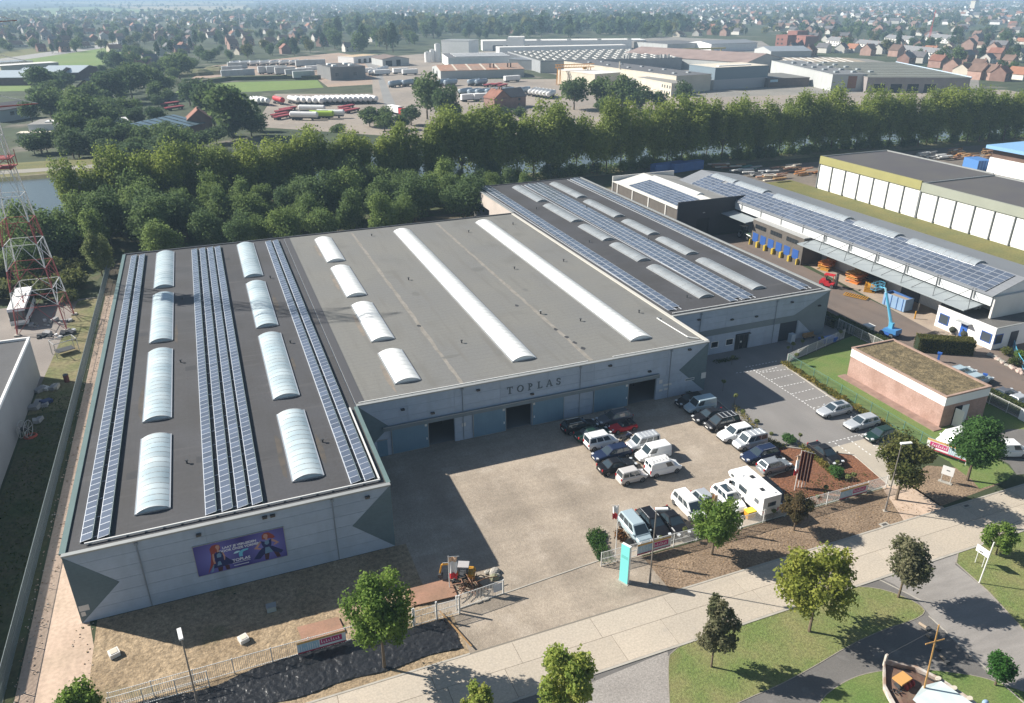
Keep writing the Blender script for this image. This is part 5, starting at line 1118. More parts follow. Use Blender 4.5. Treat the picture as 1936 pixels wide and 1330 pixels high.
gm = mat('tractor_green', (.05,.09,.06), .6); b = MB(); b.box(-.4,-.45,.8,2.0,.45,1.5,gm); b.build('bonnet', T); b = MB(); b.box(-1.5,-.75,1.0,-.3,.75,1.5,gm); [b.tube((x,y,1.5),(x,y,2.7),.06,gm,5) for x in (-1.4,-.4) for y in (-.65,.65)]; b.box(-1.55,-.8,2.7,-.25,.8,2.8,cream); b.build('cab', T); b = MB(); [b.path([(.2,y,1.3),(2.4,y,1.2),(2.9,y,.4)],.1,steel,5) for y in (-.6,.6)]; b.box(2.8,-1,.15,3.0,1,.7,steel); b.build('loader_frame', T)
wheels(T, (-1.0,), 1.0, .75, .4); wheels(T, (1.5,), .85, .5, .3)
def stack(label, px, py, w_, d_, n, m, seed, az=0, hz=.45):
    p = G(px,py,.5).xy; T = thing('machine_stack', label, 'machine stack', (p[0],p[1],.01), az); rr = random.Random(seed)
    for i in range(n):
        z0 = i*hz; b = MB(); s_ = rr.uniform(-.15,.15); mm = rr.choice(m)
        [b.tube(P_, Q_, .06, mm, 5) for P_, Q_ in (((-w_/2+s_,-d_/2,z0+.08),(w_/2+s_,-d_/2,z0+.08)),((-w_/2+s_,d_/2,z0+.08),(w_/2+s_,d_/2,z0+.08)),((-w_/2+s_,-d_/2,z0+.08),(-w_/2+s_,d_/2,z0+.08)),((w_/2+s_,-d_/2,z0+.08),(w_/2+s_,d_/2,z0+.08)))]
        for k in range(4): x = -w_/2+s_+(k+.5)*w_/4; b.obox((x,rr.uniform(-.2,.2)*d_,z0+.24),(w_/6,d_*.7,.3),mm,ry=rr.uniform(-.5,.5))
        for k in range(5): a = (rr.uniform(-w_/2,w_/2),rr.uniform(-d_/2,d_/2),z0+.2); b.tube(a,(a[0]+rr.uniform(-.6,.6),a[1]+rr.uniform(-.6,.6),z0+.2+rr.uniform(.2,.7)),.04,mm,5)
        b.build('machine_frame', T)
    return T
stack('yellow stack of machine frames under the canopy by the dock block', 1566,503,4.2,2.4,4,[yellow,orange,yellow],1,R(20))
stack('tall orange stack of machine frames beside the dark doorway', 1620,528,3.6,2.6,5,[orange,orange,yellow],2,R(10))
stack('low yellow machine frames in front of the tall orange stack', 1645,545,2.4,1.8,3,[yellow],4,R(40))
p = G(1618,560,.2).xy; T = thing('pallet_frame', 'flat yellow lattice frame lying on the asphalt', 'frame', (p[0],p[1],.01), R(-62)); b = MB(); [b.tube((-2,y,.15),(2,y,.15),.06,yellow,5) for y in (-.7,.7)]; b.build('beam', T)
for k in range(11): b = MB(); b.box(-2+k*.39,-.75,.2,-1.85+k*.39,.75,.27,yellow); b.build('slat', T)
p = G(1663,540,1).xy; T = thing('generator', 'grey green generator cabinet between orange stack and blue skip', 'generator', (p[0],p[1],.01), R(-60)); gg = mat('generator_green',(.25,.27,.22),.6,.1,2)
b = MB(); b.box(-1.1,-.6,.15,1.1,.6,1.7,gg); b.build('cabinet', T); b = MB(); [b.box(-1+k*.5,-.63,.4,-.62+k*.5,-.6,1.5,darksteel) for k in range(4)]; b.build('door_panel', T); b = MB(); b.tube((.6,0,1.7),(.6,0,2.1),.1,darksteel,6); b.build('exhaust', T)
p = G(1695,572,1).xy; T = thing('skip', 'blue steel skip with pale side under the canopy', 'skip', (p[0]+.3,p[1],.01), R(-85)); cbl = mat('skip_pale_blue',(.24,.36,.52),.6,.15,1)
b = MB(); b.box(-2.2,-1.1,.1,2.2,-1.0,2.3,cbl); b.box(-2.2,1.0,.1,2.2,1.1,2.3,containerblue); b.box(-2.2,-1,.1,-2.1,1,2.3,containerblue); b.box(2.1,-1,.1,2.2,1,2.3,cbl); b.box(-2.1,-1,.1,2.1,1,.2,containerblue); b.build('body', T); b = MB(); b.box(-2.1,-1,1.7,2.1,1,1.9,mat('rubble_fill',(.3,.25,.2),.95)); b.build('load', T); b = MB(); [b.box(x,-1.16,.1,x+.1,-1.1,2.3,containerblue) for x in (-1.8,-.6,.6,1.7)]; b.build('rib', T)
p = G(1682,630,.5).xy; T = thing('boom_lift', 'light blue boom lift with raised arm and work basket', 'boom lift', (p[0],p[1],.01), R(100))
b = MB(); b.box(-1.2,-.85,.35,1.2,.85,.75,blue); b.build('chassis', T); b = MB(); b.extr([(-1.5,-.8,.8),(.9,-.8,.8),(.7,-.8,1.3),(-1.4,-.8,1.5)],(0,1.6,0),mat('lift_dark_blue',(.06,.2,.42),.4)); b.build('turret', T)
b = MB(); b.obox((.0,0,1.8),(.7,.5,1.0),bluelift); b.tube((-.1,0,1.7),(2.2,-.3,6.6),.24,bluelift,6,.19); b.tube((2.2,-.3,6.6),(2.5,-.34,7.3),.16,mat('lift_pale',(.3,.55,.66),.4),6); b.build('boom', T); b = MB(); b.tube((.3,0,1.4),(1.2,-.2,4.0),.09,steel,6); b.build('ram', T)
b = MB(); b.tube((2.5,-.34,7.3),(3.6,-.5,7.1),.12,bluelift,6); b.build('jib', T); b = MB(); [b.tube((x,y,z_),(x2,y2,z_),.035,bluelift,4) for z_ in (6.7,7.2,7.7) for (x,y,x2,y2) in ((3.5,-1.6,3.5,.6),(4.4,-1.6,4.4,.6),(3.5,-1.6,4.4,-1.6),(3.5,.6,4.4,.6))]; [b.tube((x,y,6.7),(x,y,7.7),.035,bluelift,4) for x in (3.5,4.4) for y in (-1.6,-.5,.6)]; b.box(3.5,-1.6,6.62,4.4,.6,6.7,darksteel); b.build('basket', T)
wheels(T, (-.85,.85), .95, .42, .3)
# posts and odds at the office
for lab, (px,py), m in (('cream bollard on the concrete apron near the blue skip',(1735,588),cream), ('yellow bollard at the asphalt edge before the office',(1729,603),yellow)):
    p = G(px,py); b = MB(); b.tube((0,0,0),(0,0,1.3),.12,m,8); b.ball((0,0,1.3),.12,m,8,4); tag(b.build('bollard', loc=(p.x,p.y,.01)), lab, 'bollard')
for lab, (px,py) in (('round dark planter left of the blue office door',(1799,632)), ('round dark planter right of the blue office door',(1821,640))):
    p = G(px,py); T = thing('planter', lab, 'planter', (p.x,p.y,.01)); b = MB(); b.tube((0,0,0),(0,0,.35),.3,kerbm,10); b.build('pot', T); b = MB(); b.ball((0,0,.75),.55,mat('clipped_box',(.045,.05,.035),.95,.4,4),12,8,(1,1,.95),.06,random.Random(2)); b.build('clipped_ball', T)
for lab, (px,py) in (('blue post box standing before the clipped hedge block',(1773,684)), ('blue post beside the second pale blue estate car',(1858,725))):
    p = G(px,py); T = thing('blue_post', lab, 'post', (p.x,p.y,.01), R(-60)); b = MB(); b.box(-.15,-.15,0,.15,.15,1.25,blue); b.build('pole', T); b = MB(); b.box(-.3,-.2,1.25,.3,.2,1.5,blue); b.build('head', T)
p = G(1620,635,.5).xy; b = MB(); b.extr([(-1.2,-.6,.1),(1.2,-.6,.1),(1.5,-.6,.8),(-1.5,-.6,.8)],(0,1.2,0),blue); b.box(-1.3,-.5,.8,1.3,.5,.84,mat('tarpaulin_blue',(.1,.2,.5),.6)); tag(b.build('small_skip', loc=(86.7,84.2,.02)), 'small bright blue skip by the young trees at the hall corner', 'skip')
p = G(1602,632); b = MB(); b.box(-1.1,-.3,.4,1.1,.3,.5,woodm); b.box(-1.1,.2,.5,1.1,.3,.95,woodm); [b.box(x,-.25,0,x+.1,.25,.4,darksteel) for x in (-.9,.8)]; tag(b.build('bench', loc=(84.9,86.4,.02)), 'wooden bench under the shaded wall of the right hall', 'bench')
b = MB(); b.box(-.4,-.4,0,.4,.4,1.5,mat('cabinet_pale',(.42,.48,.54),.6)); b.box(-.5,-.5,0,.5,.5,.1,kerbm); tag(b.build('parcel_cabinet', loc=(81.3,86.2,.02)), 'pale blue cabinet standing in front of the dark roller door', 'cabinet')
p = G(1640,632); b = MB(); b.box(-.6,-.6,0,.6,.6,1.5,kerbm); b.box(-.7,-.7,1.5,.7,.7,1.6,offwhite); tag(b.build('gate_pillar', loc=(p.x,p.y,0)), 'square concrete pillar at the corner of the lawn fence', 'pillar')
# bus under the pylon
p = G(52,612).xy
T = thing('coach', 'white coach with dark windows parked beside the red and white pylon', 'bus', (-33.4,145.0,.01), R(-88))
b = MB(); b.box(-5.8,-1.25,.35,5.8,1.25,1.6,white); b.extr([(-5.8,-1.25,2.75),(5.7,-1.25,2.75),(5.5,-1.25,3.2),(-5.6,-1.25,3.25)],(0,2.5,0),white); b.box(-5.78,-1.2,1.6,5.6,1.2,2.75,cglass); b.build('body', T); b = MB(); b.extr([(5.81,-1.15,1.2),(5.62,-1.15,2.8),(5.66,-1.15,2.8),(5.86,-1.15,1.2)],(0,2.3,0),cglass); b.build('windscreen', T)
for k in range(7):
    for s in (-1,1): b = MB(); b.box(-5.6+k*1.55,min(s*1.2,s*1.24),1.65,-4.2+k*1.55,max(s*1.2,s*1.24),2.7,glassd); b.build('side_window', T)
b = MB(); b.box(5.8,-1.2,.4,5.9,1.2,.7,mat('bus_grey',(.4,.45,.45),.5)); b.build('bumper', T); [MB().box(5.8,s*.9-.2,.75,5.9,s*.9+.2,.95,chrome).build('headlight', T) for s in (-1,1)]; b = MB(); b.box(-2,-.7,3.24,-.5,.7,3.4,offwhite); b.build('roof_hatch', T); wheels(T, (-3.6,3.6), 1.25, .48, .3)
# things lying around the pylon and the grey hall
def junk(name, label, cat, x, y, m, seed, n=7, sp=1.0, sz=.7):
    T = thing(name, label, cat, (x,y,.01)); rr = random.Random(seed)
    for i in range(n): b = MB(); s_ = rr.uniform(.3,1)*sz; b.obox((0,0,s_*.3),(s_*1.6,s_,s_*.6),rr.choice(m),rx=rr.uniform(-.2,.2),ry=rr.uniform(-.2,.2)); b.build('piece', T, (rr.gauss(0,sp),rr.gauss(0,sp*.5),0), rr.uniform(0,3))
    return T
tarp = mat('tarpaulin_grey',(.33,.33,.33),.7,.2,1); bluej = mat('blue_junk',(.03,.05,.13),.6)
junk('stone_pile','pale slabs stacked in a line under the far side of the pylon','stone pile',-28.6,139.2,[kerbm,offwhite,tarp],1,12,1.7,.8); junk('junk_pile','grey wrapped goods under the near side of the pylon','junk pile',-29.4,133.4,[tarp,darksteel],2,7,1.0,.8); junk('junk_pile','dark blue machine parts right of the pylon foot','junk pile',-26.0,133.0,[bluej,darksteel,white],3,7,.9,.9)
junk('junk_pile','blue crates stacked against the wall of the grey hall','junk pile',-25.9,107.5,[bluej,containerblue,tarp],5,9,.7,1.0); junk('junk_pile','pale boxes at the corner of the grey hall','junk pile',-25.6,112.3,[cream,offwhite,tarp],6,4,.6,.9); junk('junk_pile','brown crates beside the reels along the grey hall','junk pile',-25.7,102.6,[tarp,mat('crate_brown',(.2,.15,.12),.9)],7,5,.5,.8); junk('junk_pile','pale pipes and boxes in the shade along the grey hall','junk pile',-25.6,72.0,[bluej,tarp],8,6,.7,.7)
T = thing('cable_reel','grey metal cable reel leaning on the wall of the grey hall','cable reel',(-26.3,98.8,.01),R(75)); b = MB(); [b.tube((1.1*math.cos(a),y,1.15+1.1*math.sin(a)),(1.1*math.cos(a+.45),y,1.15+1.1*math.sin(a+.45)),.05,steel,5) for y in (-.4,.4) for a in [i*.449 for i in range(14)]]; b.build('rim', T); b = MB(); [b.tube((0,y,1.15),(1.1*math.cos(i*.785),y,1.15+1.1*math.sin(i*.785)),.04,steel,4) for y in (-.4,.4) for i in range(8)]; b.tube((0,-.4,1.15),(0,.4,1.15),.3,darksteel,10); b.build('hub', T)
p = G(58,826); T = thing('hose_coil','coil of orange red hose on the dark grass by the grey hall','hose',(p.x,p.y,.02)); hm_ = mat('hose_red',(.5,.1,.06),.6)
for k in range(4): b = MB(); b.path([((.75-.08*k)*math.cos(i*.35)+.05*k,(.75-.08*k)*math.sin(i*.35),.06+.05*k) for i in range(19)],.05,hm_,5); b.build('loop', T)
T = thing('drum','dark red drum standing on the grass by the mesh fence','drum',(*G(127,722).xy,0)); b = MB(); b.tube((0,0,0),(0,0,1.1),.35,mat('drum_red',(.16,.05,.04),.7),12); b.build('barrel', T); b = MB(); b.tube((0,0,1.1),(0,0,1.14),.37,darksteel,12); b.build('lid', T)
p = G(125,668); T = thing('box_frame_rack','grey steel box frame with a dark board standing on rough grass','frame',(p.x,p.y,0),R(25))
for x in (-1.6,1.6):
    for y in (-1.1,1.1): b = MB(); b.tube((x,y,0),(x,y,2.3),.06,steel,5); b.build('leg', T)
b = MB(); [b.tube((x,y,2.3),(x2,y2,2.3),.06,steel,5) for x,y,x2,y2 in ((-1.6,-1.1,1.6,-1.1),(-1.6,1.1,1.6,1.1),(-1.6,-1.1,-1.6,1.1),(1.6,-1.1,1.6,1.1))]; b.build('top_frame', T); b = MB(); b.box(-1.3,-.8,.6,1.2,.9,.7,darksteel); b.build('board', T)
# pylon
red_p = mat('pylon_red', (.36,.1,.095), .6, .15, 1); wht_p = mat('pylon_white', (.66,.66,.64), .6, .1, 1)
T = thing('lattice_pylon', 'red and white lattice power pylon at the left edge', 'pylon', (-29.2,138.6,0), R(-3))
def hwid(z_): return 3.6-2.55*min(z_/30,1)-.25*max(0,(z_-30)/18)
lev = [0,4.4,7.2,10.6,14.5,18,22,26,27.8,31,34,37,40,43,46,49]; cl = [red_p,wht_p,red_p,wht_p,red_p,wht_p,wht_p,red_p,wht_p,wht_p,red_p,red_p,wht_p,wht_p,red_p]
for s1, s2 in ((1,1),(1,-1),(-1,1),(-1,-1)):
    b = MB()
    for i in range(15): h0, h1 = hwid(lev[i]), hwid(lev[i+1]); b.tube((s1*h0,s2*h0,lev[i]),(s1*h1,s2*h1,lev[i+1]),.1 if i < 6 else .075,cl[i],5)
    b.build('leg', T); b = MB(); b.box(s1*3.6-.4,s2*3.6-.4,-.1,s1*3.6+.4,s2*3.6+.4,.25,kerbm); b.build('footing', T)
for i in range(15):
    b = MB(); h0, h1, z0, z1 = hwid(lev[i]), hwid(lev[i+1]), lev[i], lev[i+1]; m = cl[i]; rr_ = .05 if i < 6 else .04
    for (ax, ay, bx_, by) in ((-1,-1,1,-1),(1,-1,1,1),(1,1,-1,1),(-1,1,-1,-1)):
        mid = ((ax+bx_)/2*h1,(ay+by)/2*h1,z1)
        b.tube((ax*h1,ay*h1,z1),(bx_*h1,by*h1,z1),rr_,m,4)
        if i < 7:
            b.tube((ax*h0,ay*h0,z0),mid,rr_,m,4); b.tube((bx_*h0,by*h0,z0),mid,rr_,m,4)
            q = [((ax*h0+mid[0])/2,(ay*h0+mid[1])/2,(z0+z1)/2),((bx_*h0+mid[0])/2,(by*h0+mid[1])/2,(z0+z1)/2)]; b.tube(q[0],(ax*h1,ay*h1,z1),rr_*.7,m,4); b.tube(q[1],(bx_*h1,by*h1,z1),rr_*.7,m,4)
        else: b.tube((ax*h0,ay*h0,z0),(bx_*h1,by*h1,z1),rr_,m,4); b.tube((bx_*h0,by*h0,z0),(ax*h1,ay*h1,z1),rr_,m,4)
    b.build('bracing', T)
b = MB(); [b.box(-1.7,-1.7,z_,1.7,1.7,z_+.12,red_p) for z_ in (26.2,27.6)]; [b.tube((s1*1.7,s2*1.7,26.2),(s1*1.7,s2*1.7,28.6),.06,red_p,4) for s1 in (-1,1) for s2 in (-1,1)]; b.build('platform', T)
for z_ in (35,41,46.5):
    b = MB()
    for s in (-1,1): [b.tube((s*.8,y,z_),(s*7,0,z_+.3),.07,red_p if z_ != 41 else wht_p,4) for y in (-.8,.8)]; b.tube((s*.8,0,z_+2),(s*7,0,z_+.3),.06,wht_p,4)
    b.build('cross_arm', T)
# boat on the lawn
p = G(1722,1300).xy
T = thing('tug_boat', 'old wooden tug boat displayed on the lawn, with cabin roof, mast and deck winch', 'boat', (44.75,25.5,.0), R(98)); T.scale = (.78,1.15,.78)
hullw = mat('hull_white', (.62,.58,.52), .7, .35, 1.2, (.36,.24,.17)); hulld = mat('hull_dark', (.05,.045,.042), .8); deck = mat('boat_deck', (.2,.14,.1), .9, .35, 1.5, (.15,.08,.06), fine=.15, fsc=6)
st = [(-7,2.0,1.5),(-4,2.5,1.35),(0,2.7,1.4),(3,2.4,1.6),(5,1.75,1.85),(6.2,.75,2.1),(6.9,.1,2.35)]
b = MB(); vs_ = []
for x,hw_,zt in st: vs_ += [(x*.93,-hw_*.35,.1),(x*.97,-hw_*.8,.7),(x,-hw_,zt),(x,hw_,zt),(x*.97,hw_*.8,.7),(x*.93,hw_*.35,.1)]
b.add(vs_, [(i*6+j,i*6+j+1,(i+1)*6+j+1,(i+1)*6+j) for i in range(6) for j in (0,1,3,4)]+[(0,1,2,3,4,5)], hulld); b.build('hull', T)
b = MB(); b.poly([(x,-h_*.92,zt-.55) for x,h_,zt in st]+[(x,h_*.92,zt-.55) for x,h_,zt in st[::-1]], deck); b.build('deck', T)
b = MB()
for s in (-1,1):
    for (xa,ha,za),(xb,hb,zb) in zip(st,st[1:]): b.add([(xa,s*ha,za-.5),(xb,s*hb,zb-.5),(xb,s*hb*1.02,zb),(xa,s*ha*1.02,za),(xa,s*(ha-.22),za),(xb,s*max(.02,hb-.22),zb),(xa,s*(ha-.2),za-.55),(xb,s*max(.02,hb-.2),zb-.55)], [(0,1,2,3),(3,2,5,4),(4,5,7,6)], hullw)
b.build('bulwark', T); b = MB(); b.box(6.75,-.1,1.6,6.95,.1,3.1,hullw); b.build('stem_post', T)
b = MB(); b.tube((2.5,0,.9),(3.0,0,10.4),.09,mat('mast_varnish',(.5,.28,.1),.5),8,.06); b.tube((2.7,-.8,8.3),(3.1,.8,8.5),.06,mat('mast_varnish',(.5,.28,.1),.5),6); b.build('mast', T); b = MB(); b.tube((2.98,0,10.1),(6.85,0,3.05),.015,darksteel,4); b.build('stay', T)
b = MB(); b.extr([(-4.6,-1.25,1.0),(1.6,-1.0,1.0),(1.6,-1.0,2.5),(-4.6,-1.25,2.5)],(0,2.3,0),hullw); b.build('wheelhouse', T); b = MB(); b.poly([(-4.8,-1.8,2.55),(2.3,-1.5,2.6),(2.8,0,2.7),(2.3,1.5,2.6),(-4.8,1.8,2.55)], mat('cabin_roof',(.5,.6,.6),.7,.25,1,(.6,.65,.63))); b.build('cabin_roof', T); b = MB(); [b.box(1.61,y,1.6,1.66,y+.5,2.3,glassd) for y in (-.85,-.2,.4)]; b.build('window', T)
b = MB(); b.box(4.1,-.35,1.95,5.2,.75,2.15,mat('winch_cover_orange',(.55,.3,.1),.7)); b.build('winch_cover', T); b = MB(); b.tube((4.5,-.6,1.6),(4.5,.8,1.6),.36,darksteel,12); [b.tube((4.2,y,1.5),(4.2,y+.12,1.5),.45,mat('winch_red',(.35,.05,.05),.6),14) for y in (-.45,-.1,.25)]; b.build('winch', T)
bl_ = [(3.0,-2.1),(1.5,-2.3),(0,-2.4),(1.6,2.3)]
for x,y in bl_: b = MB(); b.tube((x,y,.8),(x,y,1.75),.17,hulld,10); b.tube((x,y,1.75),(x,y,1.82),.24,cream,12); b.build('bollard_post', T)
b = MB(); b.tube((-1.4,-2.3,1.0),(-1.4,-2.3,2.6),.12,steel,8); b.ball((-1.4,-2.3,2.7),.26,mat('vent_blue',(.25,.35,.5),.5),10,6); b.build('ventilator', T); b = MB(); b.box(-6,-.5,0,6,.5,.12,woodm); b.build('cradle', T)
b = MB(); [b.tube((4.2+math.cos(i)*.3,1.0+math.sin(i*1.7)*.25,1.35),(4.2+math.cos(i+1)*.35,1.1+math.sin(i*1.3)*.3,1.6),.04,darksteel,5) for i in range(9)]; b.build('anchor_chain', T)
# log row by the park path
for i, (a, c) in enumerate((((1737,1180),(1755,1192)),((1752,1202),(1762,1210)),((1763,1217),(1773,1230)),((1776,1240),(1790,1254)))):
    P, Q = G(*a), G(*c); T = thing('timber_bollard', ['pale fallen timber bollard at the top of the row by the park path','second timber bollard in the tree shade by the park path','third timber bollard of the row, behind the boat mast','lowest timber bollard of the row by the park path'][i], 'bollard', (P.x,P.y,0), 0, 'timber bollards by the park path'); b = MB(); d = Q-P; b.tube((0,0,.13),(d.x,d.y,.13),.13,mat('timber_pale',(.4,.32,.24),.9,.2,3),8); b.build('log', T); b = MB(); b.box(d.x-.16,d.y-.16,0,d.x+.16,d.y+.16,.3,darksteel); b.build('foot', T)
# ------------------------------------------------------------ trees and plants
def leafmat(name, c1, c2, trans=.3, ro=.0):
    if name in MATS: return MATS[name]
    m = bpy.data.materials.new(name); m.use_nodes = True; MATS[name] = m; n = m.node_tree.nodes; l = m.node_tree.links
    b = n['Principled BSDF']; b.inputs['Roughness'].default_value = .75; b.inputs['Specular IOR Level'].default_value = .12
    at = n.new('ShaderNodeAttribute'); at.attribute_name = 'tint'
    x = n.new('ShaderNodeMix'); x.data_type = 'RGBA'; x.inputs[6].default_value = tuple(c1)+(1,); x.inputs[7].default_value = tuple(c2)+(1,); l.new(at.outputs['Fac'], x.inputs[0])
    cur = x.outputs[2]
    if ro:
        oi = n.new('ShaderNodeObjectInfo'); y = n.new('ShaderNodeMix'); y.data_type = 'RGBA'; y.blend_type = 'MULTIPLY'; y.inputs[0].default_value = 1
        z_ = n.new('ShaderNodeMix'); z_.data_type = 'RGBA'; l.new(oi.outputs['Random'], z_.inputs[0]); z_.inputs[6].default_value = (1-ro,1-ro*.8,1-ro*.3,1); z_.inputs[7].default_value = (1+ro,1+ro*.8,1-ro*.2,1)
        l.new(cur, y.inputs[6]); l.new(z_.outputs[2], y.inputs[7]); cur = y.outputs[2]
    l.new(cur, b.inputs['Base Color'])
    t = n.new('ShaderNodeBsdfTranslucent'); l.new(cur, t.inputs['Color']); s = n.new('ShaderNodeMixShader'); s.inputs[0].default_value = trans
    l.new(b.outputs[0], s.inputs[1]); l.new(t.outputs[0], s.inputs[2]); l.new(s.outputs[0], n['Material Output'].inputs['Surface'])
    return m
def crown_mesh(name, seed, rx, rz, zc, n, leaf, m, lobes=9, lobe_r=.48, surf=.55, taper=0.0, up=.0, spread=.62, bottom=None, core=.6):
    rs = np.random.RandomState(seed)
    d = rs.normal(size=(lobes,3)); d /= np.linalg.norm(d, axis=1)[:,None]; rad = rs.uniform(.35,1,lobes)**.5*spread
    C = d*rad[:,None]; LR = lobe_r*rs.uniform(.7,1.25,lobes)
    C = np.vstack([C, [[0,0,-.1]]]); LR = np.append(LR, core)
    pr = LR**2; pr /= pr.sum(); li = rs.choice(len(LR), n, p=pr)
    u_ = rs.normal(size=(n,3)); u_ /= np.linalg.norm(u_, axis=1)[:,None]
    r_ = surf+(1-surf)*rs.uniform(0,1,n)**.7
    Pn = C[li]+u_*(LR[li]*r_)[:,None]*(1+.14*rs.normal(size=n))[:,None]
    if taper: s_ = 1-taper*np.clip((Pn[:,2]+1)/2,0,1); Pn[:,0] *= s_; Pn[:,1] *= s_
    Pn[:,2] += up*np.abs(rs.normal(size=n))*.2
    if bottom is not None: Pn[:,2] = np.where(Pn[:,2] < bottom, bottom+(Pn[:,2]-bottom)*.3, Pn[:,2])
    pos = Pn*np.array([rx,rx,rz]); pos[:,2] += zc
    nn = u_*.7+rs.normal(size=(n,3))*.65+np.array([0,0,.25]); nn /= np.linalg.norm(nn, axis=1)[:,None]
    t1 = np.cross(nn, rs.normal(size=(n,3))); t1 /= np.linalg.norm(t1, axis=1)[:,None]; t2 = np.cross(nn, t1)
    sz = leaf*rs.uniform(.55,1.35,n); a = t1*(sz*.5)[:,None]; b = t2*(sz*.36)[:,None]; fold = nn*(sz*.1)[:,None]
    V = np.stack([pos-a, pos+b-fold, pos+a, pos-b-fold], axis=1).reshape(-1,3)
    Fq = np.arange(n*4).reshape(-1,4)
    lt = rs.uniform(0,1,len(LR)); tint = np.clip(.5*lt[li]+.5*rs.uniform(0,1,n), 0, 1)
    return np_mesh(name, V, Fq, m, tint), [(c*np.array([rx,rx,rz])+np.array([0,0,zc])) for c in C[:-1]]
def trunk_mesh(name, h, r, targets, m=None, lean=.0, seed=0):
    rr = random.Random(seed); b = MB(); m = m or bark; p = Vector((0,0,-.05)); top = Vector((lean,0,h)); mid = Vector((lean*.3,rr.uniform(-.05,.05),h*.5))
    b.tube(p, mid, r, m, 7, r*.8); b.tube(mid, top, r*.8, m, 7, r*.6)
    for t in targets: t = Vector(t); q = top.lerp(t, .5)+Vector((0,0,.1*(t-top).length)); b.tube(top, q, r*.45, m, 5, r*.28); b.tube(q, t, r*.28, m, 5, r*.1)
    if targets: zt = max(t[2] for t in targets); b.tube(top, (lean,0,(h+zt)/2), r*.6, m, 6, r*.3)
    return b.mesh(name)
def tree(label, x, y, h, cb, rw, m, seed, n=6500, leaf=.28, trunk_r=.15, cat='tree', name='tree', group=None, lobes=10, **kw):
    lobes = int(lobes*2.1); kw['lobe_r'] = kw.get('lobe_r',.48)*.66; kw['spread'] = max(.74, kw.get('spread',.62)*1.1); kw['surf'] = .3; kw['core'] = .5
    T = thing(name, label, cat, (x,y,0), rng.uniform(0,6), group)
    rz = (h-cb)/2; zc = cb+rz
    me, tg = crown_mesh('crown', seed, rw*.96, rz, zc, n, leaf, m, lobes, **kw)
    link('trunk', trunk_mesh('trunk', cb+rz*.25, trunk_r, tg[:9], seed=seed), T); link('crown', me, T)
    return T
Lg = leafmat('leaf_green', (0.0926,0.176,0.0412), (0.247,0.341,0.0721), .52); Ly = leafmat('leaf_yellow_green', (0.172,0.223,0.0429), (0.4,0.4,0.0858), .52); Lyy = leafmat('leaf_lime', (0.197,0.299,0.0618), (0.412,0.42,0.103), .52)
Lb = leafmat('leaf_brownish', (0.1,0.12,0.055), (0.27,0.25,0.15), .52); Lbd = leafmat('leaf_dark_brown', (0.066,0.0726,0.029), (0.172,0.119,0.0594), .52); Ld = leafmat('leaf_dark_green', (0.0495,0.124,0.0363), (0.115,0.215,0.0577), .52); Lpb = leafmat('leaf_green_brown', (0.0792,0.112,0.033), (0.211,0.198,0.066), .52); Llg = leafmat('leaf_bright_ball', (0.0396,0.132,0.0264), (0.0792,0.198,0.0396), .52)
tree('green tree standing in the black sheet before the left hall', 7.0, 46.5, 9.6, 2.5, 2.9, Lg, 11, 8840, .28, spread=.7, lobes=14)
tree('large yellow green tree on the grass island, widest crown on the near side', 42.0, 36.8, 8.9, 2.3, 3.6, Ly, 12, 8840, 0.296, spread=.78, lobes=16, lobe_r=.4)
tree('narrow greyish tree with bare tip at the left end of the grass island', 31.9, 36.7, 7.6, 1.4, 2.15, Lb, 13, 4760, 0.257, .1, spread=.75, lobes=13, lobe_r=.38, taper=.25)
tree('oval brownish tree at the right end of the grass island by the side road', 52.4, 37.1, 7.2, 1.5, 2.45, Lb, 14, 7140, 0.250, .12, lobes=12)
tree('green tree in front of the white cars at the fence', 40.1, 48.4, 6.8, 1.3, 2.75, Lg, 15, 8160, 0.265, lobes=13, spread=.7)
tree('small dark reddish brown tree in front of the mesh fence', 50.1, 48.4, 4.5, 1.35, 1.8, Lbd, 16, 5780, 0.203, .1)
tree('round green and brown tree beside the driveway with pale trunk', 64.0, 48.5, 8.1, 1.9, 3.3, Lpb, 17, 9520, 0.281, .17, spread=.7, lobes=15)
tree('dense dark green round tree by the substation lawn', 74.3, 48.3, 8.1, 2.1, 3.15, Ld, 18, 11050, 0.281, .2, spread=.6, lobes=12, lobe_r=.55)
tree('small clipped bright green ball tree beside the boat lawn', 51.8, 26.8, 3.2, .75, 1.25, Llg, 19, 5100, 0.172, .1, spread=.4, lobe_r=.6)
tree('young bright tree behind the leaning white pole', 65.9, 38.0, 3.8, .5, 1.75, Lg, 20, 4420, 0.218, .09, spread=.72, lobes=12)
tree('yellow green tree at the lower edge on the near road side', 17.9, 35.0, 9.2, 1.9, 2.3, Lyy, 21, 8160, 0.281, spread=.75, lobes=14)
tree('small bright tree top at the lower edge left of the taller one', 12.1, 38.3, 4.9, .8, 1.3, Lyy, 22, 3740, 0.234, .09)
tree('bright green round tree at the lower left corner', -15.0, 47.9, 5.7, 1.2, 2.15, Lg, 23, 7140, 0.250)
tree('tree cut by the right edge above the corner lawn', 76.4, 41.6, 4.6, .8, 2.0, Lg, 24, 5100, 0.234)
tree('tall sunlit willow bush behind the left corner of the factory', -22.6, 162.5, 9.5, .2, 3.4, leafmat('leaf_willow', (.12,.16,.06), (.26,.29,.12), .52), 25, 7140, 0.351, name='willow_bush', taper=.3, spread=.7, lobes=13)
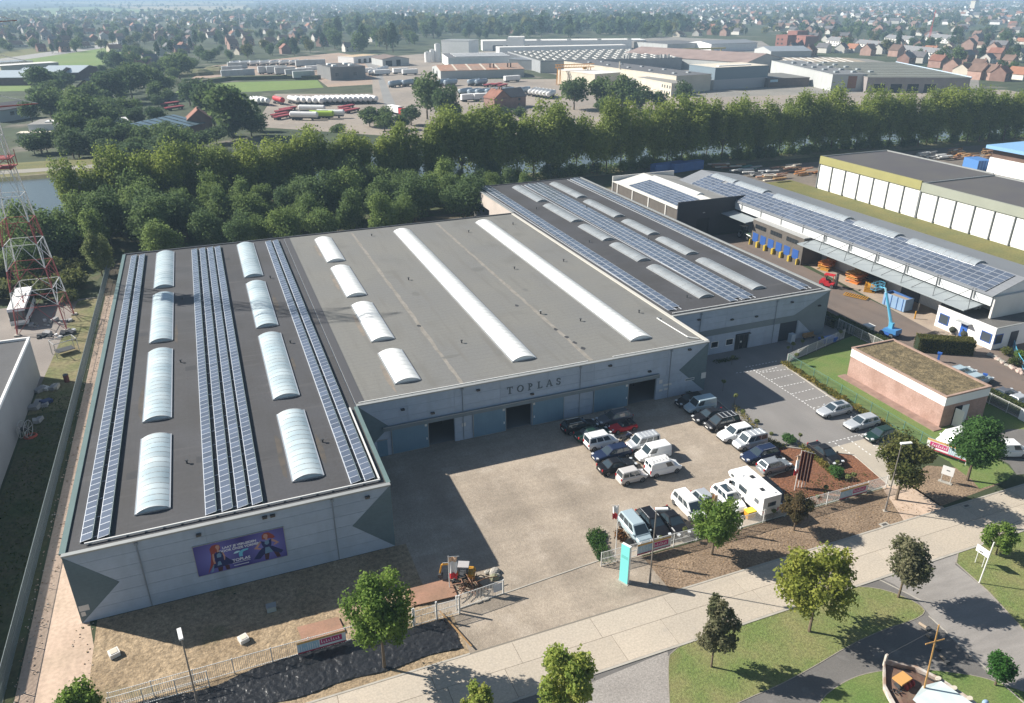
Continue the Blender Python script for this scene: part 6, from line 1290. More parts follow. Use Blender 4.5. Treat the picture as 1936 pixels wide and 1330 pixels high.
# bare shrub and dark bush in the bark bed
def shrub(label, x, y, r, h, m, seed, n=900, leaf=.2, name='shrub', group=None, z=0.0):
    T = thing(name, label, 'shrub', (x,y,z), 0, group); me, tg = crown_mesh('foliage', seed, r, h*.55, h*.5, n, leaf, m, 7, .5, spread=.55, bottom=-.8); link('foliage', me, T); link('stem', trunk_mesh('stem', h*.3, .05, tg[:4]), T); return T
p = G(1582,900); shrub('dark green spreading shrub in the bark bed beside the black saloon', p.x, p.y, 1.15, 1.5, Ld, 31, 1600)
p = G(1492,838); shrub('dark clipped shrub at the corner of the planting strip', p.x, p.y, 1.3, 1.0, Ld, 32, 1300)
p = G(1170,1022); shrub('rust brown bare round bush beside the tall thin flagpole', p.x+.2, p.y-.1, .95, 1.5, leafmat('leaf_rust', (0.1,0.05,0.02), (0.2,0.09,0.03), .1), 33, 800)
g_ = 'young ball headed trees'
protoT = None
ball_sp = [(1388,768),(1402,798),(1428,818),(1456,838),(1510,840),(1366,740),(1383,690)]
ball_sp += [(1488,672),(1497,668),(1515,662),(1552,655),(1586,645),(1503,690)]
ball_sp += [(1247,1037),(1293,1022),(1543,958),(1580,892),(1610,918),(1460,985),(1598,925),(1558,940)]
bm_, _ = crown_mesh('crown', 40, .36, .32, 1.55, 420, .16, leafmat('leaf_pale_ball', (0.1,0.13,0.04), (0.22,0.24,0.09), .3), 5, .5, spread=.4); btm = trunk_mesh('trunk', 1.45, .03, [])
for i, (px,py) in enumerate(ball_sp):
    p = G(px,py); T = thing('young_tree', 'young slender stem tree with a small round pale head', 'young tree', (p.x,p.y,0), i, g_); T.scale = (rng.uniform(.85,1.15),)*3; link('crown', bm_, T); link('trunk', btm, T)
# low planting: stuff
def scatter_mesh(name, pts, n, r, h, leaf, m, seed):
    rs = np.random.RandomState(seed); P = np.array(pts); i = rs.randint(0, len(P)-1, n); t = rs.uniform(0,1,n)
    c = P[i]*(1-t)[:,None]+P[i+1]*t[:,None]; pos = np.zeros((n,3)); pos[:,:2] = c+rs.uniform(-1,1,(n,2))*r
    cl = np.array([noise.noise(Vector((a*.8,b*.8,seed))) for a,b in pos[:,:2]]); pos[:,2] = h*(.15+.85*rs.uniform(0,1,n))*(.75+.7*cl)
    pos[:,2] = np.maximum(pos[:,2], .04)
    nn = rs.normal(size=(n,3))+np.array([0,0,.6]); nn /= np.linalg.norm(nn,axis=1)[:,None]; t1 = np.cross(nn, rs.normal(size=(n,3))); t1 /= np.linalg.norm(t1,axis=1)[:,None]; t2 = np.cross(nn,t1); s_ = leaf*rs.uniform(.5,1.3,n)
    a = t1*(s_*.5)[:,None]; b = t2*(s_*.35)[:,None]; V = np.stack([pos-a,pos+b,pos+a,pos-b],axis=1).reshape(-1,3)
    return link(name, np_mesh(name, V, np.arange(n*4).reshape(-1,4), m, np.clip(.5+cl+.3*rs.normal(size=n),0,1)), kind='stuff')
Lhy = leafmat('leaf_hedge_yellow', (0.119,0.145,0.0396), (0.317,0.251,0.066), .52); Lhg = leafmat('leaf_hedge_green', (0.0462,0.0792,0.0238), (0.119,0.132,0.0396), .52)
scatter_mesh('low_planting', [(75.1,80.3),(74.9,70),(74.8,60.5)], 5200, .55, .75, .22, Lhy, 1)
scatter_mesh('low_planting', [tuple(G(1388,770).xy),tuple(G(1450,838).xy),tuple(G(1478,845).xy)], 1100, .5, .6, .2, Lhy, 2)
scatter_mesh('low_planting', [tuple(G(1515,845).xy),tuple(G(1545,870).xy),tuple(G(1575,898).xy)], 1300, .45, .6, .2, Lhy, 3)
scatter_mesh('low_planting', [(57.0,76),(56.0,80),(57.5,84)], 900, .6, .5, .2, Lhg, 4)
scatter_mesh('low_planting', [(52.5,53),(56,52),(60,54),(64.5,52)], 650, 1.6, .3, .18, Lhg, 5)
scatter_mesh('ivy_bed', [(30.0,51.5),(30.4,54.5),(31.2,55.2)], 2600, .8, .5, .18, leafmat('leaf_ivy', (0.0396,0.099,0.0264), (0.0924,0.172,0.0462), .52), 6)
scatter_mesh('low_planting', [(66,84.5),(70,84.6)], 500, .5, .4, .18, Lhg, 7)
scatter_mesh('leaf_litter', [(34,48),(50,47.5),(66,48)], 1500, 2.4, .05, .12, leafmat('leaf_dry', (0.16,0.09,0.04), (0.3,0.2,0.1), .1), 8)
scatter_mesh('weeds', [(-26,60),(-24,85),(-23.6,110)], 2600, 2.6, .2, .25, Lhg, 9)
def hedge_box(name, label, P, Q, w_, h, m, n, seed, leaf=.2):
    P = Vector((P[0],P[1],0)); Q = Vector((Q[0],Q[1],0)); L = (Q-P).length; az = math.atan2(Q.y-P.y, Q.x-P.x); T = thing(name, label, 'hedge', (P.x,P.y,0), az)
    rs = np.random.RandomState(seed); f = rs.uniform(0,1,n); pos = np.zeros((n,3)); pos[:,0] = rs.uniform(0,L,n); pos[:,1] = rs.uniform(-w_/2,w_/2,n); pos[:,2] = rs.uniform(.1,h,n)
    k = rs.randint(0,4,n); pos[k<2,2] = h+rs.normal(size=(k<2).sum())*.05; sd_ = rs.choice([-1,1],n); pos[k>=2,1] = (sd_*w_/2+rs.normal(size=n)*.05)[k>=2]
    nn = rs.normal(size=(n,3))*.7; nn[k<2,2] += 1.2; nn[k>=2,1] += (sd_*1.2)[k>=2]; nn /= np.linalg.norm(nn,axis=1)[:,None]; t1 = np.cross(nn, rs.normal(size=(n,3))); t1 /= np.linalg.norm(t1,axis=1)[:,None]; t2 = np.cross(nn,t1); s_ = leaf*rs.uniform(.6,1.4,n)
    a = t1*(s_*.5)[:,None]; b = t2*(s_*.4)[:,None]; V = np.stack([pos-a,pos+b,pos+a,pos-b],axis=1).reshape(-1,3)
    link('foliage', np_mesh('foliage', V, np.arange(n*4).reshape(-1,4), m, rs.uniform(0,1,n)), T); b = MB(); b.box(.1,-w_/2+.1,0,L-.1,w_/2-.1,h-.1,mat('hedge_core',(.02,.03,.012),.95)); b.build('branches', T)
hedge_box('hedge', 'long low hedge between the substation fence and the driveway cars', (93.8,52), (93.6,90), 1.3, 1.3, Lhg, 9000, 1)
hedge_box('hedge', 'thick clipped hedge block standing on the neighbouring asphalt', (97.2,76.9), (104.0,72.6), 2.0, 2.3, leafmat('leaf_beech', (0.066,0.0924,0.0264), (0.198,0.172,0.0528), .52), 6000, 2)
hedge_box('hedge', 'dark hedge along the right side of the right factory hall', (92.2,88), (91.6,112), 1.6, 1.6, Lhg, 6000, 3)
tm = MB(); rr = random.Random(5); p0, p1 = G(1870,672), G(1935,708)
T = thing('rockery', 'edging of pale stones round the planting at the right edge', 'rockery', (p0.x,p0.y,0))
for i in range(26):
    t = i/25; q = p0.lerp(p1,t); b = MB(); b.ball((0,0,.1), rr.uniform(.25,.45), rr.choice([mat('pink_stone',(.45,.35,.3),.9), kerbm]), 7, 4, (1,1,.7), .15, rr); b.build('stone', T, (q.x-p0.x+rr.uniform(-.3,.3), q.y-p0.y+rr.uniform(-.3,.3), 0))
for k,(px,py) in enumerate(((1905,672),(1918,690),(1925,678))): p = G(px,py); shrub(['tawny shrub behind the pale stones','olive shrub nearest the right edge by the blue railing','green shrub below the blue railing'][k], p.x, p.y, 1.2, 1.4, [Lpb,Lhg,Lg][k], 50+k, 900)
T = thing('stair_railing', 'light blue curved railing at the right edge before the office', 'railing', (*G(1915,655).xy,0)); a, c = G(1915,655), G(1936,700); d = c-a
for z_ in (.1,1.0): b = MB(); b.path([(d.x*t-.4*math.sin(t*3.1),d.y*t,z_) for t in [i/8 for i in range(9)]],.05,bluelift,5); b.build('rail', T)
for i in range(12): t = i/11; b = MB(); b.tube((d.x*t-.4*math.sin(t*3.1),d.y*t,0),(d.x*t-.4*math.sin(t*3.1),d.y*t,1.0),.03,bluelift,5); b.build('baluster', T)

# ---- canal row, woodland, far trees: a few kinds, copied one by one
Lp = leafmat('leaf_poplar', (0.138,0.195,0.0455), (0.325,0.374,0.0975), .52, .15); Lw = leafmat('leaf_woodland', (0.0875,0.14,0.056), (0.21,0.28,0.105), .52, .25); Lt = leafmat('leaf_town', (0.0616,0.108,0.0462), (0.154,0.208,0.0847), .52, .25)
def proto(name, label, cat, group, h, cb, rw, m, seed, n, leaf, tr, **kw):
    T = thing(name, label, cat, (0,0,0), 0, group); rz = (h-cb)/2
    me, tg = crown_mesh('crown', seed, rw, rz, cb+rz, n, leaf, m, **kw); c = link('crown', me, T); t = link('trunk', trunk_mesh('trunk', cb+rz*.3, tr, tg[:7], seed=seed), T); return (T, [(c,[]),(t,[])])
def lay(protos, spots, used, label=None):
    for (x,y,s) in spots:
        k = rng.randrange(len(protos)); T, kids = protos[k]; wv = rng.uniform(.82,1.14); sc = (s*wv, s*wv*rng.uniform(.9,1.1), s)
        if k not in used: used.add(k); T.location = (x,y,0); T.scale = sc; T.rotation_euler = (0,0,rng.uniform(0,6))
        else: copy_known(T, kids, (x,y,0), rng.uniform(0,6), sc)
pop = [proto('poplar_tree', 'tall tree of the long row lining the canal', 'tree', 'row of tall trees along the canal', 20, 2.2, 6.1, Lp, 60+i, 8000, .62, .3, lobes=18, spread=.78, lobe_r=.4, taper=.12, up=.5) for i in range(5)]
sp = []
x = -31
while x < 330:
    yc = 211.5 if x < 60 else (213.5 if x < 200 else 212-(x-200)*.1)
    hh = np.interp(x, (-31,-10,12,34,58,82,140,230,330), (.88,.9,.88,.93,1.04,1.06,1.04,1.0,.9))*rng.uniform(.84,1.07); sp.append((x, yc-rng.uniform(2,4.5), hh)); x += rng.uniform(4.4,6.2)
lay(pop, sp, set())
pw = [proto('woodland_tree', 'bushy tree of the dark wood behind the factory', 'tree', 'bushy trees of the wood behind the factory', 10.5, .6, 4.6, Lw, 70+i, 6500, .45, .18, lobes=13, spread=.68, lobe_r=.45, bottom=-.85, up=.3) for i in range(5)]
sp = []; rw_ = random.Random(4)
for i in range(600):
    x, y = rw_.uniform(-75,80), rw_.uniform(158,207)
    if y < 172 and x > 40: continue
    if y < 166 and x > -22: continue
    if -32 < x < -14 and y < 176: continue
    if x < -38 and y < 176: continue
    if -46 < x < -30 and y > 182: continue
    if x > 68 and y < 186: continue
    if any((x-a)**2+(y-b)**2 < 36 for a,b,_ in sp): continue
    s = rw_.uniform(.8,1.25) if y > 175 else rw_.uniform(.7,1.0)
    if x > 58: s *= .62
    sp.append((x,y,s))
lay(pw, sp, set())
# low scrub at left, under the pylon side
ps = [proto('scrub_bush', 'low rough bush on the bank left of the factory', 'shrub', 'low bushes on the bank by the pylon', 3.6, .1, 2.6, leafmat('leaf_scrub', (0.0756,0.101,0.037), (0.202,0.21,0.084), .52, .2), 80+i, 1200, .45, .06, lobes=9, spread=.65, bottom=-.85) for i in range(3)]
sp = []
for i in range(400):
    x, y = rw_.uniform(-60,-23), rw_.uniform(147,200)
    if x < -31.5 and y < 153: continue
    if x > -26 and y < 168: continue
    if any((x-a)**2+(y-b)**2 < 7 for a,b,_ in sp): continue
    sp.append((x,y,rw_.uniform(.7,1.25)))
lay(ps, sp, set())
pu = [proto('canal_bush','low bush under the tall trees on the canal bank','shrub','low bushes under the canal trees',4.4,.1,2.7,Lw,90+i,1800,.42,.08,lobes=10,spread=.66,bottom=-.85) for i in range(3)]
sp = []; x = 62
while x < 330: sp.append((x, (209 if x < 200 else 209-(x-200)*.07)+rng.uniform(-1.5,1.5), rng.uniform(.7,1.15))); x += rng.choice((3.6,4.2,5,5,9))
lay(pu, sp, set())
# bare tree at the canal
T = thing('bare_tree', 'leafless tree at the water edge behind the pylon', 'tree', (-31.5,205,0)); b = MB(); rr = random.Random(2)
b.tube((0,0,0),(0,0,6),.22,bark,6,.14)
for i in range(26): a = rr.uniform(0,6.28); z0 = rr.uniform(2.5,6); L = rr.uniform(1.8,4); b.tube((0,0,z0),(math.cos(a)*L*.6,math.sin(a)*L*.6,z0+L),.07,bark,4,.02); b.tube((math.cos(a)*L*.3,math.sin(a)*L*.3,z0+L*.5),(math.cos(a+.8)*L*.6,math.sin(a+.8)*L*.6,z0+L*.9),.04,bark,4,.015)
b.build('branches', T)
# dark understorey under the canal row
scatter_mesh('undergrowth', [(60,209),(130,211),(200,211),(330,200)], 16000, 3.4, 3.2, .6, Lw, 11)
scatter_mesh('undergrowth', [(-70,204),(0,207),(60,208)], 7000, 5, 2.6, .7, Lw, 12)
# ------------------------------------------------------------ beyond the canal
def fbld(name, label, cat, h, FL, FR, D, roof='flat', wall=None, roofm=None, rise=2.5, BL=None, BR=None, wins=(), group=None):
    a, b_ = G(*FL, h), G(*FR, h); u_ = (b_-a); L = u_.length; az = math.atan2(u_.y, u_.x); v = Vector((-u_.y, u_.x, 0)).normalized()
    if BL: D = abs((G(*BL, h)-a).dot(v))
    if BR: D = abs((G(*BR, h)-b_).dot(v))
    T = thing(name, label, cat, (a.x,a.y,0), az, group); wall = wall or offwhite; roofm = roofm or sheetroof
    q = MB()
    if roof == 'flat': q.box(0,0,0,L,D,h-.4,wall); q.build('wall', T); q = MB(); q.box(-.1,-.1,h-.4,L+.1,D+.1,h,wall,top=roofm); q.build('roof', T)
    elif roof == 'x':
        q.extr([(0,0,0),(0,D,0),(0,D,h),(0,D/2,h+rise),(0,0,h)], (L,0,0), wall); q.build('wall', T); q = MB()
        q.extr([(-.2,-.4,h-.02),(-.2,D/2,h+rise+.12),(-.2,D/2,h+rise+.32),(-.2,-.4,h+.2)], (L+.4,0,0), roofm); q.extr([(-.2,D+.4,h-.02),(-.2,D+.4,h+.2),(-.2,D/2,h+rise+.319),(-.2,D/2,h+rise+.119)], (L+.4,0,0), roofm); q.build('roof', T)
    elif roof == 'y':
        q.extr([(0,0,0),(L,0,0),(L,0,h),(L/2,0,h+rise),(0,0,h)], (0,D,0), wall); q.build('wall', T); q = MB()
        q.extr([(-.4,-.2,h-.02),(L/2,-.2,h+rise+.12),(L/2,-.2,h+rise+.32),(-.4,-.2,h+.2)], (0,D+.4,0), roofm); q.extr([(L+.4,-.2,h-.02),(L+.4,-.2,h+.2),(L/2,-.2,h+rise+.319),(L/2,-.2,h+rise+.119)], (0,D+.4,0), roofm); q.build('roof', T)
    for (face, x0, z0, w_, hh, n_, st, m) in wins:
        for i in range(n_):
            q = MB(); s = x0+i*st
            if face == 'f': q.box(s,-.08,z0,s+w_,.0-.01,z0+hh,m)
            else: q.box(-.08,D-s-w_,z0,-.01,D-s,z0+hh,m)
            q.build('window' if m in (winpane,glassd,dark) else 'door', T)
    T['D'] = D; T['L'] = L
    return T
def dims(T): d = (T['L'], T['D']); del T['L']; del T['D']; return d
def domes(T, h, xs, ys, sx, sy, m, name='rooflight', hh=.6):
    q = MB(); q.extr([(-sx/2,-sy/2,0),(sx/2,-sy/2,0),(sx/2*.8,-sy/2,hh),(-sx/2*.8,-sy/2,hh)], (0,sy,0), m); me = q.mesh(name)
    for x in xs:
        for y in ys: link(name, me, T, (x,y,h))
ind = 'works building'
T = fbld('block_hall','square grey concrete hall between the tanker yard and the access road',ind,8,(624,128),(690,125),32,'flat',mat('grey_block',(.2,.2,.2),.85,.12,.3),roofdark,wins=(('f',3,2.5,2.2,2,2,12,winpane),('f',8,.0,4,5,1,1,mat('grey_shutter',(.15,.16,.17),.6)))); L,D = dims(T); domes(T,8,(5,L-7),(8,20),3,3,polycarb,hh=1)
T = fbld('gabled_shed','small grey gabled works shed with open front beside the access road',ind,5,(723,113),(773,111),28,'y',lightgreyc,mat('brown_sheet',(.2,.15,.13),.8,.2,.3),1.8,wins=(('f',2.5,0,5,4,1,1,dark),('f',11,0,3.5,4.5,1,1,dark))); dims(T)
T = fbld('striped_hall','white hall with long white rooflight strips on its dark roof',ind,7,(847,109.4),(985,107),46,'flat',white,mat('far_roof_dark',(.12,.12,.125),.8)); L,D = dims(T)
for k in range(4): q = MB(); q.box(6,5+k*10,7,L*.86,8.5+k*10,7.5,white); q.build('rooflight', T)
T = fbld('white_tower','tall white factory tower block behind the striped hall',ind,15,(834,76),(886,77),20,'flat',white,capm,wins=(('l',2,0,3,4,1,1,lightgreyc),)); dims(T)
for i,(px,py,h,r) in enumerate(((828,117,13.5,2.4),(818,117,9,2.2),(809,118,7.5,2.6))): p = G(px,py); q = MB(); q.tube((0,0,0),(0,0,h),r,white,16); o = q.build('silo', None, (p.x,p.y,0)); tag(o, ['tallest white silo beside the white tower','middle white silo left of the white tower','squat white silo at the left end of the silo row'][i], 'silo'); q = MB(); q.tube((0,0,h),(0,0,h+.8),r,capm,16,.4); q.build('silo_top', o); q = MB(); [q.tube((r+.1,y,0),(r+.1,y,h),.08,steel,4) for y in (-.25,.25)]; q.build('ladder', o)
T = fbld('rusty_shed','long low shed with rusty red roof and pale ribs in front of the striped hall',ind,5,(833,135),(991,131),38,'x',lightgreyc,rusty,2.2,wins=(('l',4,0,4,4,2,16,dark),)); L,D = dims(T)
for k in range(4): q = MB(); q.extr([(0,-.45,5.22),(0,D/2,7.55),(0,D/2,7.62),(0,-.45,5.29)],(1.2,0,0),cream); q.build('roof_rib', T, (10+k*9.5,0,0))
for x in (34,36.5,46,48): q = MB(); q.tube((x,6,5),(x,6,8.5),.5,mat('chimney_rust',(.12,.07,.05),.9),8); q.build('chimney', T)
T = fbld('long_white_hall','very long white hall before the tree belt',ind,9,(912,78),(1195,75.5),26,'flat',white,offwhite,wins=(('f',10,0,10,5,3,13,mat('grey_shutter',(.15,.16,.17),.6)),)); L,D = dims(T)
for k in range(5): q = MB(); q.box(-2,-1.5,0,2,1.5,1,steel); q.build('roof_unit', T, (25+k*30,3,9))
q = MB(); q.box(L,0,7.8,L+14,D,8.8,white); q.build('canopy', T); q = MB(); [q.box(L+x,y,0,L+x+.5,y+.5,7.8,darksteel) for x in (5,13) for y in (0,D-1)]; q.build('canopy_post', T)
dims(fbld('white_block','white cubic block rising in front of the long white hall',ind,14,(960,70.5),(990,70.5),18,'flat',white,offwhite))
dims(fbld('white_strip_hall','long low white strip building in front of the long white hall',ind,8,(944,90),(1185,85.5),14,'flat',white,offwhite))
T = fbld('rooflight_hall','huge dark roofed hall dotted with rows of white rooflights',ind,8,(1022,115.5),(1290,109.5),102,'flat',mat('hall_wall_grey',(.3,.31,.32),.8,.1,.2),mat('far_roof_green',(.11,.115,.11),.8,.2,.05)); L,D = dims(T)
q = MB(); q.extr([(-.85,-2,0),(.85,-2,0),(.85,2,0),(-.85,2,0)],(0,0,.4),offwhite); me = q.mesh('rooflight')
for i in range(int(L/7.5)):
    for j in range(11): link('rooflight', me, T, (5+i*7.5+(j%2)*1.5, 6+j*8.8, 8))
q = MB(); q.box(-.2,-.3,0,L*.3,-.15,7.4,lightgreyc); q.build('front_cladding', T)
for x in (62,66,90,93,96): q = MB(); q.tube((x,1.5,8),(x,1.5,10.5),.8,steel,8); q.build('vent', T)
dims(fbld('grey_hall','grey flat hall between the striped hall and the rooflight hall',ind,7,(962,112),(1022,114),62,'flat',mat('hall_wall_grey',(.3,.31,.32),.8,.1,.2),sheetroof))
T = fbld('white_box_hall','cream white box hall under the orange gantry crane',ind,8,(1125,140.6),(1173,137),20,'flat',cream,offwhite,BL=(1074,131)); dims(T)
T = fbld('dark_roof_hall','large hall with dark flat roof and cream parapet left of the blue grey cube',ind,9,(1279,144),(1345,140),100,'flat',cream,mat('far_roof_dark',(.12,.12,.125),.8),BL=(1119,113.5)); L,D = dims(T); domes(T,9,(8,18),range(12,int(D)-8,22),2,2,polygrey)
q = MB(); q.box(-3,0,4.0,-.02,D*.9,4.6,mat('annex_roof',(.25,.24,.22),.8)); q.build('annex_roof', T); q = MB(); q.box(-2.9,0,0,-.03,D*.9,3.95,lightgreyc); q.build('annex', T); q = MB(); q.tube((-.5,D*.45,9),(-.5,D*.45,13),.4,cream,8); q.build('chimney', T)
T = fbld('cream_annex','cream two storey annex with rows of small windows by the trees',ind,6.8,(1270,158),(1302,156.5),30,'flat',cream,mat('annex_roof',(.25,.24,.22),.8),BL=(1200,146),wins=(('l',28,1,1,1.5,6,2.6,winpane),('l',28,4,1,1.5,6,2.6,winpane),('f',2,1,1,1.5,2,4,winpane),('f',2,4,1,1.5,2,4,winpane))); dims(T)
T = fbld('cube_hall','two tone blue grey cube hall with tall pale sliding door',ind,12,(1353,128.3),(1454,123.5),24,'flat',tealc,cream,BL=(1311,121.8)); L,D = dims(T)
q = MB(); q.box(-.1,-.1,0,L+.1,D+.1,5.4,mat('lower_cladding',(.36,.37,.39),.7)); q.build('lower_wall', T); q = MB(); q.box(-.35,3,0,-.12,D*.55,7,mat('pale_door',(.45,.48,.47),.6)); q.build('sliding_door', T); q = MB(); q.box(6,5,12,L-9,7,12.5,white); q.build('rooflight', T)
dims(fbld('brown_hall','low brown flat building to the right of the cube hall',ind,5,(1454,149),(1531,146.5),30,'flat',mat('brown_wall',(.13,.105,.095),.9,.15,.4),roofgrey,wins=(('f',1,3,5,1.4,1,1,bannerbl),)))
T = fbld('grey_long_hall','long light grey hall with small roof domes beyond the trees',ind,9,(1575,141),(1641,140.5),95,'flat',lightgreyc,mat('far_roof_grey',(.16,.165,.17),.8),BL=(1440,115),wins=(('f',9,1.5,5,6.5,1,1,mat('rust_door',(.22,.1,.06),.8)),)); L,D = dims(T); domes(T,9,(6,16,26),range(10,int(D)-8,16),2.6,2.6,polygrey,hh=.9)
T = fbld('striped_green_hall','wide hall with grey green roof crossed by pale strips and blue white edge',ind,8,(1641,146.5),(1836,147),90,'flat',mat('warm_grey_wall',(.28,.25,.24),.85,.1,.3),mat('far_roof_sage',(.16,.165,.14),.8,.15,.1),BR=(1642,117.5),wins=(('f',4,0,6,4.5,4,9,dark),)); L,D = dims(T)
for k in range(9): q = MB(); q.box(2,0,8.02,L-3,1.1,8.2,mat('strip_pale',(.36,.36,.32),.7)); q.build('roof_strip', T, (0,6+k*D/9.5,0))
q = MB(); q.box(L+.12,0,7.3,L+.5,D,8.4,mat('edge_blue_white',(.45,.55,.66),.5)); q.build('roof_edge', T)
T = fbld('rose_gabled_hall','long gabled hall with dusty rose roof and translucent ridge lights',ind,7,(1413,119),(1482,112),90,'y',lightgreyc,mat('rose_roof',(.3,.225,.2),.8,.2,.1),4.5,BL=(1322,92)); L,D = dims(T)
for k in range(8): q = MB(); q.extr([(L*.6,0,10.9),(L*.9,0,8.2),(L*.9,0,8.5),(L*.6,0,11.2)],(0,3,0),polygrey); q.build('rooflight', T, (0,6+k*D/9,0))
T = fbld('tan_ribbed_hall','hall with tan roof and broad white stripes behind the grey long hall',ind,7,(1482,117.5),(1640,118),40,'flat',offwhite,mat('tan_roof',(.36,.3,.23),.8,.2,.1)); L,D = dims(T)
for k in range(9): q = MB(); q.box(0,1,7.02,1.2,D-1,7.15,offwhite); q.build('roof_strip', T, (4+k*(L-8)/9,0,0))
dims(fbld('blue_roof_hall','blue grey hipped roof hall in front of the red brick blocks',ind,5,(1458,98),(1535,97),34,'x',lightgreyc,mat('blue_grey_roof',(.24,.27,.3),.7,.1,.1),3)); dims(fbld('dark_works_hall','flat dark works hall near the top edge of the factory area',ind,7,(1262,84),(1345,80.5),50,'flat',lightgreyc,mat('far_roof_dark',(.12,.12,.125),.8))); dims(fbld('white_edge_hall','grey hall with white eaves right of the long white hall',ind,7,(1345,84),(1432,81),36,'x',white,sheetroof,2))
T = fbld('stone_block','small grey concrete building below the yellow beams of the works',ind,8,(1340,105),(1367,104),14,'flat',mat('grey_block',(.2,.2,.2),.85,.12,.3),roofgrey,wins=(('f',5,4,3,2,1,1,dark),)); dims(T)
T = thing('yellow_gantry','yellow gantry beams standing over the works yard right of centre','gantry crane',(*G(1290,118).xy,0)); 
for x in (0,14,28,36): q = MB(); [q.tube((x+s*2,0,0),(x,0,9),.35,mat('gantry_yellow',(.5,.42,.18),.7),4) for s in (-1,1)]; q.build('leg', T)
q = MB(); q.box(-4,-.6,9,40,.6,10.2,mat('gantry_yellow',(.5,.42,.18),.7)); q.build('beam', T)
p, p2 = G(1056,161), G(1113,159); d = (p2-p); T = thing('gantry_crane','orange gantry crane spanning the cream white box hall','gantry crane',(p.x,p.y,0),math.atan2(d.y,d.x)); L = d.length; om = mat('crane_orange',(.62,.3,.06),.6)
for x in (0,L): q = MB(); [q.tube((x+s*1.0,y,0),(x+s*.8,0,10),.22,om,5) for s in (-1,1) for y in (-1.6,1.6)]; q.build('leg', T)
q = MB(); [q.box(-2,y-.2,z_,L+3,y+.2,z_+.35,om) for y in (-.7,.7) for z_ in (9.6,11.3)]; [q.tube((-2+k*1.6,y,9.8),(-1.2+k*1.6,y,11.4),.1,om,4) for k in range(int(L/1.6)+2) for y in (-.7,.7)]; q.build('beam', T); q = MB(); q.box(L-4,-1,8.6,L-2,1,9.6,yellow); q.build('trolley', T)
dims(fbld('wood_clad_house','flat building with pale timber roof at the far end of the storage yard','building',5,(668,108),(715,104),18,'flat',white,mat('pale_timber',(.5,.38,.24),.8),wins=(('f',5,0,3,3,3,6,glassd),)))
# left bank
T = fbld('white_villa','pale box shaped house with flat roof on the far bank at left','house',5,(52,236),(116,234),14,'flat',mat('blue_white_wall',(.48,.52,.55),.8),mat('annex_roof',(.25,.24,.22),.8)); L,D = dims(T)
q = MB(); q.box(-3,-5,0,L+1,-.02,2.6,cream); q.build('terrace', T); q = MB(); [q.box(x,-5.1,.3,x+2,-5.01,2.1,glassd) for x in (3,7,11)]; q.build('terrace_window', T); q = MB(); q.box(L*.4,4,5,L*.95,7,5.4,white); q.build('rooflight', T)
T = fbld('white_house','white house with dark pitched roof at the left edge beside the pylon top','house',4.8,(-6,211),(62,201),12,'x',mat('blue_white_wall',(.48,.52,.55),.8),slate,2.2,wins=(('f',6,2.4,2,1.5,2,3,winpane),('f',14,2.6,2,1.2,2,4,winpane))); dims(T)
T = fbld('brick_house','tall brown brick house with white windows near the far bank','house',7.5,(143,167),(181,166),12,'y',mat('dark_brick',(.16,.1,.09),.9,.2,.5),slate,3.8,wins=(('f',3.6,2.2,1.6,1.1,1,1,white),('f',3.6,5.0,1.6,1.1,1,1,white),('f',6.5,5.2,.9,1,1,1,white))); dims(T)
for i,(a,b_) in enumerate((((66,147),(106,139)),((107,142),(146,133)),((148,138),(191,129)))): dims(fbld('pale_shed',['leftmost of three sheds with pale glossy roofs on the left','middle one of three sheds with pale glossy roofs on the left','rightmost of three sheds with pale glossy roofs on the left'][i],'shed',4.5,a,b_,26,'y',mat('dark_brick',(.16,.1,.09),.9,.2,.5),[mat('glossy_pale_roof',(.45,.5,.52),.3,spec=.6)]*3 and mat('glossy_pale_roof',(.45,.5,.52),.3,spec=.6),3))
T = fbld('glass_roof_shed','shed with large blue glazed roof and dark glazing bars beyond the canal','shed',3.5,(308,252),(386,233),16,'x',redbrick,mat('blue_glass_roof',(.13,.19,.22),.25,.2,.3,spec=.6),2.6,BL=(274,229)); L,D = dims(T)
for k in range(6): q = MB(); q.extr([(0,-.45,3.75),(0,D/2,6.48),(0,D/2,6.56),(0,-.45,3.83)],(.35,0,0),darksteel); q.build('glazing_bar', T, (2+k*L/6.2,0,0))
dims(fbld('white_canopy','white tent like canopy among the trees on the far bank','canopy',3,(214,236),(246,233),12,'x',white,white,1.5)); dims(fbld('long_low_building','long low pale building beyond the three pale sheds','building',4,(0,125),(110,118),14,'flat',cream,offwhite)); dims(fbld('glass_hall','low white and glass hall at the left edge below the field road','building',4.5,(-30,122),(62,115),20,'flat',offwhite,polygrey))
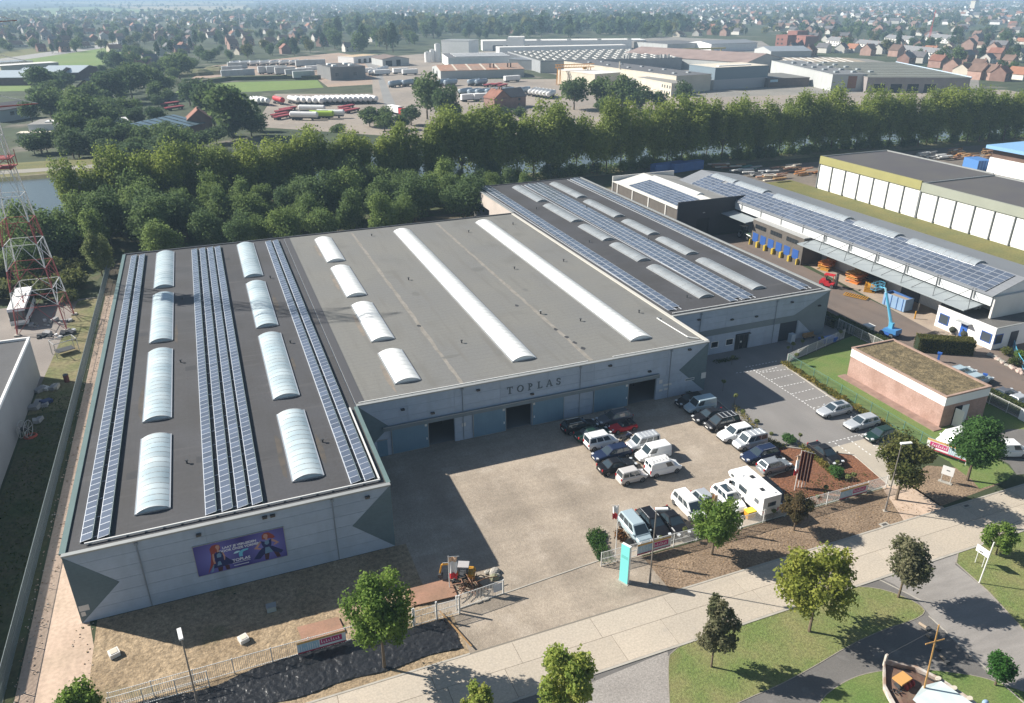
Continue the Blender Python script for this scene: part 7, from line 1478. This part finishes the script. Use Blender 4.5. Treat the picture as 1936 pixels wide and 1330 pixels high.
# ---- houses
wl = [redbrick, palewall, mat('rose_brick_wall',(.4,.26,.21),.9,.2,.4,ro=.15), cream]
rfs = [terracotta, brown, slate, mat('orange_tiles',(.3,.14,.085),.85,.2,.3,ro=.15)]
def house_proto(name, label, w_, d_, h, rise, wm, rm, group, chim=1, hip=False, annex=False):
    T = thing(name, label, 'house', (0,0,0), 0, group); q = MB()
    q.extr([(-w_/2,-d_/2,0),(-w_/2,d_/2,0),(-w_/2,d_/2,h),(-w_/2,0,h+rise),(-w_/2,-d_/2,h)], (w_,0,0), wm)
    if annex: q.box(w_/2+.01,-d_/2,0,w_/2+4,d_/2-2,2.7,wm)
    wa = q.build('wall', T); q = MB()
    q.extr([(-w_/2-.3,-d_/2-.35,h-.25),(-w_/2-.3,0,h+rise+.03),(-w_/2-.3,0,h+rise+.25),(-w_/2-.3,-d_/2-.35,h-.02)], (w_+.6,0,0), rm); q.extr([(-w_/2-.3,d_/2+.35,h-.25),(-w_/2-.3,d_/2+.35,h-.02),(-w_/2-.3,0,h+rise+.249),(-w_/2-.3,0,h+rise+.029)], (w_+.6,0,0), rm)
    rf = q.build('roof', T); subs = []
    if chim: q = MB(); q.box(-w_/2+.8,-.4,h+rise-.8,-w_/2+1.6,.4,h+rise+1.2,redbrick); subs.append(q.build('chimney', rf))
    if annex: q = MB(); q.box(w_/2-.05,-d_/2-.1,2.71,w_/2+4.1,d_/2-1.9,2.95,slate); q.build('annex_roof', T)
    kids = [(wa,[]),(rf,subs)]; q = MB(); q.box(-.6,-.04,0,.6,.04,1.2,winpane); wmh = q.mesh('window')
    for x in (-w_*.28, w_*.22):
        for z_ in ((1.0,3.4) if h > 4 else (1.0,)):
            kids.append((link('window', wmh, T, (x,-d_/2-.05,z_)),[]))
    return (T, kids)
gh = 'houses of the town beyond the works'
HP = [house_proto('town_house','red brick house with terracotta roof in the town',10,9,5,3.6,wl[0],rfs[0],gh), house_proto('town_house','pale house with grey tiled roof in the town',11,9,4.6,3.6,wl[1],rfs[2],gh,1,annex=True), house_proto('town_house','rose brick house with brown roof in the town',9,10,5.2,4,wl[2],rfs[1],gh),
      house_proto('town_house','pale house with orange tiled roof in the town',12,9,3.4,3.8,wl[1],rfs[3],gh), house_proto('town_house','red brick house with dark grey roof in the town',14,9,5.2,3.4,wl[0],rfs[2],gh,1), house_proto('town_house','low cream house with brown roof and side wing in the town',13,10,3.2,3.4,wl[3],rfs[1],gh,1,annex=True)]
used = set()
def put_house(k, x, y, az, s=1.0, label=None):
    T, kids = HP[k]
    if k not in used and not label: used.add(k); T.location = (x,y,0); T.rotation_euler = (0,0,az); T.scale = (s,)*3
    else: copy_known(T, kids, (x,y,0), az, s, label)
near_h = [(1497,101,4,.5),(1530,106,0,.4),(1556,100,1,1.9),(1590,100,1,.5),(1612,99,3,1.6),(1640,105,2,.3),(1662,102,1,.4),(1712,122,4,.4),(1735,119,1,1.9),(1772,128,0,1.7),(1800,138,2,.3),(1822,140,5,.3),(1848,150,2,1.7),(1868,151,2,1.7),(1890,153,0,.3),(1925,150,3,1.6),(1838,112,5,.4),(1882,112,0,1.9),(1925,113,1,.3),(1318,68,3,.6),(1345,66,0,.5),(1370,68,2,.4),(1395,66,1,1.8),(1283,70,5,.5),(940,205,0,1.75),(962,203,4,.25),(380,247,0,1.6),(570,83,3,1.7),(610,88,0,.6),(600,78,1,.3),(470,86,2,.5),(400,72,3,.3),(250,122,2,1.8),(285,124,1,.4),(300,136,4,.9),(265,140,0,1.2),(218,98,5,.4),(160,86,1,.3),(30,90,5,.5),(60,78,2,.4),(660,98,1,.2),(540,102,0,1.7),(120,72,3,.3),(200,72,0,.2)]
nlab = {(940,205):'brick house with steep tiled roof among the middle yard tankers',(962,203):'brick house wing with grey roof just right of the steep roofed house by the tankers',(380,247):'small red roofed brick house beside the blue glazed shed',(1890,153):'brick house with terracotta roof between the striped green hall and the right edge',(1925,150):'orange roofed pale house at the right edge above the tree row',(1318,68):'low orange roofed house at the corner of the tree belt',(1497,101):'long brick house in front of the red brick building group'}
for px,py,k,a in near_h: p = G(px,py); put_house(k, p.x, p.y, a, 1.0, nlab.get((px,py)))
def terr(label, FL, FR, h=5, D=10, n=7):
    T = fbld('terraced_row', label, 'terraced houses', h, FL, FR, D, 'x', offwhite, mat('terrace_roof',(.2,.2,.205),.8,.1,.3), 3.2); L, D = dims(T)
    q = MB(); q.box(0,-.06,0,1.6,-.01,1.4,winpane); me = q.mesh('window')
    for i in range(int(L/5)):
        for z_ in (.8,3.1): link('window', me, T, (1.5+i*5,0,z_))
    for i in range(int(L/12)): q = MB(); q.box(-.5,-.4,0,.5,.4,1.4,redbrick); q.build('chimney', T, (6+i*12,D/2,h+2.8))
terr('lowest terraced row with long grey roof at right',(1692,93),(1786,102.5)); terr('middle terraced row with long grey roof at right',(1617,82),(1682,88.5)); terr('upper left terraced row with grey roof near the red blocks',(1562,76),(1610,81)); terr('uppermost terraced row with grey roof and many chimneys',(1672,72),(1720,76)); terr('short far terraced row with grey roof behind the red crane',(1748,70),(1800,74))
for i,(FL,FR,h) in enumerate((((1468,76),(1490,77),11),((1490,70),(1508,71),13),((1504,76),(1524,78),10))): dims(fbld('red_block',['left','tallest middle','right'][i]+' block of the red brick building group','building',h,(FL[0],FL[1]-h*.9),(FR[0],FR[1]-h*.9),14,'flat',mat('bright_red_brick',(.27,.12,.095),.85,.15,.3),mat('bright_red_brick',(.27,.12,.095),.85,.15,.3),wins=(('f',2,2,2,1.6,2,5,dark),('f',2,6,2,1.6,2,5,dark))))
p = G(1754,88); T = thing('red_crane','slender red tower crane rising above the terraced rows','crane',(p.x,p.y,0)); q = MB(); [q.tube((a*.7,b_*.7,0),(a*.5,b_*.5,19),.16,redp,4) for a in (-1,1) for b_ in (-1,1)]; [q.tube((-.7,-.7,z_),(.7,.7,z_+1.5),.1,redp,4) for z_ in range(0,18,2)]; q.build('mast', T); q = MB(); q.tube((0,0,18),(3,2,34),.25,redp,5); q.build('jib', T)
p = G(1840,20); T = thing('church','church with pale pointed spire on the far right skyline','church',(p.x,p.y,0)); q = MB(); q.box(-8,-8,0,8,8,26,cream); q.build('tower', T); q = MB(); q.add([(-8,-8,26.02),(8,-8,26.02),(8,8,26.02),(-8,8,26.02),(0,0,48)],[(0,1,4),(1,2,4),(2,3,4),(3,0,4)],slate); q.build('spire', T); q = MB(); q.box(8,-7,0,40,7,14,cream); q.build('nave', T)
p = G(455,52); T = thing('chimney_stack','tall slim pale chimney in the town left of centre','chimney',(p.x,p.y,0)); q = MB(); q.tube((0,0,0),(0,0,22),1.0,offwhite,10,.7); q.build('shaft', T)
# ---- tankers, trailers and trucks on the works yard
def tanker_proto(name, label, m, group, L=10.5, r=1.25, cab=None):
    T = thing(name, label, 'trailer', (0,0,0), 0, group); q = MB(); q.tube((-L/2,0,2.5),(L/2,0,2.5),r,m,14); 
    for s in (-1,1): q.tube((s*L/2,0,2.5),(s*(L/2+.4),0,2.5),r,m,14,r*.6)
    a = q.build('tank', T); q = MB(); q.box(-L/2,-.5,.8,L/2,.5,1.2,darksteel); q.box(L*.3,-.8,0,L*.33,.8,1.0,darksteel); b_ = q.build('chassis', T); kids = [(a,[]),(b_,[])]
    q = MB(); q.tube((0,-.14,.5),(0,.14,.5),.5,tyrem,12); me = q.mesh('wheel')
    for x in (-L*.4,-L*.27,-L*.14):
        for s in (-1,1): kids.append((link('wheel', me, T, (x,s*1.1,0)),[]))
    q = MB(); q.box(-L*.3,-.25,2.5+r-.04,L*.3,.25,2.5+r+.1,steel); kids.append((q.build('walkway', T),[]))
    return T, kids
def place(pr, spots, az0, first=True, label=None):
    for i,(x,y) in enumerate(spots):
        a = az0+rng.uniform(-.04,.04)
        if i == 0: pr[0].location = (x,y,0); pr[0].rotation_euler = (0,0,a)
        else: copy_known(pr[0], pr[1], (x,y,0), a)
def along(A, B, n, z_=1.5): P, Q = G(*A, z_), G(*B, z_); return [((P+(Q-P)*(i/max(1,n-1))).x, (P+(Q-P)*(i/max(1,n-1))).y) for i in range(n)]
ax = math.atan2(-.96,.28)
wt = tanker_proto('tanker_trailer','white tanker trailer parked in the long row of the works yard',white,'white tanker trailers in the long row')
place(wt, along((484,192),(500,193),3)+along((556,191),(600,193),5)+along((606,191),(702,189),11), ax)
T, _ = tanker_proto('tanker_trailer','red tanker trailer among the white row',redp,None); T.location = (*G(527,191.5,1.5).xy,0); T.rotation_euler = (0,0,ax)
T, _ = tanker_proto('tanker_trailer','lime green tanker trailer behind a white one near the poplars',mat('tank_lime',(.35,.5,.05),.5),None); T.location = (*G(608,219,1.5).xy,0); T.rotation_euler = (0,0,-.5)
wt2 = tanker_proto('tanker_trailer','white tanker trailer in the near row beside the red frames',white,'white tankers near the poplars',12); place(wt2, [tuple(G(*q,1.5).xy) for q in ((575,221),(625,217),(590,208))], -.5)
bt = tanker_proto('tanker_trailer','blue grey tanker trailer in the middle yard',mat('tank_blue_grey',(.35,.42,.48),.5,.2,.3),'tankers in the middle yard'); place(bt, [tuple(G(*q,1.5).xy) for q in ((748,160),(773,158),(838,157),(852,158),(896,157),(910,157),(880,175),(897,176),(912,176),(930,175),(944,175),(960,174),(976,174),(990,173))], .6)
wt3 = tanker_proto('tanker_trailer','white tanker trailer in the upper storage yard',white,'white tanks of the storage yard',12); place(wt3, along((445,121),(575,119),8)+along((1008,175),(1042,180),6)+along((706,138),(725,132),4), .9)
def trailer_proto(name, label, m, group, L=11, h=2.6):
    T = thing(name, label, 'trailer', (0,0,0), 0, group); q = MB(); q.box(-L/2,-1.25,1.1,L/2,1.25,1.1+h,m); a = q.build('body', T); q = MB(); q.box(-L/2,-.6,.6,L/2,.6,1.1,darksteel); b_ = q.build('chassis', T); kids = [(a,[]),(b_,[])]
    q = MB(); q.tube((0,-.14,.5),(0,.14,.5),.5,tyrem,12); me = q.mesh('wheel')
    for x in (-L*.4,-L*.28,L*.35):
        for s in (-1,1): kids.append((link('wheel', me, T, (x,s*1.05,0)),[]))
    return T, kids
fl = trailer_proto('box_trailer','white box trailer parked among the works yard tankers',white,'white box trailers'); place(fl, [tuple(G(*q,1).xy) for q in ((890,188),(913,187),(690,137),(722,140),(968,152),(757,137),(775,139),(592,132),(575,136))], .15)
st_ = trailer_proto('tank_stack','stack of pale cylinders and crates in the upper storage yard',mat('pale_goods',(.52,.54,.54),.7,.2,.3),'pale goods in the storage yard',14,4); place(st_, [tuple(G(*q).xy) for q in ((508,140),(524,140),(540,142),(450,132),(440,140),(462,146),(560,146),(440,148),(575,150),(577,127),(598,126))], .1)
rd = trailer_proto('trailer_chassis','bare dark red trailer frame on the works yard',mat('frame_red',(.3,.05,.06),.6),'bare red trailer frames',10,.5); place(rd, [tuple(G(*q).xy) for q in ((530,221),(537,214),(545,210),(648,212),(665,213),(655,206),(925,164),(940,163),(950,165),(330,208),(322,200),(535,225))], .7)
p = G(751,217); T = thing('lorry','lorry with white box and red cab driving on the access road','lorry',(p.x,p.y,.05),R(-72)); q = MB(); q.box(-6,-1.25,1,3,1.25,3.8,white); q.build('box_body', T); q = MB(); q.box(3.3,-1.2,.5,5.4,1.2,3.2,redp); q.build('cab', T); q = MB(); q.box(5.41,-1.1,1.8,5.46,1.1,2.9,cglass); q.build('windscreen', T); q = MB(); q.box(-6,-.6,.6,4,.6,1,darksteel); q.build('chassis', T); wheels(T, (-4.5,-3.2,4.3), 1.25, .5, .3)
p = G(760,228); car('hatch','white','small light car behind the lorry on the access road',764,229,R(-70))
# storage strip behind the halls and containers
for i,(px,py,az) in enumerate(((1262,325,.15),(1297,323,.15),(1845,320,-.2))):
    p = G(px,py); T = thing('shipping_container',['blue container at the left behind the warehouse','second blue container behind the warehouse','bright blue container beside the white works building'][i],'container',(p.x,p.y,.01),az); q = MB(); q.box(-6,-1.25,.1,6,1.25,2.8,containerblue if i < 2 else blue) if i < 2 else q.box(-2.4,-3.2,.1,2.4,3.2,3.2,mat('container_bright',(.08,.2,.45),.5)); q.build('body', T); q = MB(); [q.box(-5.6+k*1.2,-1.3,.2,-5.2+k*1.2,-1.25,2.7,containerblue) for k in range(10)] if i < 2 else [q.box(-2.2+k,-3.25,.2,-1.8+k,-3.2,3.1,containerblue) for k in range(5)]; q.build('rib', T); q = MB(); q.box(6 if i<2 else 2.4,-.9,.3,6.06 if i<2 else 2.46,.9,2.6,bannerbl); q.build('door', T)
mm = [[steel,galv,tarp],[woodm,rust_plate,cream],[woodm,rust_plate,mat('goods_orange',(.42,.18,.06),.7)],[tarp,galv,mat('goods_green',(.08,.2,.17),.7)]]
gl = 'goods stored behind the halls'
def goods(label, px, py, n, ms, seed, sp=2.5, L=5, xy=None):
    p = xy or G(px,py).xy; T = thing('goods_stack', label, 'goods stack', (p[0],p[1],.02), rng.uniform(-.2,.2)); rr = random.Random(seed)
    for i in range(n): q = MB(); z0 = .1+.35*(i%4); w_ = rr.uniform(.3,1.2); q.box(-L/2*rr.uniform(.5,1),-w_/2,z0,L/2*rr.uniform(.5,1),w_/2,z0+.3,rr.choice(ms)); q.build('bundle', T, (rr.gauss(0,sp),rr.gauss(0,sp*.5),0), rr.uniform(-.2,.2))
for i,(px,py,k,lab) in enumerate(((1370,318,1,'brown timber stacks behind the second blue container'),(1410,325,3,'green covered goods on the pale yard'),(1440,332,0,'grey bundles at the far end of the dry grass'),(1490,322,1,'dark timber bundles along the hedge'),(1520,330,2,'orange machine parts by the dry grass'),(1462,340,1,'low pale rubble stacks by the yard edge'),(1755,296,0,'left silver bundles beyond the sage hall'),(1780,300,0,'right silver bundles beyond the sage hall'),(1822,300,2,'orange goods behind the bright blue container'),(1860,292,1,'mixed brown goods near the canal trees'),(1885,300,2,'orange and wooden goods beside the works building'),(1800,292,1,'dark rows of goods by the canal trees'))): goods(lab, px, py, 12, mm[k], i)
for i,(x,y,k,lab) in enumerate(((-10,153.5,0,'pale boards behind the left end of the factory'),(-3,153.5,1,'rusty scrap behind the left hall'),(6,153.6,3,'grey covered goods behind the left hall'),(13,153.6,1,'red brown steel bars behind the seam of the two roofs'),(21,153.8,2,'orange steel bars behind the grey roof'),(28,154,0,'silver racks behind the grey roof'),(38,154,2,'long orange beams behind the grey roof'),(46,154,0,'pale racks behind the long beams'),(54,154.5,3,'tall grey crates near the open corner of the right hall'),(1,156,1,'dark red machine scrap at the wood edge'))): goods(lab, 0, 0, 10, mm[k], 30+i, 2.2, 5, (x,y+1.5))
p = (54.5,156.5); T = thing('crate_tower','tall pale stacked crates at the open corner of the right hall','crate stack',(p[0],p[1],0)); [MB().box(-.9,-.6,0,.9,.6,1.0,kerbm).build('crate', T, (.1*(k%2)-1*(k>2),0,1.02*(k%3))) for k in range(5)]
p = (50.5,156); T = thing('orange_digger','small orange machine arm showing over the roof edge','machine',(p[0],p[1],0)); q = MB(); q.box(-1.2,-.8,.2,1.2,.8,1.4,orange); q.build('body', T); q = MB(); q.path([(.8,0,1.3),(1.8,0,3.2),(3.2,0,2.2)],.18,orange,5); q.build('arm', T)
T = thing('spoil_heap','grassy spoil heaps left of the storage yard','mound',(*G(375,142).xy,0)); 
for i,(dx,dy,r) in enumerate(((0,0,9),(14,6,11),(-12,-8,8))): q = MB(); q.ball((0,0,0),r,bankm,12,6,(1.3,1,.45),.08,random.Random(i)); q.build('mound', T, (dx,dy,0))
q = MB(); P, Q = G(345,163), G(600,150); edge_strip(q, [P.xy,G(430,152).xy,G(540,149).xy,Q.xy], 7, 0, 2.2, shadegrass, False); tag(q.build('earth_bank', kind='structure'), 'long dark earth bank behind the bright meadow', 'bank')
# ---- bigger trees standing alone between the works and the canal
BT = [proto('broad_tree','broad single tree beyond the canal','tree','single trees beyond the canal',12,1.5,5.6,Lt,100+i,2000,.9,.3,lobes=13,spread=.66,lobe_r=.46) for i in range(4)]
big = [(440,262,115,85),(405,232,70,65),(360,200,60,40),(808,226,76,80),(845,240,62,68),(1085,208,64,52),(1138,206,62,55),(1180,210,66,60),(1210,214,60,45),(85,186,62,45),(100,230,58,52),(152,262,86,66),(205,250,56,50),(248,235,50,40),(215,196,62,50),(250,186,62,52),(290,180,50,45),(62,235,40,36),(315,178,60,30),(140,300,60,40),(240,278,60,40),(180,290,60,30),(340,150,60,40),(300,245,50,35),(1290,200,40,40),(640,258,40,20)]
polys = [([(50,190),(50,290),(290,320),(430,285),(520,245),(345,232),(410,185),(335,180),(250,160),(200,175)],85),([(185,100),(420,106),(345,160),(200,168)],45),([(60,140),(140,150),(140,190),(60,186)],10),([(690,225),(790,235),(830,232),(1060,222),(1280,195),(1300,205),(900,240),(700,250)],22)]
def inpoly(P, x, y):
    c = False
    for (xa,ya),(xb,yb) in zip(P, P[1:]+P[:1]):
        if (ya > y) != (yb > y) and x < (xb-xa)*(y-ya)/(yb-ya)+xa: c = not c
    return c
avoid = [(36,222,124,290),(0,190,72,232),(138,150,188,202),(262,205,392,262),(355,228,404,262),(60,120,196,152),(735,200,770,245),(925,175,1000,225),(320,190,352,215)]
rb = random.Random(17)
for P, n_ in polys:
    k = 0
    while k < n_:
        px, py = rb.uniform(min(a for a,_ in P),max(a for a,_ in P)), rb.uniform(min(b for _,b in P),max(b for _,b in P))
        if not inpoly(P, px, py) or any(a < px < c and b < py < d_ for a,b,c,d_ in avoid): continue
        wpx = rb.uniform(22,46)*(py+30)/230; big.append((px, py, wpx, wpx*rb.uniform(.55,.95))); k += 1
blab = {(405,232):'dark tree left behind the biggest round tree by the red frames',(808,226):'tall dark tree beside the access road and the lorry',(845,240):'lower green tree right of the tall one by the access road',(1085,208):'dark tree left of the cream white box hall',(1138,206):'tree in front of the cream white box hall',(152,262):'dark tree behind the white box villa on the far bank',(62,235):'tree at the far left between the two white houses'}
us = set(); cnt = 0
for px,py,wpx,hpx in big:
    p = G(px,py); dist = math.hypot(p.x,p.y); s_ = wpx*dist/1500/11.2*.98; hs = hpx*dist/1500/12*1.12; k = rng.randrange(4); T, kids = BT[k]
    if k not in us: us.add(k); T.location = p; T.scale = (s_,s_,hs)
    else: copy_known(T, kids, p, rng.uniform(0,6), (s_,s_,hs), blab.get((px,py)))
# ---- town trees and houses: the nearest 300 of each one by one, the rest as one mass
def ymax(px): return float(np.interp(px, (0,150,250,330,420,500,600,700,790,830,1000,1230,1300,1440,1470,1530,1560,1640,1750,1850,1936), (100,100,98,118,112,108,100,98,95,72,68,68,62,66,70,90,98,104,116,140,150)))
rt = random.Random(21); tp = []; hp = []
for py2 in range(8, 300):
    py = py2/2; s_ = .18*(py+10.7)
    nt = 1936*.5*1.9/(s_*s_*.8); nh = 1936*.5*.6/(s_*s_*.7)
    for _ in range(int(nt)+(rt.random() < nt%1)):
        px = rt.uniform(-60,1996)
        if py > ymax(px)+4: continue
        fld = px < 485 and py < 23
        belt = 620 < px < 1290 and 40 < py
        if fld and rt.random() < .82: continue
        if not belt and rt.random() < (.35 if px < 640 else .55 if px > 1300 else .35): continue
        tp.append((px, py+rt.uniform(0,.5), belt))
    for _ in range(int(nh)+(rt.random() < nh%1)):
        px = rt.uniform(-60,1996)
        if py > ymax(px)-2: continue
        if px < 490 and py < 26: continue
        if 620 < px < 1290 and 38 < py and rt.random() < .93: continue
        if px < 300 and py > 85 and rt.random() < .5: continue
        if 640 < px < 900 and py < 40 and rt.random() < .2: continue
        hp.append((px, py+rt.uniform(0,.5)))
tp.sort(key=lambda q: -q[1]); hp.sort(key=lambda q: -q[1])
near = [G(q[0],q[1]).xy for q in near_h]
hp = [q for q in hp if all((G(*q).xy-n_).length > 13 for n_ in near)]
NH = 300-len(near_h)
for px,py in hp[:NH]: p = G(px,py); put_house(rng.choice((0,1,1,2,2,3,4,5)), p.x, p.y, rng.choice((.25,.35,1.85,1.75))+rng.uniform(-.15,.15), rng.uniform(.8,1.1))
def tt(name, seed, rw, h, n, leaf, label, m, **kw):
    me, _ = crown_mesh(name, seed, rw, h*.46, h*.54, n, leaf, m, 11, .47, spread=.6, **kw); t = MB(); t.tube((0,0,0),(0,0,h*.4),.25,bark,5); tmz = t.mesh('trunk')
    T = thing(name, label, 'tree', (0,0,0), 0, 'trees of the town'); return (T, [(link('crown', me, T),[]),(link('trunk', tmz, T),[])])
Lt2 = leafmat('leaf_town_olive', (0.07,0.091,0.035), (0.168,0.168,0.063), .42, .2); Lt3 = leafmat('leaf_town_blue', (0.028,0.063,0.0392), (0.07,0.112,0.063), .42, .2)
TP = [tt('town_tree',120,4.6,10,700,1.0,'round green tree between the town houses',Lt), tt('town_tree',121,5.2,9.5,700,1.1,'broad green tree between the town houses',Lt), tt('town_tree',122,3.4,11.5,600,.95,'tall dark conical tree between the town houses',Lt3,taper=.45), tt('town_tree',123,4.4,9,650,1.0,'olive tinged tree between the town houses',Lt2)]
nb = sum(1 for _ in big); NT = 300; us2 = set()
for px,py,belt in tp[:NT]:
    p = G(px,py); k = rng.choice((0,0,1,2,2,3)); T, kids = TP[k]; s_ = rng.uniform(.8,1.4)*(1.6 if belt else 1)
    if k not in us2: us2.add(k); T.location = p; T.scale = (s_,)*3
    else: copy_known(T, kids, p, rng.uniform(0,6), (s_,s_,s_*rng.uniform(.9,1.2)))
def mass_trees(name, spots, m, seed, nl, label=None):
    rs = np.random.RandomState(seed); Vs = []; Ts = []
    for (px,py,belt) in spots:
        p = G(px,py); s_ = rs.uniform(.75,1.45)*(1.6 if belt else 1); w_ = 5.2*s_; h = rs.uniform(6.5,11)*s_
        u_ = rs.normal(size=(nl,3)); u_ /= np.linalg.norm(u_,axis=1)[:,None]; pos = u_*rs.uniform(.55,1.05,(nl,1))*np.array([w_,w_,h*.48])+np.array([p.x,p.y,h*.52])
        nn = u_*.8+rs.normal(size=(nl,3))*.5; nn /= np.linalg.norm(nn,axis=1)[:,None]; t1 = np.cross(nn, rs.normal(size=(nl,3))); t1 /= np.linalg.norm(t1,axis=1)[:,None]; t2 = np.cross(nn,t1); sz = 3.6*s_*rs.uniform(.6,1.2,nl)*(11/math.sqrt(nl)/1.6)
        a = t1*(sz*.5)[:,None]; b_ = t2*(sz*.42)[:,None]; Vs.append(np.stack([pos-a,pos+b_,pos+a,pos-b_],axis=1).reshape(-1,3)); Ts.append(np.clip(rs.uniform(0,1)*.7+.3*rs.uniform(0,1,nl),0,1))
    V = np.vstack(Vs); link(name, np_mesh(name, V, np.arange(len(V)).reshape(-1,4), m, np.concatenate(Ts)), kind='stuff')
rest = tp[NT:]; mass_trees('distant_trees', rest[0::3], Lt, 1, 44); mass_trees('distant_trees', rest[1::3], Lt2, 2, 40); mass_trees('distant_trees', rest[2::3], Lt3, 3, 44)
q = MB(); rr = random.Random(9)
for px,py in hp[NH:]:
    p = G(px,py); s_ = rr.uniform(.8,1.2); w_, d_, h, ri = 10*s_*rr.choice((1,1,1.6)), 9*s_, rr.uniform(3.2,5.5), rr.uniform(3,4); t = MB(); wm = rr.choice(wl+[palewall,palewall,white,white]); rm = rr.choice(rfs+[slate,brown,sheetroof])
    t.extr([(-w_/2,-d_/2,0),(-w_/2,d_/2,0),(-w_/2,d_/2,h),(-w_/2,0,h+ri),(-w_/2,-d_/2,h)], (w_,0,0), wm); t.add([(-w_/2-.3,-d_/2-.3,h-.2),(w_/2+.3,-d_/2-.3,h-.2),(w_/2+.3,0,h+ri+.1),(-w_/2-.3,0,h+ri+.1),(-w_/2-.3,d_/2+.3,h-.2),(w_/2+.3,d_/2+.3,h-.2)], [(0,1,2,3),(3,2,5,4)], rm)
    q.merge(t, Matrix.Translation((p.x,p.y,0))@Matrix.Rotation(rr.choice((.3,1.8))+rr.uniform(-.3,.3),4,'Z'))
q.build('distant_houses', kind='stuff')
# woods along the skyline
ws = []; 
for i in range(1500): ws.append((rt.uniform(-60,1996), rt.choice((rt.uniform(-8,0),rt.uniform(-9,-4),rt.uniform(0,4))), True))
ws = [q for q in ws if not (q[0] < 470 and q[1] > 0 and rt.random() < .7)]
mass_trees('distant_woods', [(a,b_,True) for a,b_,_ in ws if b_ > -7.5], Lt3, 5, 14)
# ------------------------------------------------------------ haze
hm = bpy.data.materials.new('haze_air'); hm.use_nodes = True; n = hm.node_tree.nodes; n.clear()
pvn = n.new('ShaderNodeVolumePrincipled'); oo = n.new('ShaderNodeOutputMaterial'); hm.node_tree.links.new(pvn.outputs[0], oo.inputs['Volume'])
pvn.inputs['Color'].default_value = (.55,.77,1,1); pvn.inputs['Density'].default_value = .00026; pvn.inputs['Anisotropy'].default_value = .0
b = MB(); b.box(-9500,-3200,-1.2,9500,12200,58,hm); b.build('haze', kind='stuff')
